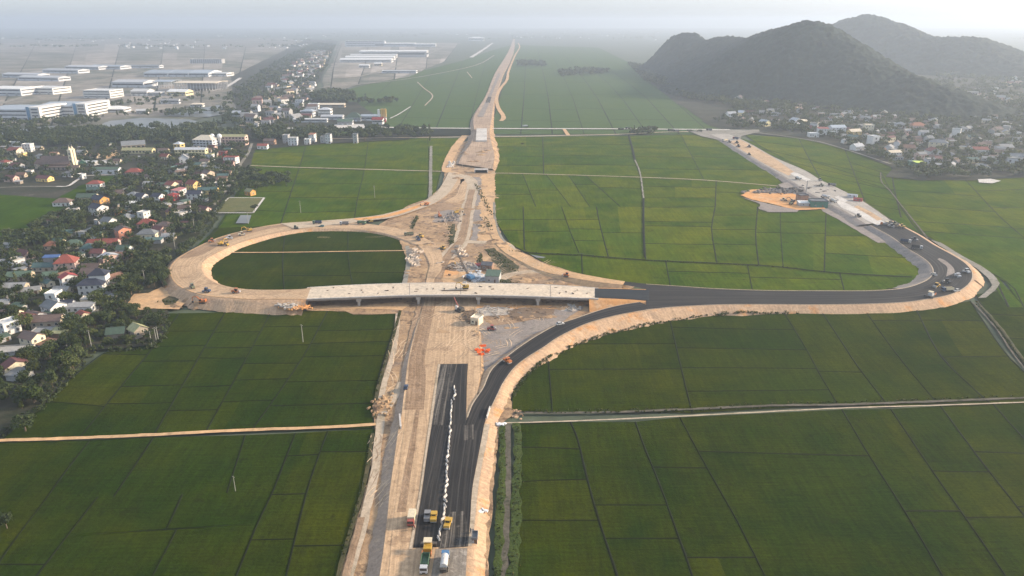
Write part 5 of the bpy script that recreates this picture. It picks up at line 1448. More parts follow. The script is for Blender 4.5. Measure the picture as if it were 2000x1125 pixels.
# label, x, y(front foot), W, D, h, roof, rh, rot, roof colour, wall colour, floors, options
HEROES = [
 ('pinkish two storey house with a red hip roof beside a teal long roof', 128, 530, 12, 10, 5.6, 'hip', 4.2, 14, 'red', 'pink', 2, {}),
 ('long low teal roofed house left of the pinkish red hip roofed house', 86, 531, 14, 7, 3.2, 'gable', 1.8, 4, 'teal', 'tan', 1, {}),
 ('narrow bright blue sheet roof behind the long teal roofed house', 100, 513, 9, 4, 3.4, 'shed', .7, 8, 'blue', 'grey', 1, {'win': False}),
 ('small white house with a bright red gable roof left of the white villa', 121, 560, 5.5, 8.5, 5.6, 'gable', 1.9, -42, 'bright', 'white', 2, {}),
 ('dull green roofed house at the left edge, left of the small red gabled house', 36, 549, 13, 8, 3.0, 'gable', 2, 10, 'green', 'tan', 1, {}),
 ('grey tiled low farmhouse left of the small white red gabled house', 26, 571, 12, 7, 3.0, 'gable', 1.8, 6, 'grey', 'tan', 1, {}),
 ('grey roofed shed in front of the grey farmhouse, facing the walled garden', 62, 576, 9, 5, 2.8, 'gable', 1.4, 22, 'grey', 'cream', 1, {}),
 ('dull green roofed shed behind the small white red gabled house', 98, 547, 8, 6, 3, 'gable', 1.6, 14, 'green', 'grey', 1, {'win': False}),
 ('white gabled house with a tank on its grey roof in the lower left village', 92, 618, 9, 9, 5.2, 'gable', 2.4, -28, 'slate', 'white', 2, {'extra': 'tank'}),
 ('navy roofed house between the tank house and the long white house', 125, 608, 8, 7, 3.4, 'gable', 1.9, 8, 'navy', 'white', 1, {}),
 ('long white house with a flat grey roof beside the village lane', 155, 612, 13, 6, 3.6, 'shed', .5, 6, 'grey', 'white', 1, {}),
 ('flat concrete roofed house behind the long white house by the lane', 172, 597, 7, 6, 3.4, 'flat', .4, 10, 'concrete', 'cream', 1, {}),
 ('bright green sheet roof in front of the tank house in the lower left village', 103, 622, 8, 6, 3.2, 'shed', .6, 6, 'green', 'grey', 1, {'win': False}),
 ('low house with a red pitched roof left of the brown roofed tan house', 42, 636, 8, 9, 3.2, 'gable', 2, -20, 'red', 'grey', 1, {}),
 ('dark tiled barn joined to the right of the low red roofed house', 56, 632, 8, 8, 3.4, 'gable', 1.8, -20, 'brown', 'palegrey', 1, {}),
 ('broad tan house with a brown tiled roof near the village lane', 90, 641, 14, 7, 3.8, 'gable', 2.2, 8, 'brown', 'tan', 1, {}),
 ('little cream house with a red roof beside the village lane', 152, 627, 5, 6, 3.0, 'gable', 1.5, -35, 'red', 'cream', 1, {}),
 ('teal sheet roof between the tan house and the little red roofed lane house', 138, 634, 8, 5, 2.9, 'shed', .5, 0, 'teal', 'grey', 1, {'win': False}),
 ('white two storey house cut by the left frame edge, sunlit side', 4, 654, 7, 8, 6, 'flat', .4, -30, 'white', 'white', 2, {}),
 ('brown roofed house with an orange and white sunlit gallery', 54, 684, 9, 7, 6.2, 'gable', 2, -22, 'brown', 'cream', 2, {}),
 ('olive yellow sheet roofed workshop beside the village lane', 113, 664, 8, 7, 3.4, 'shed', .6, 6, 'olive', 'brown', 1, {'win': False}),
 ('grey flat roofed house left of the olive yellow workshop', 80, 664, 9, 7, 3.6, 'flat', .4, 6, 'grey', 'palegrey', 1, {}),
 ('brown flat tiled terrace house with a blue panel on its right side', 84, 687, 8, 7, 3.2, 'shed', .5, -16, 'rust', 'blue', 1, {}),
 ('long low grey flat roofed building in front of the orange gallery house', 20, 703, 16, 8, 3.4, 'flat', .3, 8, 'concrete', 'palegrey', 1, {}),
 ('cream house with a maroon roof at the left frame edge by the trees', 8, 733, 6, 10, 3.8, 'gable', 2.2, -38, 'maroon', 'cream', 1, {}),
 ('grey corrugated shed in front of the maroon roofed cream house', 28, 745, 8, 7, 2.6, 'shed', .5, -10, 'slate', 'grey', 1, {'win': False}),
 ('green roofed barn at the edge of the left paddies', 226, 664, 8, 7, 3.4, 'gable', 2, 14, 'green', 'stone', 1, {'win': False}),
 ('stone cottage with a yellow green roof at the edge of the left paddies', 258, 660, 6.5, 7, 4.2, 'gable', 2.2, -36, 'olive', 'stone', 1, {}),
 ('white walled low house with a dark hip roof by the left paddy field', 120, 403, 14, 9, 3.4, 'hip', 3, 6, 'brown', 'white', 1, {}),
 ('wide dull green roofed house right of the low dark hip roofed house', 168, 393, 16, 9, 3.4, 'gable', 2.6, 6, 'green', 'cream', 1, {}),
 ('navy roofed house with an orange and white sunlit end wall', 188, 402, 12, 9, 5.6, 'gable', 2.6, -28, 'navy', 'orange', 2, {}),
 ('large white sunlit house with a navy roof, three red windows', 183, 421, 12, 10, 6.4, 'gable', 2.4, -30, 'navy', 'white', 2, {}),
 ('white two storey house with a slate gable roof in the middle of the left village', 206, 447, 9, 8, 6, 'gable', 2.2, -22, 'slate', 'white', 2, {}),
 ('tall coral pink house with a brown roof in the left village', 230, 468, 8, 9, 7.2, 'gable', 2, -42, 'brown', 'coral', 2, {}),
 ('small orange walled house with a red roof left of a grey yard', 228, 421, 6, 7, 3.2, 'gable', 2, -30, 'orange', 'orange', 1, {}),
 ('tiny sunlit yellow house under a pale flat roof in the left grove', 55, 464, 7, 5, 3, 'shed', .5, -8, 'palegrey', 'yellow', 1, {}),
 ('green hip roofed house with pale trim in the left village', 143, 486, 12, 9, 3, 'hip', 2.6, 16, 'green', 'cream', 1, {}),
 ('teal hip roofed house right of the green hip roofed house', 170, 493, 9, 8, 3, 'hip', 2.4, 8, 'teal', 'grey', 1, {}),
 ('red roofed low house behind the teal hip roofed house', 182, 483, 8, 6, 3, 'gable', 2, 4, 'red', 'cream', 1, {}),
 ('red roofed house right of the teal hip roofed house', 214, 483, 10, 7, 3.2, 'gable', 2.2, 4, 'red', 'pink', 1, {}),
 ('house with a small orange hip roof deep in the left grove', 97, 488, 8, 7, 3, 'hip', 2.4, 10, 'orange', 'tan', 1, {}),
 ('pink house with a pale green gable roof behind the white villa', 198, 517, 7, 11, 4.6, 'gable', 1.8, -36, 'palegrey', 'pink', 1, {}),
 ('green roofed house right of the pink pale-roofed house', 238, 497, 9, 7, 3.4, 'gable', 2.2, -8, 'green', 'white', 1, {}),
 ('maroon roofed house left of the pink pale-roofed house', 188, 503, 8, 6, 3.2, 'gable', 2, 0, 'maroon', 'pink', 1, {}),
 ('rust brown tiled house behind the white villa with navy roofs', 232, 509, 12, 7, 3, 'gable', 1.8, 0, 'rust', 'brown', 1, {}),
 ('left one of the twin white houses with navy roofs', 272, 396, 8, 8, 5.6, 'gable', 2, -14, 'navy', 'white', 2, {}),
 ('right one of the twin white houses with navy roofs', 304, 396, 8, 8, 5.6, 'gable', 2, -14, 'navy', 'white', 2, {}),
 ('dark red painted house in front of the white house with red stripes', 334, 392, 6.5, 7, 5, 'hip', 1.6, -18, 'bright', 'red', 2, {}),
 ('small red brick house right of the twin white navy roofed houses', 319, 397, 5, 5, 3.2, 'flat', .3, -10, 'red', 'red', 1, {}),
 ('white house with red stripes on its roof above the dark red house', 343, 383, 9, 9, 5, 'shed', 1.2, -24, 'pinkr', 'white', 2, {}),
 ('teal roofed white house left of the dark red house', 323, 384, 6, 6, 4, 'hip', 1.6, 4, 'teal', 'white', 1, {}),
 ('white house with a navy roof and two dark round windows', 379, 390, 12, 8, 5.2, 'gable', 2.2, 2, 'navy', 'white', 2, {}),
 ('white house with a brown roof at the lane below the ball field', 359, 417, 9, 7, 4.2, 'gable', 2, 8, 'brown', 'white', 1, {}),
 ('small sunlit yellow gabled chapel house among dark roofs', 327, 424, 4.5, 8, 4.4, 'gable', 2.6, -42, 'maroon', 'yellow', 1, {}),
 ('wide red hip roofed house behind the cream brown roofed house', 284, 446, 12, 8, 3.6, 'hip', 3, 4, 'red', 'pink', 1, {}),
 ('cream house with a brown tiled roof above the grey groves by the loop', 318, 452, 11, 8, 4.4, 'hip', 2.4, -10, 'brown', 'cream', 1, {}),
 ('red roofed extension between the cream houses near the loop', 306, 457, 8, 6, 3.6, 'gable', 1.8, -20, 'maroon', 'pink', 1, {}),
 ('cream house with a large slate hip roof near the loop', 286, 468, 13, 8, 4.2, 'hip', 2.8, 6, 'slate', 'cream', 1, {}),
 ('teal sheet lean-to in front of the large slate roofed house', 298, 476, 12, 5, 2.6, 'shed', .6, 4, 'teal', 'grey', 1, {'win': False}),
 ('yellow house with a red gable roof in the upper middle of the left village', 371, 371, 10, 9, 5.6, 'gable', 2.8, -26, 'red', 'yellow', 2, {}),
 ('yellow walled house with a teal roof near the village lane', 405, 380, 17, 8, 4, 'gable', 2, 6, 'teal', 'yellow', 1, {}),
 ('white house with a dark red roof, sunlit right wall', 383, 353, 10, 9, 5, 'gable', 2.4, -32, 'maroon', 'white', 2, {}),
 ('red roofed house with a cream end wall left of the yellow red gabled house', 329, 369, 9, 9, 4, 'gable', 2.6, -24, 'red', 'cream', 1, {}),
 ('wide low red hip roofed house below the green playing field', 260, 342, 15, 9, 3.2, 'hip', 3.2, 6, 'red', 'pink', 1, {}),
 ('white two storey house with red balconies by the village lane', 449, 320, 14, 9, 7, 'flat', .6, -8, 'red', 'white', 2, {}),
 ('maroon three storey house left of the white balcony house', 435, 311, 8, 7, 8, 'flat', .5, 0, 'maroon', 'red', 3, {}),
 ('pale grey house with a steep grey gable facing front', 351, 318, 8, 10, 5.4, 'gable', 4, -70, 'grey', 'palegrey', 1, {}),
 ('red roofed house with a cream gable below the long school', 319, 312, 10, 8, 3.8, 'gable', 2.6, -14, 'red', 'cream', 1, {}),
 ('narrow grey two storey house with an olive top below the school', 408, 314, 8, 7, 7, 'flat', .5, -6, 'olive', 'palegrey', 2, {}),
 ('small orange and yellow cottage behind the ball field', 484, 382, 8, 6, 3.8, 'gable', 2, -32, 'olive', 'orange', 1, {}),
 ('tan house with a grey brown roof right of the white dark red roofed house', 400, 346, 9, 9, 4.2, 'gable', 2.4, -28, 'brown', 'tan', 1, {}),
 ('cream gabled house with a red roof left of the church', 24, 302, 14, 10, 5, 'gable', 3, -16, 'red', 'cream', 1, {}),
 ('white three storey house with small dark windows left of the church', 53, 297, 10, 8, 9, 'flat', .5, 0, 'white', 'white', 3, {}),
 ('white rooftop house behind the cream red gabled house', 27, 286, 12, 8, 5, 'flat', .4, 0, 'white', 'white', 1, {}),
 ('small yellow house right of the cream red gabled house', 39, 308, 7, 7, 5, 'shed', .6, -24, 'cream', 'yellow', 1, {}),
 ('white house with a red top at the left frame edge below the church', 5, 329, 10, 9, 7, 'hip', 1.8, -24, 'red', 'white', 2, {}),
 ('tan gabled house with an orange red roof in front of the church', 76, 330, 11, 10, 5.4, 'gable', 3.6, -20, 'rust', 'tan', 1, {}),
 ('pale house with a pink roof right of the church', 138, 328, 12, 9, 6, 'gable', 2, 0, 'pinkr', 'palegrey', 2, {}),
 ('bright teal walled house right of the pink roofed pale house', 155, 325, 9, 7, 4, 'gable', 3, -60, 'green', 'greenw', 1, {}),
 ('long low grey house right of the teal walled house', 172, 324, 14, 8, 3.4, 'shed', .8, 4, 'palegrey', 'grey', 1, {}),
 ('long pale hall with a dark green roof along the white lane', 206, 340, 27, 8, 5, 'gable', 1.6, 1, 'green', 'palegrey', 1, {'door': False}),
 ('small white hut at the bend of the white lane', 157, 350, 6, 5, 4.6, 'flat', .3, -20, 'white', 'white', 1, {}),
 ('white flat house with a dark roof left of the lane bend', 131, 346, 10, 7, 4, 'shed', .6, -8, 'darkgrey', 'white', 1, {}),
 ('white house with a red hip roof in front of the left paddy field', 183, 368, 13, 9, 4.4, 'hip', 2.6, 2, 'red', 'white', 1, {}),
 ('dark teal roofed house in front of the white red hip roofed house', 184, 377, 13, 7, 3, 'gable', 2, 4, 'teal', 'grey', 1, {}),
 ('maroon roofed low house with a sunlit yellow end below the church', 82, 355, 14, 8, 3.4, 'gable', 2.2, -14, 'maroon', 'yellow', 1, {}),
 ('maroon roofed long house at lower left of the church', 28, 330, 12, 8, 3.6, 'gable', 2.4, -14, 'maroon', 'grey', 1, {}),
 ('white house with a green roof near the lane, left of the ball field', 259, 404, 12, 6, 3, 'shed', .5, 0, 'white', 'white', 1, {}),
 # road houses
 ('white low house with a red roof at the left end of the paddy roadside', 512, 291, 12, 8, 4, 'gable', 2, 0, 'red', 'white', 1, {}),
 ('grey three storey tube house among dark roadside trees', 558, 280, 7, 10, 10, 'flat', .5, 0, 'grey', 'grey', 3, {}),
 ('pale three storey house with a stepped terrace on the paddy roadside', 572, 284, 11, 10, 9, 'flat', .5, 4, 'concrete', 'palegrey', 3, {}),
 ('white low tube house beside the orange topped tube house', 600, 282, 7, 8, 6, 'flat', .5, 0, 'white', 'white', 2, {}),
 ('tall narrow white house with an orange red top', 609, 278, 7, 9, 10, 'shed', .8, -6, 'orange', 'white', 3, {}),
 ('grey bare two storey house left of the tall grey green tube house', 633, 279, 9, 9, 7.5, 'flat', .5, 0, 'grey', 'grey', 2, {}),
 ('tall grey green tube house over a white ground floor', 641, 281, 6.5, 10, 11, 'flat', .5, 0, 'slate', 'palegrey', 3, {}),
 ('tall narrow grey tower house standing alone at the paddy edge', 694, 280, 5.5, 8, 11.5, 'flat', .5, 0, 'slate', 'grey', 4, {}),
 ('brown tiled house behind the white red roofed roadside house', 525, 283, 14, 8, 5, 'gable', 2.4, -6, 'brown', 'brown', 1, {}),
 # right village
 ('white gabled house with a long low annex in the right village', 1679, 294, 13, 10, 5, 'gable', 3, 20, 'palegrey', 'white', 1, {}),
 ('white house with two dark windows and a cream top in the right village', 1749, 308, 15, 10, 6, 'gable', 2, 12, 'cream', 'white', 2, {}),
 ('white gable fronted house with a red roof in the right village', 1810, 302, 12, 14, 5, 'gable', 3.4, -88, 'red', 'white', 1, {}),
 ('white two storey house with a grey hip roof and cream side, right village', 1832, 291, 20, 12, 8, 'hip', 3, -24, 'slate', 'cream', 2, {}),
 ('long white house with a red roof at the right end of the right village', 1915, 302, 17, 10, 6, 'gable', 2.6, -4, 'red', 'white', 1, {}),
 ('shed with a lime yellow end and a green wall in the right village', 1797, 327, 10, 8, 5, 'shed', .6, 0, 'lime', 'greenw', 1, {'win': False}),
 ('green walled shed left of the lime yellow shed', 1787, 325, 9, 8, 4.6, 'shed', .6, 0, 'teal', 'greenw', 1, {'win': False}),
 ('white fronted two storey house with a red edge near the right road', 1608, 263, 14, 11, 8, 'shed', 1, -8, 'red', 'white', 2, {}),
 ('white low box house left of the white red edged house', 1590, 268, 13, 9, 5, 'flat', .4, 0, 'white', 'white', 1, {}),
 ('grey blue house with many windows in the right village', 1638, 259, 22, 12, 7, 'gable', 3, 10, 'bluegrey', 'palegrey', 2, {}),
 ('ochre yellow house in the middle of the right village', 1672, 264, 17, 10, 5, 'gable', 3, 14, 'cream', 'yellow', 1, {}),
 ('ochre yellow house near the hill foot in the right village', 1567, 243, 15, 10, 5, 'gable', 2, 6, 'cream', 'yellow', 1, {}),
 ('white gable house left of the ochre house near the hill foot', 1546, 242, 14, 14, 5, 'gable', 4, -70, 'palegrey', 'white', 1, {}),
 ('cream narrow house behind the ochre yellow houses of the right village', 1697, 257, 12, 12, 9, 'flat', .5, -10, 'cream', 'cream', 2, {}),
 ('pale gable house near the junction of the right road', 1487, 246, 14, 12, 5, 'gable', 4, -60, 'palegrey', 'paleyellow', 1, {}),
 ('pair of pale houses with yellow ends above the junction, left one', 1430, 228, 14, 10, 5, 'gable', 3, 10, 'palegrey', 'white', 1, {}),
 ('pair of pale houses with yellow ends above the junction, right one', 1445, 227, 10, 10, 6, 'gable', 3, -40, 'palegrey', 'paleyellow', 1, {}),
 ('white house at the foot of the main hill, left of the village', 1353, 174, 22, 14, 7, 'gable', 4, -50, 'palegrey', 'white', 1, {}),
 ('white houses row at the foot of the main hill', 1337, 168, 28, 14, 7, 'flat', .5, 10, 'white', 'white', 1, {}),
 ('bright white house under the steep hill face', 1405, 185, 26, 14, 6, 'gable', 3, 10, 'palegrey', 'white', 1, {}),
 ('orange roofed house in the back of the right village', 1795, 252, 22, 14, 5, 'hip', 4, 0, 'orange', 'pink', 1, {}),
 ('white house with a bright end at the far right of the right village', 1987, 315, 14, 10, 5, 'gable', 3, -20, 'slate', 'white', 1, {}),
]
for H_ in HEROES:
    lab, x, y, W, D, h, rf, rh, rot, rc, wc, fl, op = H_
    house(lab, at_house(x, y, D, rot), W, D, h, rf, rh, rot, rc, wc, fl, **op)

# the white villa with stacked navy roofs
vp = at_house(186, 577, 12, 8)
e = empty('villa', vp, math.radians(8), 'large white villa with two stacked navy hip roofs and a brown terrace', 'villa')
MB().box((-2.2, 0, 3.0), (13.5, 11, 7.0)).build('wall', wall_mat('white'), e)
roof_mesh(13.5, 11, 6.5, 'hip', 2.4, .8).build('roof', roof_mat('navy'), e).location = (-2.2, 0, 0)
MB().box((0.5, 3.0, 8.6), (9, 7.0, 4.0)).build('upper_wall', wall_mat('white'), e)
roof_mesh(9, 7, 10.6, 'hip', 2.8, .9).build('upper_roof', roof_mat('navy'), e).location = (.5, 3.0, 0)
MB().box((7.3, 0.5, 1.4), (5.4, 10, 3.6)).build('terrace', wall_mat('palegrey'), e)
MB().box((7.3, 0.5, 3.25), (5.0, 9.6, .1)).build('terrace_floor', roof_mat('rust'), e)
m = MB()
for s in (-1, 1): m.box((7.3, .5 + s * 4.9, 3.7), (5.4, .15, .9))
m.box((9.95, .5, 3.7), (.15, 9.6, .9)); m.build('railing', MT['frame'], e)
for f, z in ((0, 1.7), (1, 4.9)):
    for u in (-7, -4, -1, 2.2): window_obj(e, 'f', u, z, 13.5, 11)
for u in (-3, 0.5, 3): window_obj(e, 's', u, 4.9, 9.1, 11)
MB().box((2.6, -5.55, .9), (1.4, .1, 2.1)).build('door', MT['door'], e)
OCC.append((vp[0], vp[1], 10.5)); OCC.append((vp[0] + 6, vp[1], 7))

# church
cpz = at_house(108, 331, 14, 2)
e = empty('church', cpz, math.radians(2), 'brown church with a long tiled nave and a pair of tall pale bell towers', 'church')
walls_mesh(30, 14, 6, 'gable', 7).build('wall', wall_mat('brown'), e)
roof_mesh(30, 14, 6, 'gable', 7, .8, .3).build('roof', roof_mat('brown'), e)
m = MB(); m.box((0, -9, 1.5), (28, 5, 4)); m.build('aisle', wall_mat('stone'), e)
m = MB(); m.box((0, -9, 3.8), (29, 6, .3), rx=math.radians(14)); m.build('aisle_roof', roof_mat('brown'), e)
for k, u in enumerate((-2.6, 2.6)):
    m = MB(); m.box((16.5, u, 9.5), (3.6, 3.6, 20)); m.box((16.5, u, 19.7), (4.2, 4.2, .5)); m.cyl((16.5, u, 19.9), (16.5, u, 23.5), 1.9, .15, 8)
    t = m.build('bell_tower', wall_mat('cream'), e)
    MB().box((16.5, u, 24.4), (.15, .15, 1.9)).box((16.5, u, 24.7), (.15, .9, .15)).build('cross', MT['frame'], t)
    for z in (8, 12, 16):
        MB().box((16.5, u - 1.85, z), (1.1, .12, 2.2)).build('louvre', MT['glass'], t)
for i in range(6): MB().box((-12 + i * 4.6, -11.55, 1.6), (1.2, .12, 2.2)).build('window', MT['glass'], e)
for t in (-10, 0, 10): OCC.append((cpz[0] + t, cpz[1], 9))

# school blocks and other large village buildings
def block(label, x, y, W, D, h, floors, rot, roof, rh, rc, wc, bays, name='school_building', cat='school', band=True, ov=.6, glass='glass'):
    p = at_house(x, y, D, rot)
    e = empty(name, p, math.radians(rot), label, cat)
    walls_mesh(W, D, h, roof, rh).build('wall', wall_mat(wc), e)
    roof_mesh(W, D, h, roof, rh, ov, .3).build('roof', roof_mat(rc), e)
    fh = h / floors
    for f in range(floors):
        for i in range(bays):
            u = (i + .5) / bays * W - W / 2
            MB().box((u, -D / 2 - .06, fh * (f + .5)), (W / bays * .55, .14, fh * .42)).build('window', MT[glass], e)
        if band: MB().box((0, -D / 2 - .5, fh * (f + 1) - .25), (W, 1.0, .3)).build('gallery_slab', wall_mat(wc), e)
        nb = max(1, int(D / 6))
        for i in range(nb):
            u = (i + .5) / nb * D - D / 2
            MB().box((W / 2 + .06, u, fh * (f + .5)), (.14, D / nb * .45, fh * .4)).build('window', MT[glass], e)
    k = max(1, int(W / D))
    for i in range(k):
        t = ((i + .5) / k - .5) * W
        OCC.append((p[0] + t * math.cos(math.radians(rot)), p[1] + t * math.sin(math.radians(rot)), D * .65 + .5))
    return e
block('long yellow school block with an olive roof behind red cottages', 268, 300, 36, 9, 4.2, 1, 0, 'gable', 2, 'olive', 'paleyellow', 9)
block('long two storey yellow school wing with a row of dark windows', 372, 304, 36, 9, 7, 2, -1, 'gable', 1.8, 'palegrey', 'paleyellow', 9)
block('yellow stair block with a pale green hip roof by the school wing', 347, 296, 9, 9, 9, 2, -12, 'hip', 2.5, 'palegrey', 'yellow', 2)
block('three storey grey school with a hipped tan roof', 397, 288, 26, 16, 9.5, 3, -8, 'hip', 5, 'cream', 'palegrey', 6)
block('three storey reddish school block with a bright end wall', 454, 284, 34, 11, 11, 3, -2, 'gable', 2, 'olive', 'pink', 8)
block('long dark sloping roofed hall left of the school', 262, 291, 26, 16, 5, 1, 26, 'gable', 4, 'slate', 'tan', 5, name='hall', cat='hall')
for (x, y, lab) in ((417, 285, 'left one of two white domed tanks on the school roofs'), (431, 285, 'right one of two white domed tanks on the school roofs')):
    g = G(x, y); e = empty('water_tower', g, 0, lab, 'water tank')
    m = MB(); m.blob((0, 0, 12), (3, 3, 3.4), seg=12, rings=8, jit=0); m.build('tank', MT['steelwhite'], e, shade=True)
    m = MB(); m.cyl((0, 0, -.3), (0, 0, 9.5), 1.2, n=8); m.build('stand', wall_mat('palegrey'), e)

# filler houses of the villages: kinds built once, then copied
FK = []
def fk(label, *a, **k):
    e = house(label, (0, 0, -50), *a, **k); OCC.pop();
    while OCC and OCC[-1][0] == 0 and abs(OCC[-1][1]) < 1: OCC.pop()
    FK.append((e, label, max(a[0], a[1])))
fk('small grey tiled house', 9, 7, 3.1, 'gable', 1.9, 0, 'grey', 'tan')
fk('small brown tiled house', 10, 7, 3.0, 'gable', 2.0, 0, 'brown', 'cream')
fk('small dull green roofed shed', 7, 5, 2.7, 'shed', .6, 0, 'green', 'grey', win=False)
fk('small slate hip roofed house', 9, 8, 3.2, 'hip', 2.2, 0, 'slate', 'white')
fk('low flat roofed pale house', 7, 7, 3.6, 'flat', .4, 0, 'concrete', 'palegrey')
fk('little grey sheet lean-to', 6, 4.5, 2.5, 'shed', .5, 0, 'grey', 'stone', win=False)
fk('small teal roofed house', 9, 6, 3.0, 'gable', 1.6, 0, 'teal', 'cream')
fk('small maroon tiled house', 9, 7, 3.3, 'gable', 2.1, 0, 'maroon', 'pink')
fk('small rust tiled house', 8, 6, 3.0, 'gable', 1.8, 0, 'rust', 'tan')
fk('small white two storey house', 6, 7, 6.2, 'flat', .5, 0, 'white', 'white', 2)
first_used = set()
def fill(zone, poly, n, weights, rots, gap=1.0, smin=.8, smax=1.15):
    gp = [P(a, b) for a, b in poly]; gpoly = [(p[0], p[1]) for p in gp]
    x0, x1 = min(p[0] for p in gp), max(p[0] for p in gp); y0, y1 = min(p[1] for p in gp), max(p[1] for p in gp)
    k = t = 0
    while k < n and t < n * 60:
        t += 1
        x, y = R.uniform(x0, x1), R.uniform(y0, y1)
        if not inside(gpoly, x, y): continue
        i = R.choices(range(len(FK)), weights)[0]
        e, lab, big = FK[i]
        s = R.uniform(smin, smax)
        if not free(x, y, big * .5 * s + gap): continue
        rot = math.radians(R.choice(rots) + R.uniform(-8, 8))
        L = lab + ' ' + zone
        loc = (x, y, gz(x, y))
        g = lab + 's ' + zone
        if i not in first_used:
            first_used.add(i); e.location = loc; e.rotation_euler = (0, 0, rot); e.scale = (s, s, s); e['label'] = L; e['group'] = g
        else: copy_tree(e, loc, rot, L, g, (s, s, s))
        OCC.append((x, y, big * .5 * s)); k += 1
W1 = [4, 4, 4, 2, 2, 5, 3, 1.2, 2, .4]
fill('among the trees at the near end of the left village', [(0, 515), (140, 505), (240, 500), (250, 560), (220, 600), (160, 640), (120, 670), (60, 700), (0, 740)], 24, W1, (0, 10, -30, 60))
fill('in the crowded middle of the left village', [(140, 500), (150, 430), (230, 370), (330, 330), (460, 328), (430, 380), (395, 425), (340, 480), (260, 490)], 54, W1, (0, 6, -24, 66))
fill('in the grove left of the left village centre', [(0, 480), (100, 440), (150, 410), (140, 500), (0, 515)], 7, W1, (0, 10, -20))
fill('around the brown church', [(-20, 292), (60, 286), (240, 284), (250, 318), (130, 340), (110, 360), (-20, 362)], 22, W1, (0, -14, 6))
fill('near the school buildings', [(250, 300), (480, 290), (462, 330), (300, 332)], 16, W1, (0, -14, 6))
W2 = [3, 2, 1, 3, 4, 1, 2, 1, 1, 3]
fill('in the right village below the hill', [(1500, 250), (1560, 240), (1700, 245), (1880, 255), (1990, 290), (1990, 330), (1920, 338), (1800, 338), (1745, 325), (1640, 278), (1560, 255)], 32, W2, (0, 14, -14, 60), 3, 1.0, 1.7)
# the small far houses beyond the three hundred nearest, as one mass
def far_houses(zones):
    m = MB()
    for poly, n, s0, s1 in zones:
        gp = [P(a, b) for a, b in poly]; gpoly = [(p[0], p[1]) for p in gp]
        x0, x1 = min(p[0] for p in gp), max(p[0] for p in gp); y0, y1 = min(p[1] for p in gp), max(p[1] for p in gp)
        k = t = 0
        while k < n and t < n * 60:
            t += 1
            x, y = R.uniform(x0, x1), R.uniform(y0, y1)
            if not inside(gpoly, x, y): continue
            W, D, h = R.uniform(8, 13) * s0, R.uniform(6, 9) * s0, R.choice((3.2, 3.2, 4, 6.5)) * s1
            if not free(x, y, W * .5 + 2): continue
            OCC.append((x, y, W * .5)); k += 1
            z = gz(x, y); rz = R.choice((0, .3, -.3, 1.0)) + R.uniform(-.15, .15)
            c, s_ = math.cos(rz), math.sin(rz)
            T = lambda q: (x + q[0] * c - q[1] * s_, y + q[0] * s_ + q[1] * c, z + q[2])
            wm = R.choice((0, 1, 2, 3, 10, 10, 11, 11)); rm = R.choice((4, 4, 5, 5, 6, 6, 7))
            for q in ([(-W/2, -D/2), (W/2, -D/2)], [(W/2, -D/2), (W/2, D/2)], [(W/2, D/2), (-W/2, D/2)], [(-W/2, D/2), (-W/2, -D/2)]):
                m.face([T((*q[0], -.3)), T((*q[1], -.3)), T((*q[1], h)), T((*q[0], h))], wm)
            for u in (-.3, 0, .3):
                m.face([T((u * W - .7, -D/2 - .05, h * .35)), T((u * W + .7, -D/2 - .05, h * .35)), T((u * W + .7, -D/2 - .05, h * .72)), T((u * W - .7, -D/2 - .05, h * .72))], 9)
            rh = 0.3 * D
            if R.random() < .3:
                m.face([T((-W/2 - .2, -D/2 - .2, h + .1)), T((W/2 + .2, -D/2 - .2, h + .1)), T((W/2 + .2, D/2 + .2, h + .1)), T((-W/2 - .2, D/2 + .2, h + .1))], rm)
            else:
                w, d = W/2 + .5, D/2 + .5
                m.face([T((-w, -d, h - .2)), T((w, -d, h - .2)), T((w, 0, h + rh)), T((-w, 0, h + rh))], rm)
                m.face([T((w, d, h - .2)), T((-w, d, h - .2)), T((-w, 0, h + rh)), T((w, 0, h + rh))], rm)
                for sx in (-1, 1): m.face([T((sx * W/2, -D/2, h)), T((sx * W/2, D/2, h)), T((sx * W/2, 0, h + rh - .1))], wm)
    o = m.build('far_village_houses', [wall_mat('white'), wall_mat('palegrey'), wall_mat('cream'), wall_mat('pink'), roof_mat('grey'), roof_mat('brown'), roof_mat('slate'), roof_mat('maroon'), roof_mat('palegrey'), MT['glass'], wall_mat('tan'), wall_mat('grey')])
    tag(o, 'crowded small pale houses of the hazy far villages, left and right', 'houses', kind='stuff')
far_houses([
    ([(470, 235), (520, 175), (600, 105), (645, 100), (620, 150), (600, 190), (625, 212), (600, 236), (560, 250), (480, 258)], 230, 1.5, 1.4),
    ([(1830, 208), (1880, 180), (1960, 160), (2050, 150), (2050, 205)], 26, 1.6, 1.3),
    ([(1440, 250), (1460, 222), (1540, 210), (1700, 220), (1880, 215), (2000, 240), (1990, 290), (1880, 255), (1700, 245), (1560, 245)], 80, 1.1, 1.0),
    ([(1600, 262), (1700, 255), (1880, 262), (1980, 295), (1980, 330), (1920, 336), (1800, 336), (1745, 322), (1650, 280)], 50, 1.0, 1.0),
    ([(1290, 140), (1310, 140), (1420, 186), (1540, 205), (1530, 212), (1400, 196)], 14, 1.6, 1.4)])
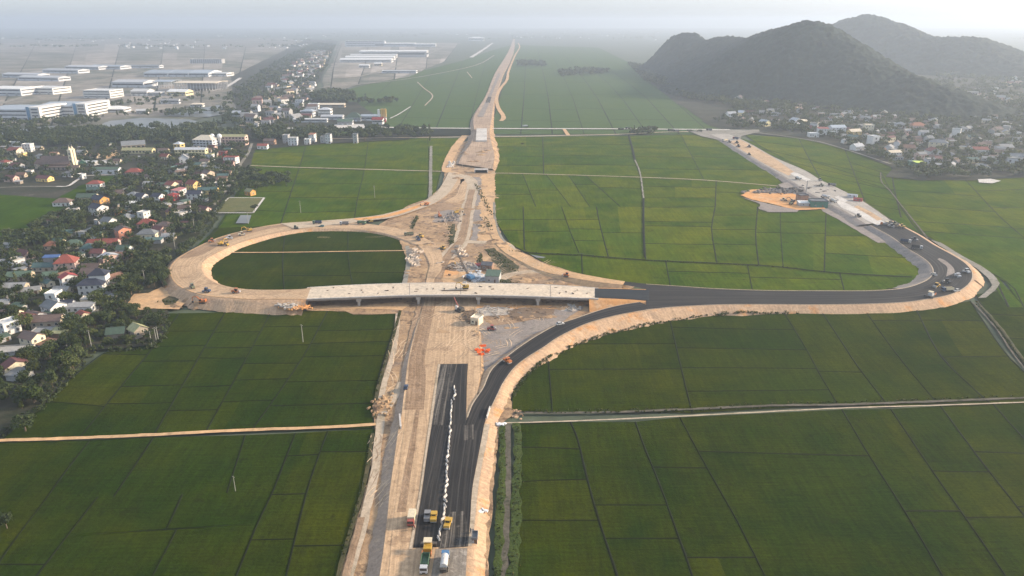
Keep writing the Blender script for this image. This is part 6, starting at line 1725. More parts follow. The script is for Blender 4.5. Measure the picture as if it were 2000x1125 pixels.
# far town beyond the haze: too many and too small to count
m = MB()
for _ in range(620):
    y = 52 + 56 * R.random() ** 1.1; x = R.uniform(-100, 1290)
    if y > 80 and (x > 655 or x < 60): continue
    if 640 < x < 990 and y > 72: continue
    p = P(x, y)
    if n2(p[0], p[1], 0.0009, 8) < -0.05: continue
    s = R.uniform(7, 17)
    m.box((p[0], p[1], s * .25), (s, s * .8, s * .5 + R.choice((0, 0, 4))), rz=R.uniform(0, 3), taper=R.choice((1, 1, .7)))
tag(m.build('distant_town', wall_mat('palegrey')), 'scatter of tiny pale houses of a far town dissolving in the haze', 'town', kind='stuff')

# ---------------------------------------------------------------- factories
def factory(label, x, y, W, D, h, rot, rc, wc, roof='gable', rh=3.0, bays=8, rows=1, cat='factory', name='factory', band=None, glass='glass', tower=None, group=None):
    p = at_house(x, y, D, rot)
    e = empty(name, p, math.radians(rot), label, cat, group)
    walls_mesh(W, D, h, roof, rh).build('wall', wall_mat(wc), e)
    roof_mesh(W, D, h, roof, rh, .8, .5).build('roof', roof_mat(rc), e)
    for r_ in range(rows):
        z = h * (r_ + .6) / rows
        MB().box((0, -D / 2 - .1, z), (W * .94, .25, h / rows * .26)).build('window_band', MT[glass], e)
        MB().box((W / 2 + .1, 0, z), (.25, D * .9, h / rows * .26)).build('window_band', MT[glass], e)
    for i in range(min(bays, 3)):
        MB().box(((i + .5) / 3 * W - W / 2, -D / 2 - .15, min(2.4, h * .3)), (4.5, .35, min(4.5, h * .55))).build('loading_door', wall_mat('grey'), e)
    if tower:
        tw, tc = tower
        t = MB().box((W / 2 + tw / 2, 0, h * .62), (tw, D * .98, h * 1.24)).build('end_block', wall_mat('white'), e)
        MB().box((W / 2 + 2.0, -D / 2 - .1, h * .62), (4.5, 1.2, h * 1.3)).build('blue_panel', wall_mat(tc), t)
        for r_ in range(4):
            MB().box((W / 2 + tw + .1, 0, h * .2 + r_ * h * .28), (.3, D * .8, h * .09)).build('window_band', MT[glass], t)
            MB().box((W / 2 + tw * .62, -D / 2 - .05, h * .2 + r_ * h * .28), (tw * .5, .6, h * .09)).build('window_band', MT[glass], t)
    k = max(1, int(W / D))
    for i in range(k):
        t = ((i + .5) / k - .5) * W
        OCC.append((p[0] + t * math.cos(math.radians(rot)), p[1] + t * math.sin(math.radians(rot)), D * .7))
    return e
factory('long grey banded factory with a blue and white end block at the left frame edge', 20, 236, 62, 70, 17, -4, 'bluegrey', 'palegrey', 'gable', 3, 8, 3, tower=(20, 'blue'))
factory('second grey banded factory with a blue and white end block, right of the first', 112, 228, 62, 70, 17, -4, 'bluegrey', 'palegrey', 'gable', 3, 8, 3, tower=(20, 'blue'))
factory('white two storey office factory between the long factory rows', 78, 184, 70, 50, 13, -14, 'white', 'white', 'flat', 1, 8, 2)
factory('white factory with a blue left end at the left frame edge', 14, 187, 70, 60, 14, -10, 'white', 'palegrey', 'gable', 3, 6, 2)
factory('white three storey factory with black window bands', 190, 192, 58, 46, 15, -6, 'white', 'white', 'flat', 1, 8, 3)
factory('grey framed workshop left of the big cream roofed hall', 250, 171, 80, 60, 12, -6, 'palegrey', 'palegrey', 'gable', 4, 6, 1)
factory('long low pale shed in the far factory rows, leftmost', 40, 152, 120, 40, 9, -14, 'palegrey', 'palegrey', 'gable', 3, 4, 1)
factory('long low pale shed in the far factory rows, second from left', 75, 158, 130, 40, 9, -14, 'palegrey', 'palegrey', 'gable', 3, 4, 1)
factory('long low pale shed in the far factory rows, third from left', 118, 143, 130, 45, 9, -14, 'palegrey', 'palegrey', 'gable', 3, 4, 1)
factory('long low pale shed in the far factory rows, fourth from left', 160, 136, 130, 50, 9, -14, 'palegrey', 'palegrey', 'gable', 3, 4, 1)
factory('long low pale shed in the far factory rows, fifth from left', 205, 135, 120, 50, 9, -14, 'bluegrey', 'palegrey', 'gable', 3, 4, 1)
factory('thin dark roofed shed at the right end of the far factory rows', 274, 133, 130, 30, 8, -2, 'slate', 'palegrey', 'gable', 2, 4, 1)
factory('large grey triple roofed hall behind the cream roofed hall, left part', 305, 150, 70, 90, 10, -3, 'bluegrey', 'palegrey', 'gable', 6, 4, 1)
factory('large grey triple roofed hall behind the cream roofed hall, middle part', 345, 150, 70, 90, 10, -3, 'bluegrey', 'palegrey', 'gable', 6, 4, 1)
factory('large grey triple roofed hall behind the cream roofed hall, right part', 384, 150, 70, 90, 10, -3, 'bluegrey', 'palegrey', 'gable', 6, 4, 1)
factory('low white shed right of the big cream roofed hall', 424, 149, 60, 40, 8, -10, 'white', 'white', 'gable', 2, 4, 1)
factory('white vaulted shed in front of the grey framed workshop', 272, 187, 36, 30, 9, -4, 'white', 'white', 'gable', 4, 3, 1)
factory('low white annex between the two white sheds', 303, 187, 22, 20, 6, -4, 'white', 'palegrey', 'shed', 1, 2, 1)
factory('white shed with a yellow and red end wall below the cream hall', 345, 187, 42, 30, 8, -8, 'white', 'paleyellow', 'gable', 4, 3, 1)
factory('pointed white marquee roofed depot near the river trees', 212, 220, 52, 30, 6, 4, 'white', 'palegrey', 'hip', 4, 3, 1)
factory('dark little works behind the second blue-ended factory', 186, 211, 26, 20, 11, -4, 'white', 'palegrey', 'flat', 1, 3, 2)
factory('low house with a sunlit white wall on the factory road', 277, 222, 18, 8, 5, 4, 'white', 'white', 'gable', 2, 2, 1, cat='house', name='house')
factory('sunlit white bungalow by the ponds', 384, 209, 22, 12, 5, 4, 'cream', 'white', 'hip', 2, 2, 1, cat='house', name='house')
factory('pale house by the pond with a grey roof', 462, 228, 16, 12, 6, -10, 'palegrey', 'white', 'gable', 3, 2, 1, cat='house', name='house')
factory('low school like row behind the bungalow', 332, 203, 34, 10, 7, 4, 'grey', 'palegrey', 'gable', 2, 3, 1, cat='building', name='building')
# big cream roofed hall still open between its columns
p = at_house(382, 178, 62, -4)
e = empty('steel_hall', p, math.radians(-4), 'big unfinished hall with a bright cream roof on open steel columns', 'hall')
roof_mesh(96, 62, 17, 'gable', 2.0, 1, .8).build('roof', roof_mat('cream'), e)
for i in range(14):
    for sy in (-1, 1):
        MB().box((-47 + i * 94 / 13, sy * 30.6, 8.2), (.9, .9, 17.4)).build('column', wall_mat('palegrey'), e)
for i in range(1, 8): MB().box((47.6, -30 + i * 7.6, 8.2), (.9, .9, 17.4)).build('column', wall_mat('palegrey'), e)
MB().box((0, -30.6, 9), (95, .5, .8)).build('beam', wall_mat('palegrey'), e)
MB().box((0, 30, 6), (95, .6, 12)).build('rear_wall', wall_mat('grey'), e)
p = at_house(318, 172, 50, -4)
e = empty('steel_hall', p, math.radians(-4), 'lower open framed grey roofed hall left of the cream roofed hall', 'hall')
roof_mesh(44, 50, 14, 'gable', 2.5, 1, .8).build('roof', roof_mat('bluegrey'), e)
for i in range(8):
    for sy in (-1, 1):
        MB().box((-21 + i * 6, sy * 24.6, 6.6), (.9, .9, 14.2)).build('column', wall_mat('palegrey'), e)
p = at_house(402, 124, 40, 0)
e = empty('concrete_building', p, 0, 'grey concrete building frame of many bays standing alone in the industrial plain', 'building')
MB().box((0, 0, 7), (118, 30, 14)).build('core', wall_mat('grey'), e)
roof_mesh(120, 32, 15, 'flat', .5).build('roof', roof_mat('concrete'), e)
for i in range(16): MB().box((-58 + i * 7.7, -16.5, 7), (1.6, 1.6, 15)).build('column', wall_mat('palegrey'), e)
# right zone
for i, (x, y) in enumerate(((714, 122), (722, 117), (729, 113))):
    factory(('front', 'middle', 'rear')[i] + ' one of the three long white sheds with bright roofs', x, y, 196, 48, 10, 0, 'white', 'white', 'gable', 5, 6, 1, cat='shed', name='long_shed')
factory('huge grey shed with a white roof behind the three long white sheds', 768, 112, 290, 80, 24, 0, 'white', 'grey', 'gable', 4, 8, 1)
factory('row of pale apartment like factory blocks, hazy, left of centre', 713, 91, 240, 50, 32, 0, 'white', 'palegrey', 'flat', 1, 8, 3)
factory('hazy white flat shed behind the huge grey shed', 770, 91, 250, 80, 18, 0, 'white', 'palegrey', 'gable', 3, 8, 1)
factory('low hazy white shed at the far right of the factory zone', 822, 91, 180, 50, 14, 0, 'white', 'palegrey', 'gable', 3, 4, 1)
factory('low white plant with a flat roof beside the tree lined road', 779, 143, 105, 26, 7, -3, 'white', 'palegrey', 'flat', .6, 4, 1)
factory('small white works in front of the three long white sheds', 711, 132, 34, 20, 7, 0, 'white', 'white', 'gable', 3, 2, 1)
factory('small sunlit works right of the first small white works', 738, 129, 26, 18, 8, 0, 'white', 'cream', 'gable', 3, 2, 1)
factory('hazy white domed hall at the right end of the factory plain', 930, 80, 120, 80, 22, 0, 'white', 'white', 'hip', 8, 4, 1)
# yard of sheds on the cross road, with a batching plant
factory('hipped pale green shed in the cross road yard', 690, 237, 24, 18, 6, 0, 'green', 'palegrey', 'hip', 7, 3, 1, cat='shed', name='shed')
factory('low green roofed shed in front of the hipped green shed', 674, 244, 22, 14, 5, 4, 'green', 'palegrey', 'gable', 3, 3, 1, cat='shed', name='shed')
factory('long blue grey roofed shed in the cross road yard', 729, 236, 38, 14, 7, 0, 'bluegrey', 'palegrey', 'gable', 2, 3, 1, cat='shed', name='shed')
factory('red roofed white gatehouse of the cross road yard', 737, 243, 16, 12, 7, -4, 'bright', 'white', 'gable', 3, 2, 1, cat='shed', name='shed')
factory('low wide grey shed left of the green yard sheds', 648, 234, 34, 14, 5, 0, 'palegrey', 'palegrey', 'gable', 2, 3, 1, cat='shed', name='shed')
factory('very long thin white roof left of the yard', 606, 239, 52, 8, 4.5, 0, 'white', 'palegrey', 'gable', 1.2, 3, 1, cat='shed', name='shed')
factory('white two tier house with a dome above the roadside village', 634, 226, 20, 16, 10, 0, 'palegrey', 'white', 'hip', 3, 3, 2, cat='house', name='house')
factory('pale blue house with a yellow end left of the white two tier house', 600, 228, 20, 14, 9, -8, 'bluegrey', 'palegrey', 'hip', 3, 3, 2, cat='house', name='house')
factory('white stepped house behind the pale blue house', 612, 213, 18, 10, 9, 0, 'white', 'white', 'flat', .5, 3, 2, cat='house', name='house')
factory('long tan grey roof behind the white two tier house', 646, 210, 50, 12, 5, 0, 'cream', 'tan', 'gable', 2, 3, 1, cat='shed', name='shed')
p = G(742, 238)
e = empty('batching_plant', p, 0, 'concrete batching plant with yellow silos and a white silo on legs', 'plant')
for i in range(4):
    m = MB(); m.cyl((3 + i * 2.3, 0, 8), (3 + i * 2.3, 0, 20), 1.0, n=10); m.cyl((3 + i * 2.3, 0, 5.5), (3 + i * 2.3, 0, 8), .3, 1.0, n=10)
    m.build('silo', plain_mat('silo_yellow', (.62, .38, .10), .5) if i == 0 else bpy.data.materials['silo_yellow'], e)
m = MB(); m.cyl((-1, 0, 9), (-1, 0, 19), 1.9, n=12); m.cyl((-1, 0, 6), (-1, 0, 9), .4, 1.9, n=12); m.build('white_silo', MT['steelwhite'], e)
m = MB()
for x in (-2.5, 1, 4.5, 8, 11): m.box((x, 0, 3.5), (.4, .4, 8))
m.box((4, 0, 7.4), (14, 2.5, .4)); m.build('frame', wall_mat('palegrey'), e)
MB().box((8, -3, 2.5), (4, 4, 5)).build('control_cabin', wall_mat('red'), e)
# ================================================================ VIADUCT
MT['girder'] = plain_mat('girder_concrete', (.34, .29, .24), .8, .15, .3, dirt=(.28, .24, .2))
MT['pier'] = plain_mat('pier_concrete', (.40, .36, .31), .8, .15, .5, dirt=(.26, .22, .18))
bd = [(597, 584, 606, 561, 5.7), (700, 580, 700, 556, 6.1), (800, 576.5, 800, 553, 6.3), (900, 576, 900, 552.5, 6.4), (1000, 577.5, 1000, 554, 6.3), (1075, 580, 1075, 556.5, 6.1), (1152, 582.5, 1149, 561, 5.75), (1163, 583, 1163, 562, 5.7)]
vn = smooth([P(a[0], a[1], a[4]) for a in bd], 6); vf = smooth([P(a[2], a[3], a[4]) for a in bd], 6)
e = empty('viaduct', (0, 0, 0), 0, 'pale concrete viaduct under construction across the highway on four rows of columns', 'viaduct')
def deck_piece(name, tn, tf, z0, z1, mat, parent):
    "slab between two long edges, t in 0..1 across, z offsets from deck top"
    a = vn * (1 - tn) + vf * tn; b = vn * (1 - tf) + vf * tf
    m = MB(); n = len(a); o = []
    ring = []
    for i in range(n):
        ring.append([(a[i][0], a[i][1], a[i][2] + z0), (b[i][0], b[i][1], b[i][2] + z0), (b[i][0], b[i][1], b[i][2] + z1), (a[i][0], a[i][1], a[i][2] + z1)])
    for i in range(n - 1):
        for k in range(4):
            m.face([ring[i][k], ring[i + 1][k], ring[i + 1][(k + 1) % 4], ring[i][(k + 1) % 4]])
    m.face(ring[0]); m.face(ring[-1][::-1])
    if name == 'deck': bvh_add(m.v, m.f)
    return m.build(name, mat, parent)
dk = deck_piece('deck', 0, 1, -0.3, 0.0, MT['concrete'], e)
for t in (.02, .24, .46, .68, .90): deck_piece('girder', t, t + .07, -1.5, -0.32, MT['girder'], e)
deck_piece('edge_beam', -0.008, 0.018, -.42, .12, MT['slab'], e)
deck_piece('edge_beam', .982, 1.008, -.42, .12, MT['slab'], e)
for px, wob in ((701, 0), (814, .3), (935, -.2), (1047, .1)):
    i = int(np.argmin(np.abs(vn[:, 0] - P(px, 580, 6)[0])))
    a, b = Vector(vn[i]), Vector(vf[i])
    c = (a + b) / 2; L = (b - a).length; rz = math.atan2(b.y - a.y, b.x - a.x)
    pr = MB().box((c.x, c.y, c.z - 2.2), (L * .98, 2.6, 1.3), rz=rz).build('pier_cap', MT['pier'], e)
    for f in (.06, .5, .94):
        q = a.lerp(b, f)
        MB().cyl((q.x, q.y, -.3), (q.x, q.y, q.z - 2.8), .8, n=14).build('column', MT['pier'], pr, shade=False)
for i, s in ((0, -1), (len(vn) - 1, 1)):
    a, b = Vector(vn[i]), Vector(vf[i]); c = (a + b) / 2
    MB().box((c.x + s * .9, c.y, c.z - 2.6), (1.6, (b - a).length + .6, 5.0), rz=math.atan2(b.y - a.y, b.x - a.x) - math.pi / 2).build('abutment', MT['pier'], e)
for i in (12, 18, 30):
    a, b = Vector(vn[i]), Vector(vf[i]); c = (a + b) / 2
    MB().box((c.x, c.y, c.z + .01), (.35, (b - a).length, .06), rz=math.atan2(b.y - a.y, b.x - a.x) - math.pi / 2).build('expansion_joint', MT['gravel'], e)
bvh_build()
# second bridge and culvert of the far highway
a0, a1, b0, b1 = [Vector(P(*q)) for q in ((929, 275, 5.6), (951, 275, 5.6), (931, 251, 5.2), (951, 251, 5.2))]
e = empty('highway_bridge', (0, 0, 0), 0, 'short pale concrete bridge of three spans carrying the far highway over the cross road', 'bridge')
for k in range(3):
    f0, f1 = k / 3 + .004, (k + 1) / 3 - .012
    q = [a0.lerp(b0, f0), a1.lerp(b1, f0), a1.lerp(b1, f1), a0.lerp(b0, f1)]
    m = MB(); up = [(p.x, p.y, p.z + .5) for p in q]; lo = [(p.x, p.y, p.z - .9) for p in q]
    m.face(up); m.face(lo[::-1])
    for i in range(4): m.face([lo[i], lo[(i + 1) % 4], up[(i + 1) % 4], up[i]])
    m.build('span', MT['slab'], e)
for k in range(4):
    p, q = a0.lerp(b0, k / 3), a1.lerp(b1, k / 3); c = (p + q) / 2
    MB().box((c.x, c.y, 2.0), ((q - p).length, 2.0, 5.2)).build('pier', MT['pier'], e)
p = G(940, 337)
e = empty('box_culvert', (p.x, p.y, p.z), 0, 'pale concrete box culvert opening in the highway embankment', 'culvert')
m = MB(); m.box((0, 0, 3.4), (14, 6, .7)); m.box((-6.6, 0, 1.4), (.8, 6, 3.3)); m.box((6.6, 0, 1.4), (.8, 6, 3.3)); m.build('frame', MT['slab'], e)
MB().box((0, 1.6, 1.4), (12.3, .4, 3.2)).build('opening', plain_mat('culvert_shade', (.012, .012, .014), .9), e)  # near-black panel painted for the shade inside the culvert

# ================================================================ MACHINES
PAINT = dict(yellow=(.46, .28, .04), orange=(.44, .14, .035), white=(.52, .51, .48), black=(.02, .02, .022), grey=(.2, .2, .2), green=(.06, .13, .07), blue=(.06, .16, .30), red=(.30, .07, .05), cream=(.62, .53, .36), silver=(.45, .46, .47), darkblue=(.03, .05, .10), olive=(.14, .15, .09), teal=(.07, .2, .2))
def paint(k):
    if 'paint_' + k not in MT: MT['paint_' + k] = plain_mat('paint_' + k, PAINT[k], .45, .15, 1.5, spec=.4, dirt=tuple(.5 * c + .1 for c in PAINT[k]))
    return MT['paint_' + k]
MT['rubber'] = plain_mat('tyre_rubber', (.022, .021, .02), .9)
MT['darksteel'] = plain_mat('dark_steel', (.06, .055, .05), .6, dirt=(.2, .16, .11))
MT['drum'] = plain_mat('drum_steel', (.35, .34, .33), .4, dirt=(.15, .14, .13))
def wheel(e, x, y, r, w):
    t = MB().cyl((x - w / 2, y, r), (x + w / 2, y, r), r, n=12).build('wheel', MT['rubber'], e)
    MB().cyl((x - w / 2 - .02, y, r), (x + w / 2 + .02, y, r), r * .5, n=10).build('rim', MT['drum'], t)
def mk_excavator(c):
    e = empty('excavator', (0, 0, -50))
    for s in (-1, 1):
        m = MB(); m.prism_x([(-1.9, .45), (-1.5, 0), (1.5, 0), (1.9, .45), (1.5, .9), (-1.5, .9)], s * 1.1 - .3, s * 1.1 + .3); m.build('track', MT['darksteel'], e)
    MB().box((0, -.3, 1.6), (2.6, 3.4, 1.2)).box((0, -1.6, 1.75), (2.5, 1.0, 1.5)).build('body', paint(c), e)
    k = MB().box((-.8, .8, 2.2), (1.0, 1.6, 1.7), taper=.85).build('cab', paint(c), e)
    MB().box((-.8, 1.62, 2.3), (.85, .06, 1.1)).box((-1.31, .8, 2.35), (.06, 1.2, .9)).build('window', MT['glass'], k)
    m = MB(); m.cyl((.3, 1.0, 1.8), (.3, 3.2, 4.2), .32, .26, 6); m.cyl((.3, 3.2, 4.2), (.3, 5.4, 3.9), .26, .2, 6); m.build('boom', paint(c), e)
    m = MB(); m.cyl((.3, 5.4, 4.1), (.3, 5.9, 1.4), .2, .15, 6); m.build('stick', paint(c), e)
    m = MB(); m.prism_x([(5.6, 1.5), (6.2, 1.4), (6.0, .5), (5.3, .3), (5.1, .8)], -.25, .85); m.build('bucket', MT['darksteel'], e)
    return e
def mk_roller(c):
    e = empty('road_roller', (0, 0, -50))
    MB().cyl((-1.05, 2.0, .75), (1.05, 2.0, .75), .75, n=16).build('drum', MT['drum'], e)
    MB().box((0, 2.0, 1.0), (2.4, .25, .35)).box((-1.15, 1.5, .95), (.15, 1.6, .4)).box((1.15, 1.5, .95), (.15, 1.6, .4)).build('drum_frame', paint(c), e)
    MB().box((0, -1.3, 1.35), (2.0, 2.4, 1.1), taper=.9).box((0, .4, 1.0), (1.7, 1.4, .5)).build('body', paint(c), e)
    k = MB().box((0, .2, 2.2), (1.7, 1.5, 1.5), taper=.92).build('cab', MT['glass'], e)
    MB().box((0, .2, 3.02), (1.9, 1.8, .16)).build('cab_roof', paint(c), k)
    for s in (-1, 1): wheel(e, s * .85, -1.2, .75, .5)
    return e
def mk_tandem(c):
    e = empty('road_roller', (0, 0, -50))
    for y in (-1.7, 1.7): MB().cyl((-.95, y, .65), (.95, y, .65), .65, n=16).build('drum', MT['drum'], e)
    MB().box((0, 1.5, 1.3), (2.0, 1.7, .8)).box((0, -1.5, 1.3), (2.0, 1.9, .9)).box((0, 0, 1.0), (1.8, 1.4, .6)).build('body', paint(c), e)
    MB().box((0, 0, 1.7), (1.3, 1.0, .7)).build('seat', MT['rubber'], e)
    m = MB(); m.box((0, -.1, 2.75), (1.9, 1.9, .14))
    for x in (-.8, .8):
        for y in (-.8, .7): m.box((x, y, 2.0), (.1, .1, 1.5))
    m.build('canopy', paint(c), e)
    return e
def mk_truck(c, bc):
    e = empty('dump_truck', (0, 0, -50))
    MB().box((0, 0, .85), (1.0, 7.6, .4)).build('chassis', MT['darksteel'], e)
    k = MB().box((0, 2.95, 1.75), (2.4, 1.7, 2.0), taper=.94).build('cab', paint(c), e)
    MB().box((0, 3.8, 2.15), (2.1, .08, .8)).box((1.19, 3.0, 2.15), (.06, 1.0, .7)).box((-1.19, 3.0, 2.15), (.06, 1.0, .7)).build('window', MT['glass'], k)
    m = MB(); m.box((0, -.9, 1.25), (2.4, 5.2, .2))
    for s in (-1, 1): m.box((s * 1.17, -.9, 1.95), (.1, 5.2, 1.3))
    m.box((0, 1.65, 2.05), (2.25, .1, 1.6)); m.box((0, -3.45, 1.9), (2.25, .1, 1.2)); m.build('bed', paint(bc), e)
    for y in (2.9, -1.4, -2.7):
        for s in (-1, 1): wheel(e, s * 1.05, y, .52, .4)
    return e
def mk_tank(c, bc, mixer=False):
    e = empty('mixer_truck' if mixer else 'tank_truck', (0, 0, -50))
    MB().box((0, 0, .85), (1.0, 7.6, .4)).build('chassis', MT['darksteel'], e)
    k = MB().box((0, 2.95, 1.75), (2.4, 1.6, 2.0), taper=.94).build('cab', paint(c), e)
    MB().box((0, 3.75, 2.15), (2.1, .08, .8)).build('window', MT['glass'], k)
    m = MB()
    if mixer:
        m.cyl((0, 1.6, 2.0), (0, .2, 2.2), .8, 1.2, 14); m.cyl((0, .2, 2.2), (0, -1.6, 2.4), 1.2, 1.15, 14); m.cyl((0, -1.6, 2.4), (0, -3.4, 2.9), 1.15, .5, 14)
    else:
        m.cyl((0, 1.9, 2.05), (0, -3.0, 2.05), 1.15, n=16); m.cyl((0, -.2, 3.1), (0, -.2, 3.35), .35, n=10)
    m.build('tank', paint(bc), e)
    MB().box((0, -3.7, 1.4), (2.0, .9, 1.0)).build('rear_gear', MT['darksteel'], e)
    for y in (2.9, -1.4, -2.7):
        for s in (-1, 1): wheel(e, s * 1.05, y, .52, .4)
    return e
def mk_car(c, van=False):
    e = empty('car', (0, 0, -50))
    m = MB()
    m.prism_x([(-2.2, .35), (2.2, .35), (2.25, .75), (1.2, .98), (-2.1, 1.0), (-2.25, .7)], -.88, .88); m.build('body', paint(c), e)
    m = MB()
    m.prism_x([(1.15, .97), (.4, 1.5), (-1.5, 1.52), (-2.05, .99)], -.78, .78); k = m.build('cabin', MT['glass'], e)
    MB().box((0, -.5, 1.53), (1.45, 1.7, .06)).build('cabin_roof', paint(c), k)
    for y in (1.35, -1.35):
        for s in (-1, 1): wheel(e, s * .8, y, .33, .22)
    return e
def mk_dozer(c):
    e = empty('bulldozer', (0, 0, -50))
    for s in (-1, 1): MB().prism_x([(-1.8, .5), (-1.4, 0), (1.4, 0), (1.8, .5), (1.2, 1.0), (-1.2, 1.0)], s * 1.0 - .3, s * 1.0 + .3).build('track', MT['darksteel'], e)
    MB().box((0, .8, 1.4), (1.4, 2.2, 1.0)).box((0, -.9, 1.3), (1.6, 1.4, .8)).build('body', paint(c), e)
    k = MB().box((0, -.5, 2.3), (1.5, 1.5, 1.4), taper=.92).build('cab', MT['glass'], e)
    MB().box((0, -.5, 3.05), (1.7, 1.7, .14)).build('cab_roof', paint(c), k)
    MB().prism_x([(2.5, .1), (2.7, .1), (2.6, .6), (2.75, 1.2), (2.55, 1.2), (2.4, .6)], -1.7, 1.7).build('blade', MT['drum'], e)
    return e
def mk_loader(c):
    e = empty('wheel_loader', (0, 0, -50))
    MB().box((0, -1.5, 1.6), (2.0, 2.6, 1.2), taper=.9).box((0, 1.0, 1.2), (1.4, 2.0, .8)).build('body', paint(c), e)
    k = MB().box((0, -.2, 2.5), (1.5, 1.4, 1.5), taper=.9).build('cab', MT['glass'], e)
    MB().box((0, -.2, 3.3), (1.6, 1.6, .14)).build('cab_roof', paint(c), k)
    m = MB()
    for s in (-1, 1): m.cyl((s * .6, 1.0, 1.9), (s * .6, 3.0, .9), .14, n=6)
    m.build('lift_arm', paint(c), e)
    MB().prism_x([(2.9, .2), (4.0, .2), (4.1, .4), (3.2, .5), (3.3, 1.3), (2.9, 1.3)], -1.3, 1.3).build('bucket', MT['darksteel'], e)
    for y in (1.4, -1.5):
        for s in (-1, 1): wheel(e, s * 1.1, y, .75, .55)
    return e
def mk_paver(c):
    e = empty('asphalt_paver', (0, 0, -50))
    for s in (-1, 1): MB().box((s * 1.1, 0, .45), (.5, 4.2, .9)).build('track', MT['darksteel'], e)
    MB().box((0, .2, 1.5), (2.5, 3.0, 1.3)).build('body', paint(c), e)
    m = MB(); m.box((0, -2.6, .9), (3.0, 1.6, .2))
    for s in (-1, 1): m.box((s * 1.45, -2.6, 1.5), (.12, 1.7, 1.2))
    m.build('hopper', paint('orange'), e)
    m = MB(); m.box((0, 1.2, 3.5), (2.7, 2.4, .16))
    for x in (-1.2, 1.2):
        for y in (.2, 2.2): m.box((x, y, 2.7), (.1, .1, 1.5))
    m.build('canopy', paint('cream'), e)
    MB().box((0, 2.9, .6), (5.2, 1.1, .9)).build('screed', MT['darksteel'], e)
    MB().box((0, 1.2, 2.5), (1.8, .5, .7)).build('control_panel', paint(c), e)
    return e
def mk_stonetruck(c):
    e = empty('box_truck', (0, 0, -50))
    MB().box((0, 0, .85), (1.0, 6.2, .4)).build('chassis', MT['darksteel'], e)
    MB().box((0, .4, 2.1), (2.4, 4.6, 2.0)).build('cargo_box', paint(c), e)
    k = MB().box((0, -2.7, 1.7), (2.3, 1.5, 1.8), taper=.93).build('cab', paint('red'), e)
    MB().box((0, -3.45, 2.0), (2.0, .08, .7)).build('window', MT['glass'], k)
    for y in (2.0, -2.4):
        for s in (-1, 1): wheel(e, s * 1.0, y, .5, .4)
    return e
MK = dict(excavator=mk_excavator, roller=mk_roller, tandem=mk_tandem, truck=mk_truck, tank=mk_tank, car=mk_car, dozer=mk_dozer, loader=mk_loader, paver=mk_paver, box=mk_stonetruck)
CATS = dict(excavator='excavator', roller='roller', tandem='roller', truck='dump truck', tank='tank truck', car='car', dozer='bulldozer', loader='loader', paver='paver', box='truck')
mcache = {}
def machine(kind, args, x, y, rot, label, s=1.0, group=None, z=None):
    g = G(x, y)
    loc = (g.x, g.y, g.z + .02)
    key = (kind, args)
    if key not in mcache:
        e = MK[kind](*args); e.location = loc; e.rotation_euler = (0, 0, math.radians(rot)); e['label'] = label; e['category'] = CATS[kind]
        if group: e['group'] = group
        e.scale = (s, s, s); mcache[key] = e
    else: copy_tree(mcache[key], loc, math.radians(rot), label, group, (s, s, s))
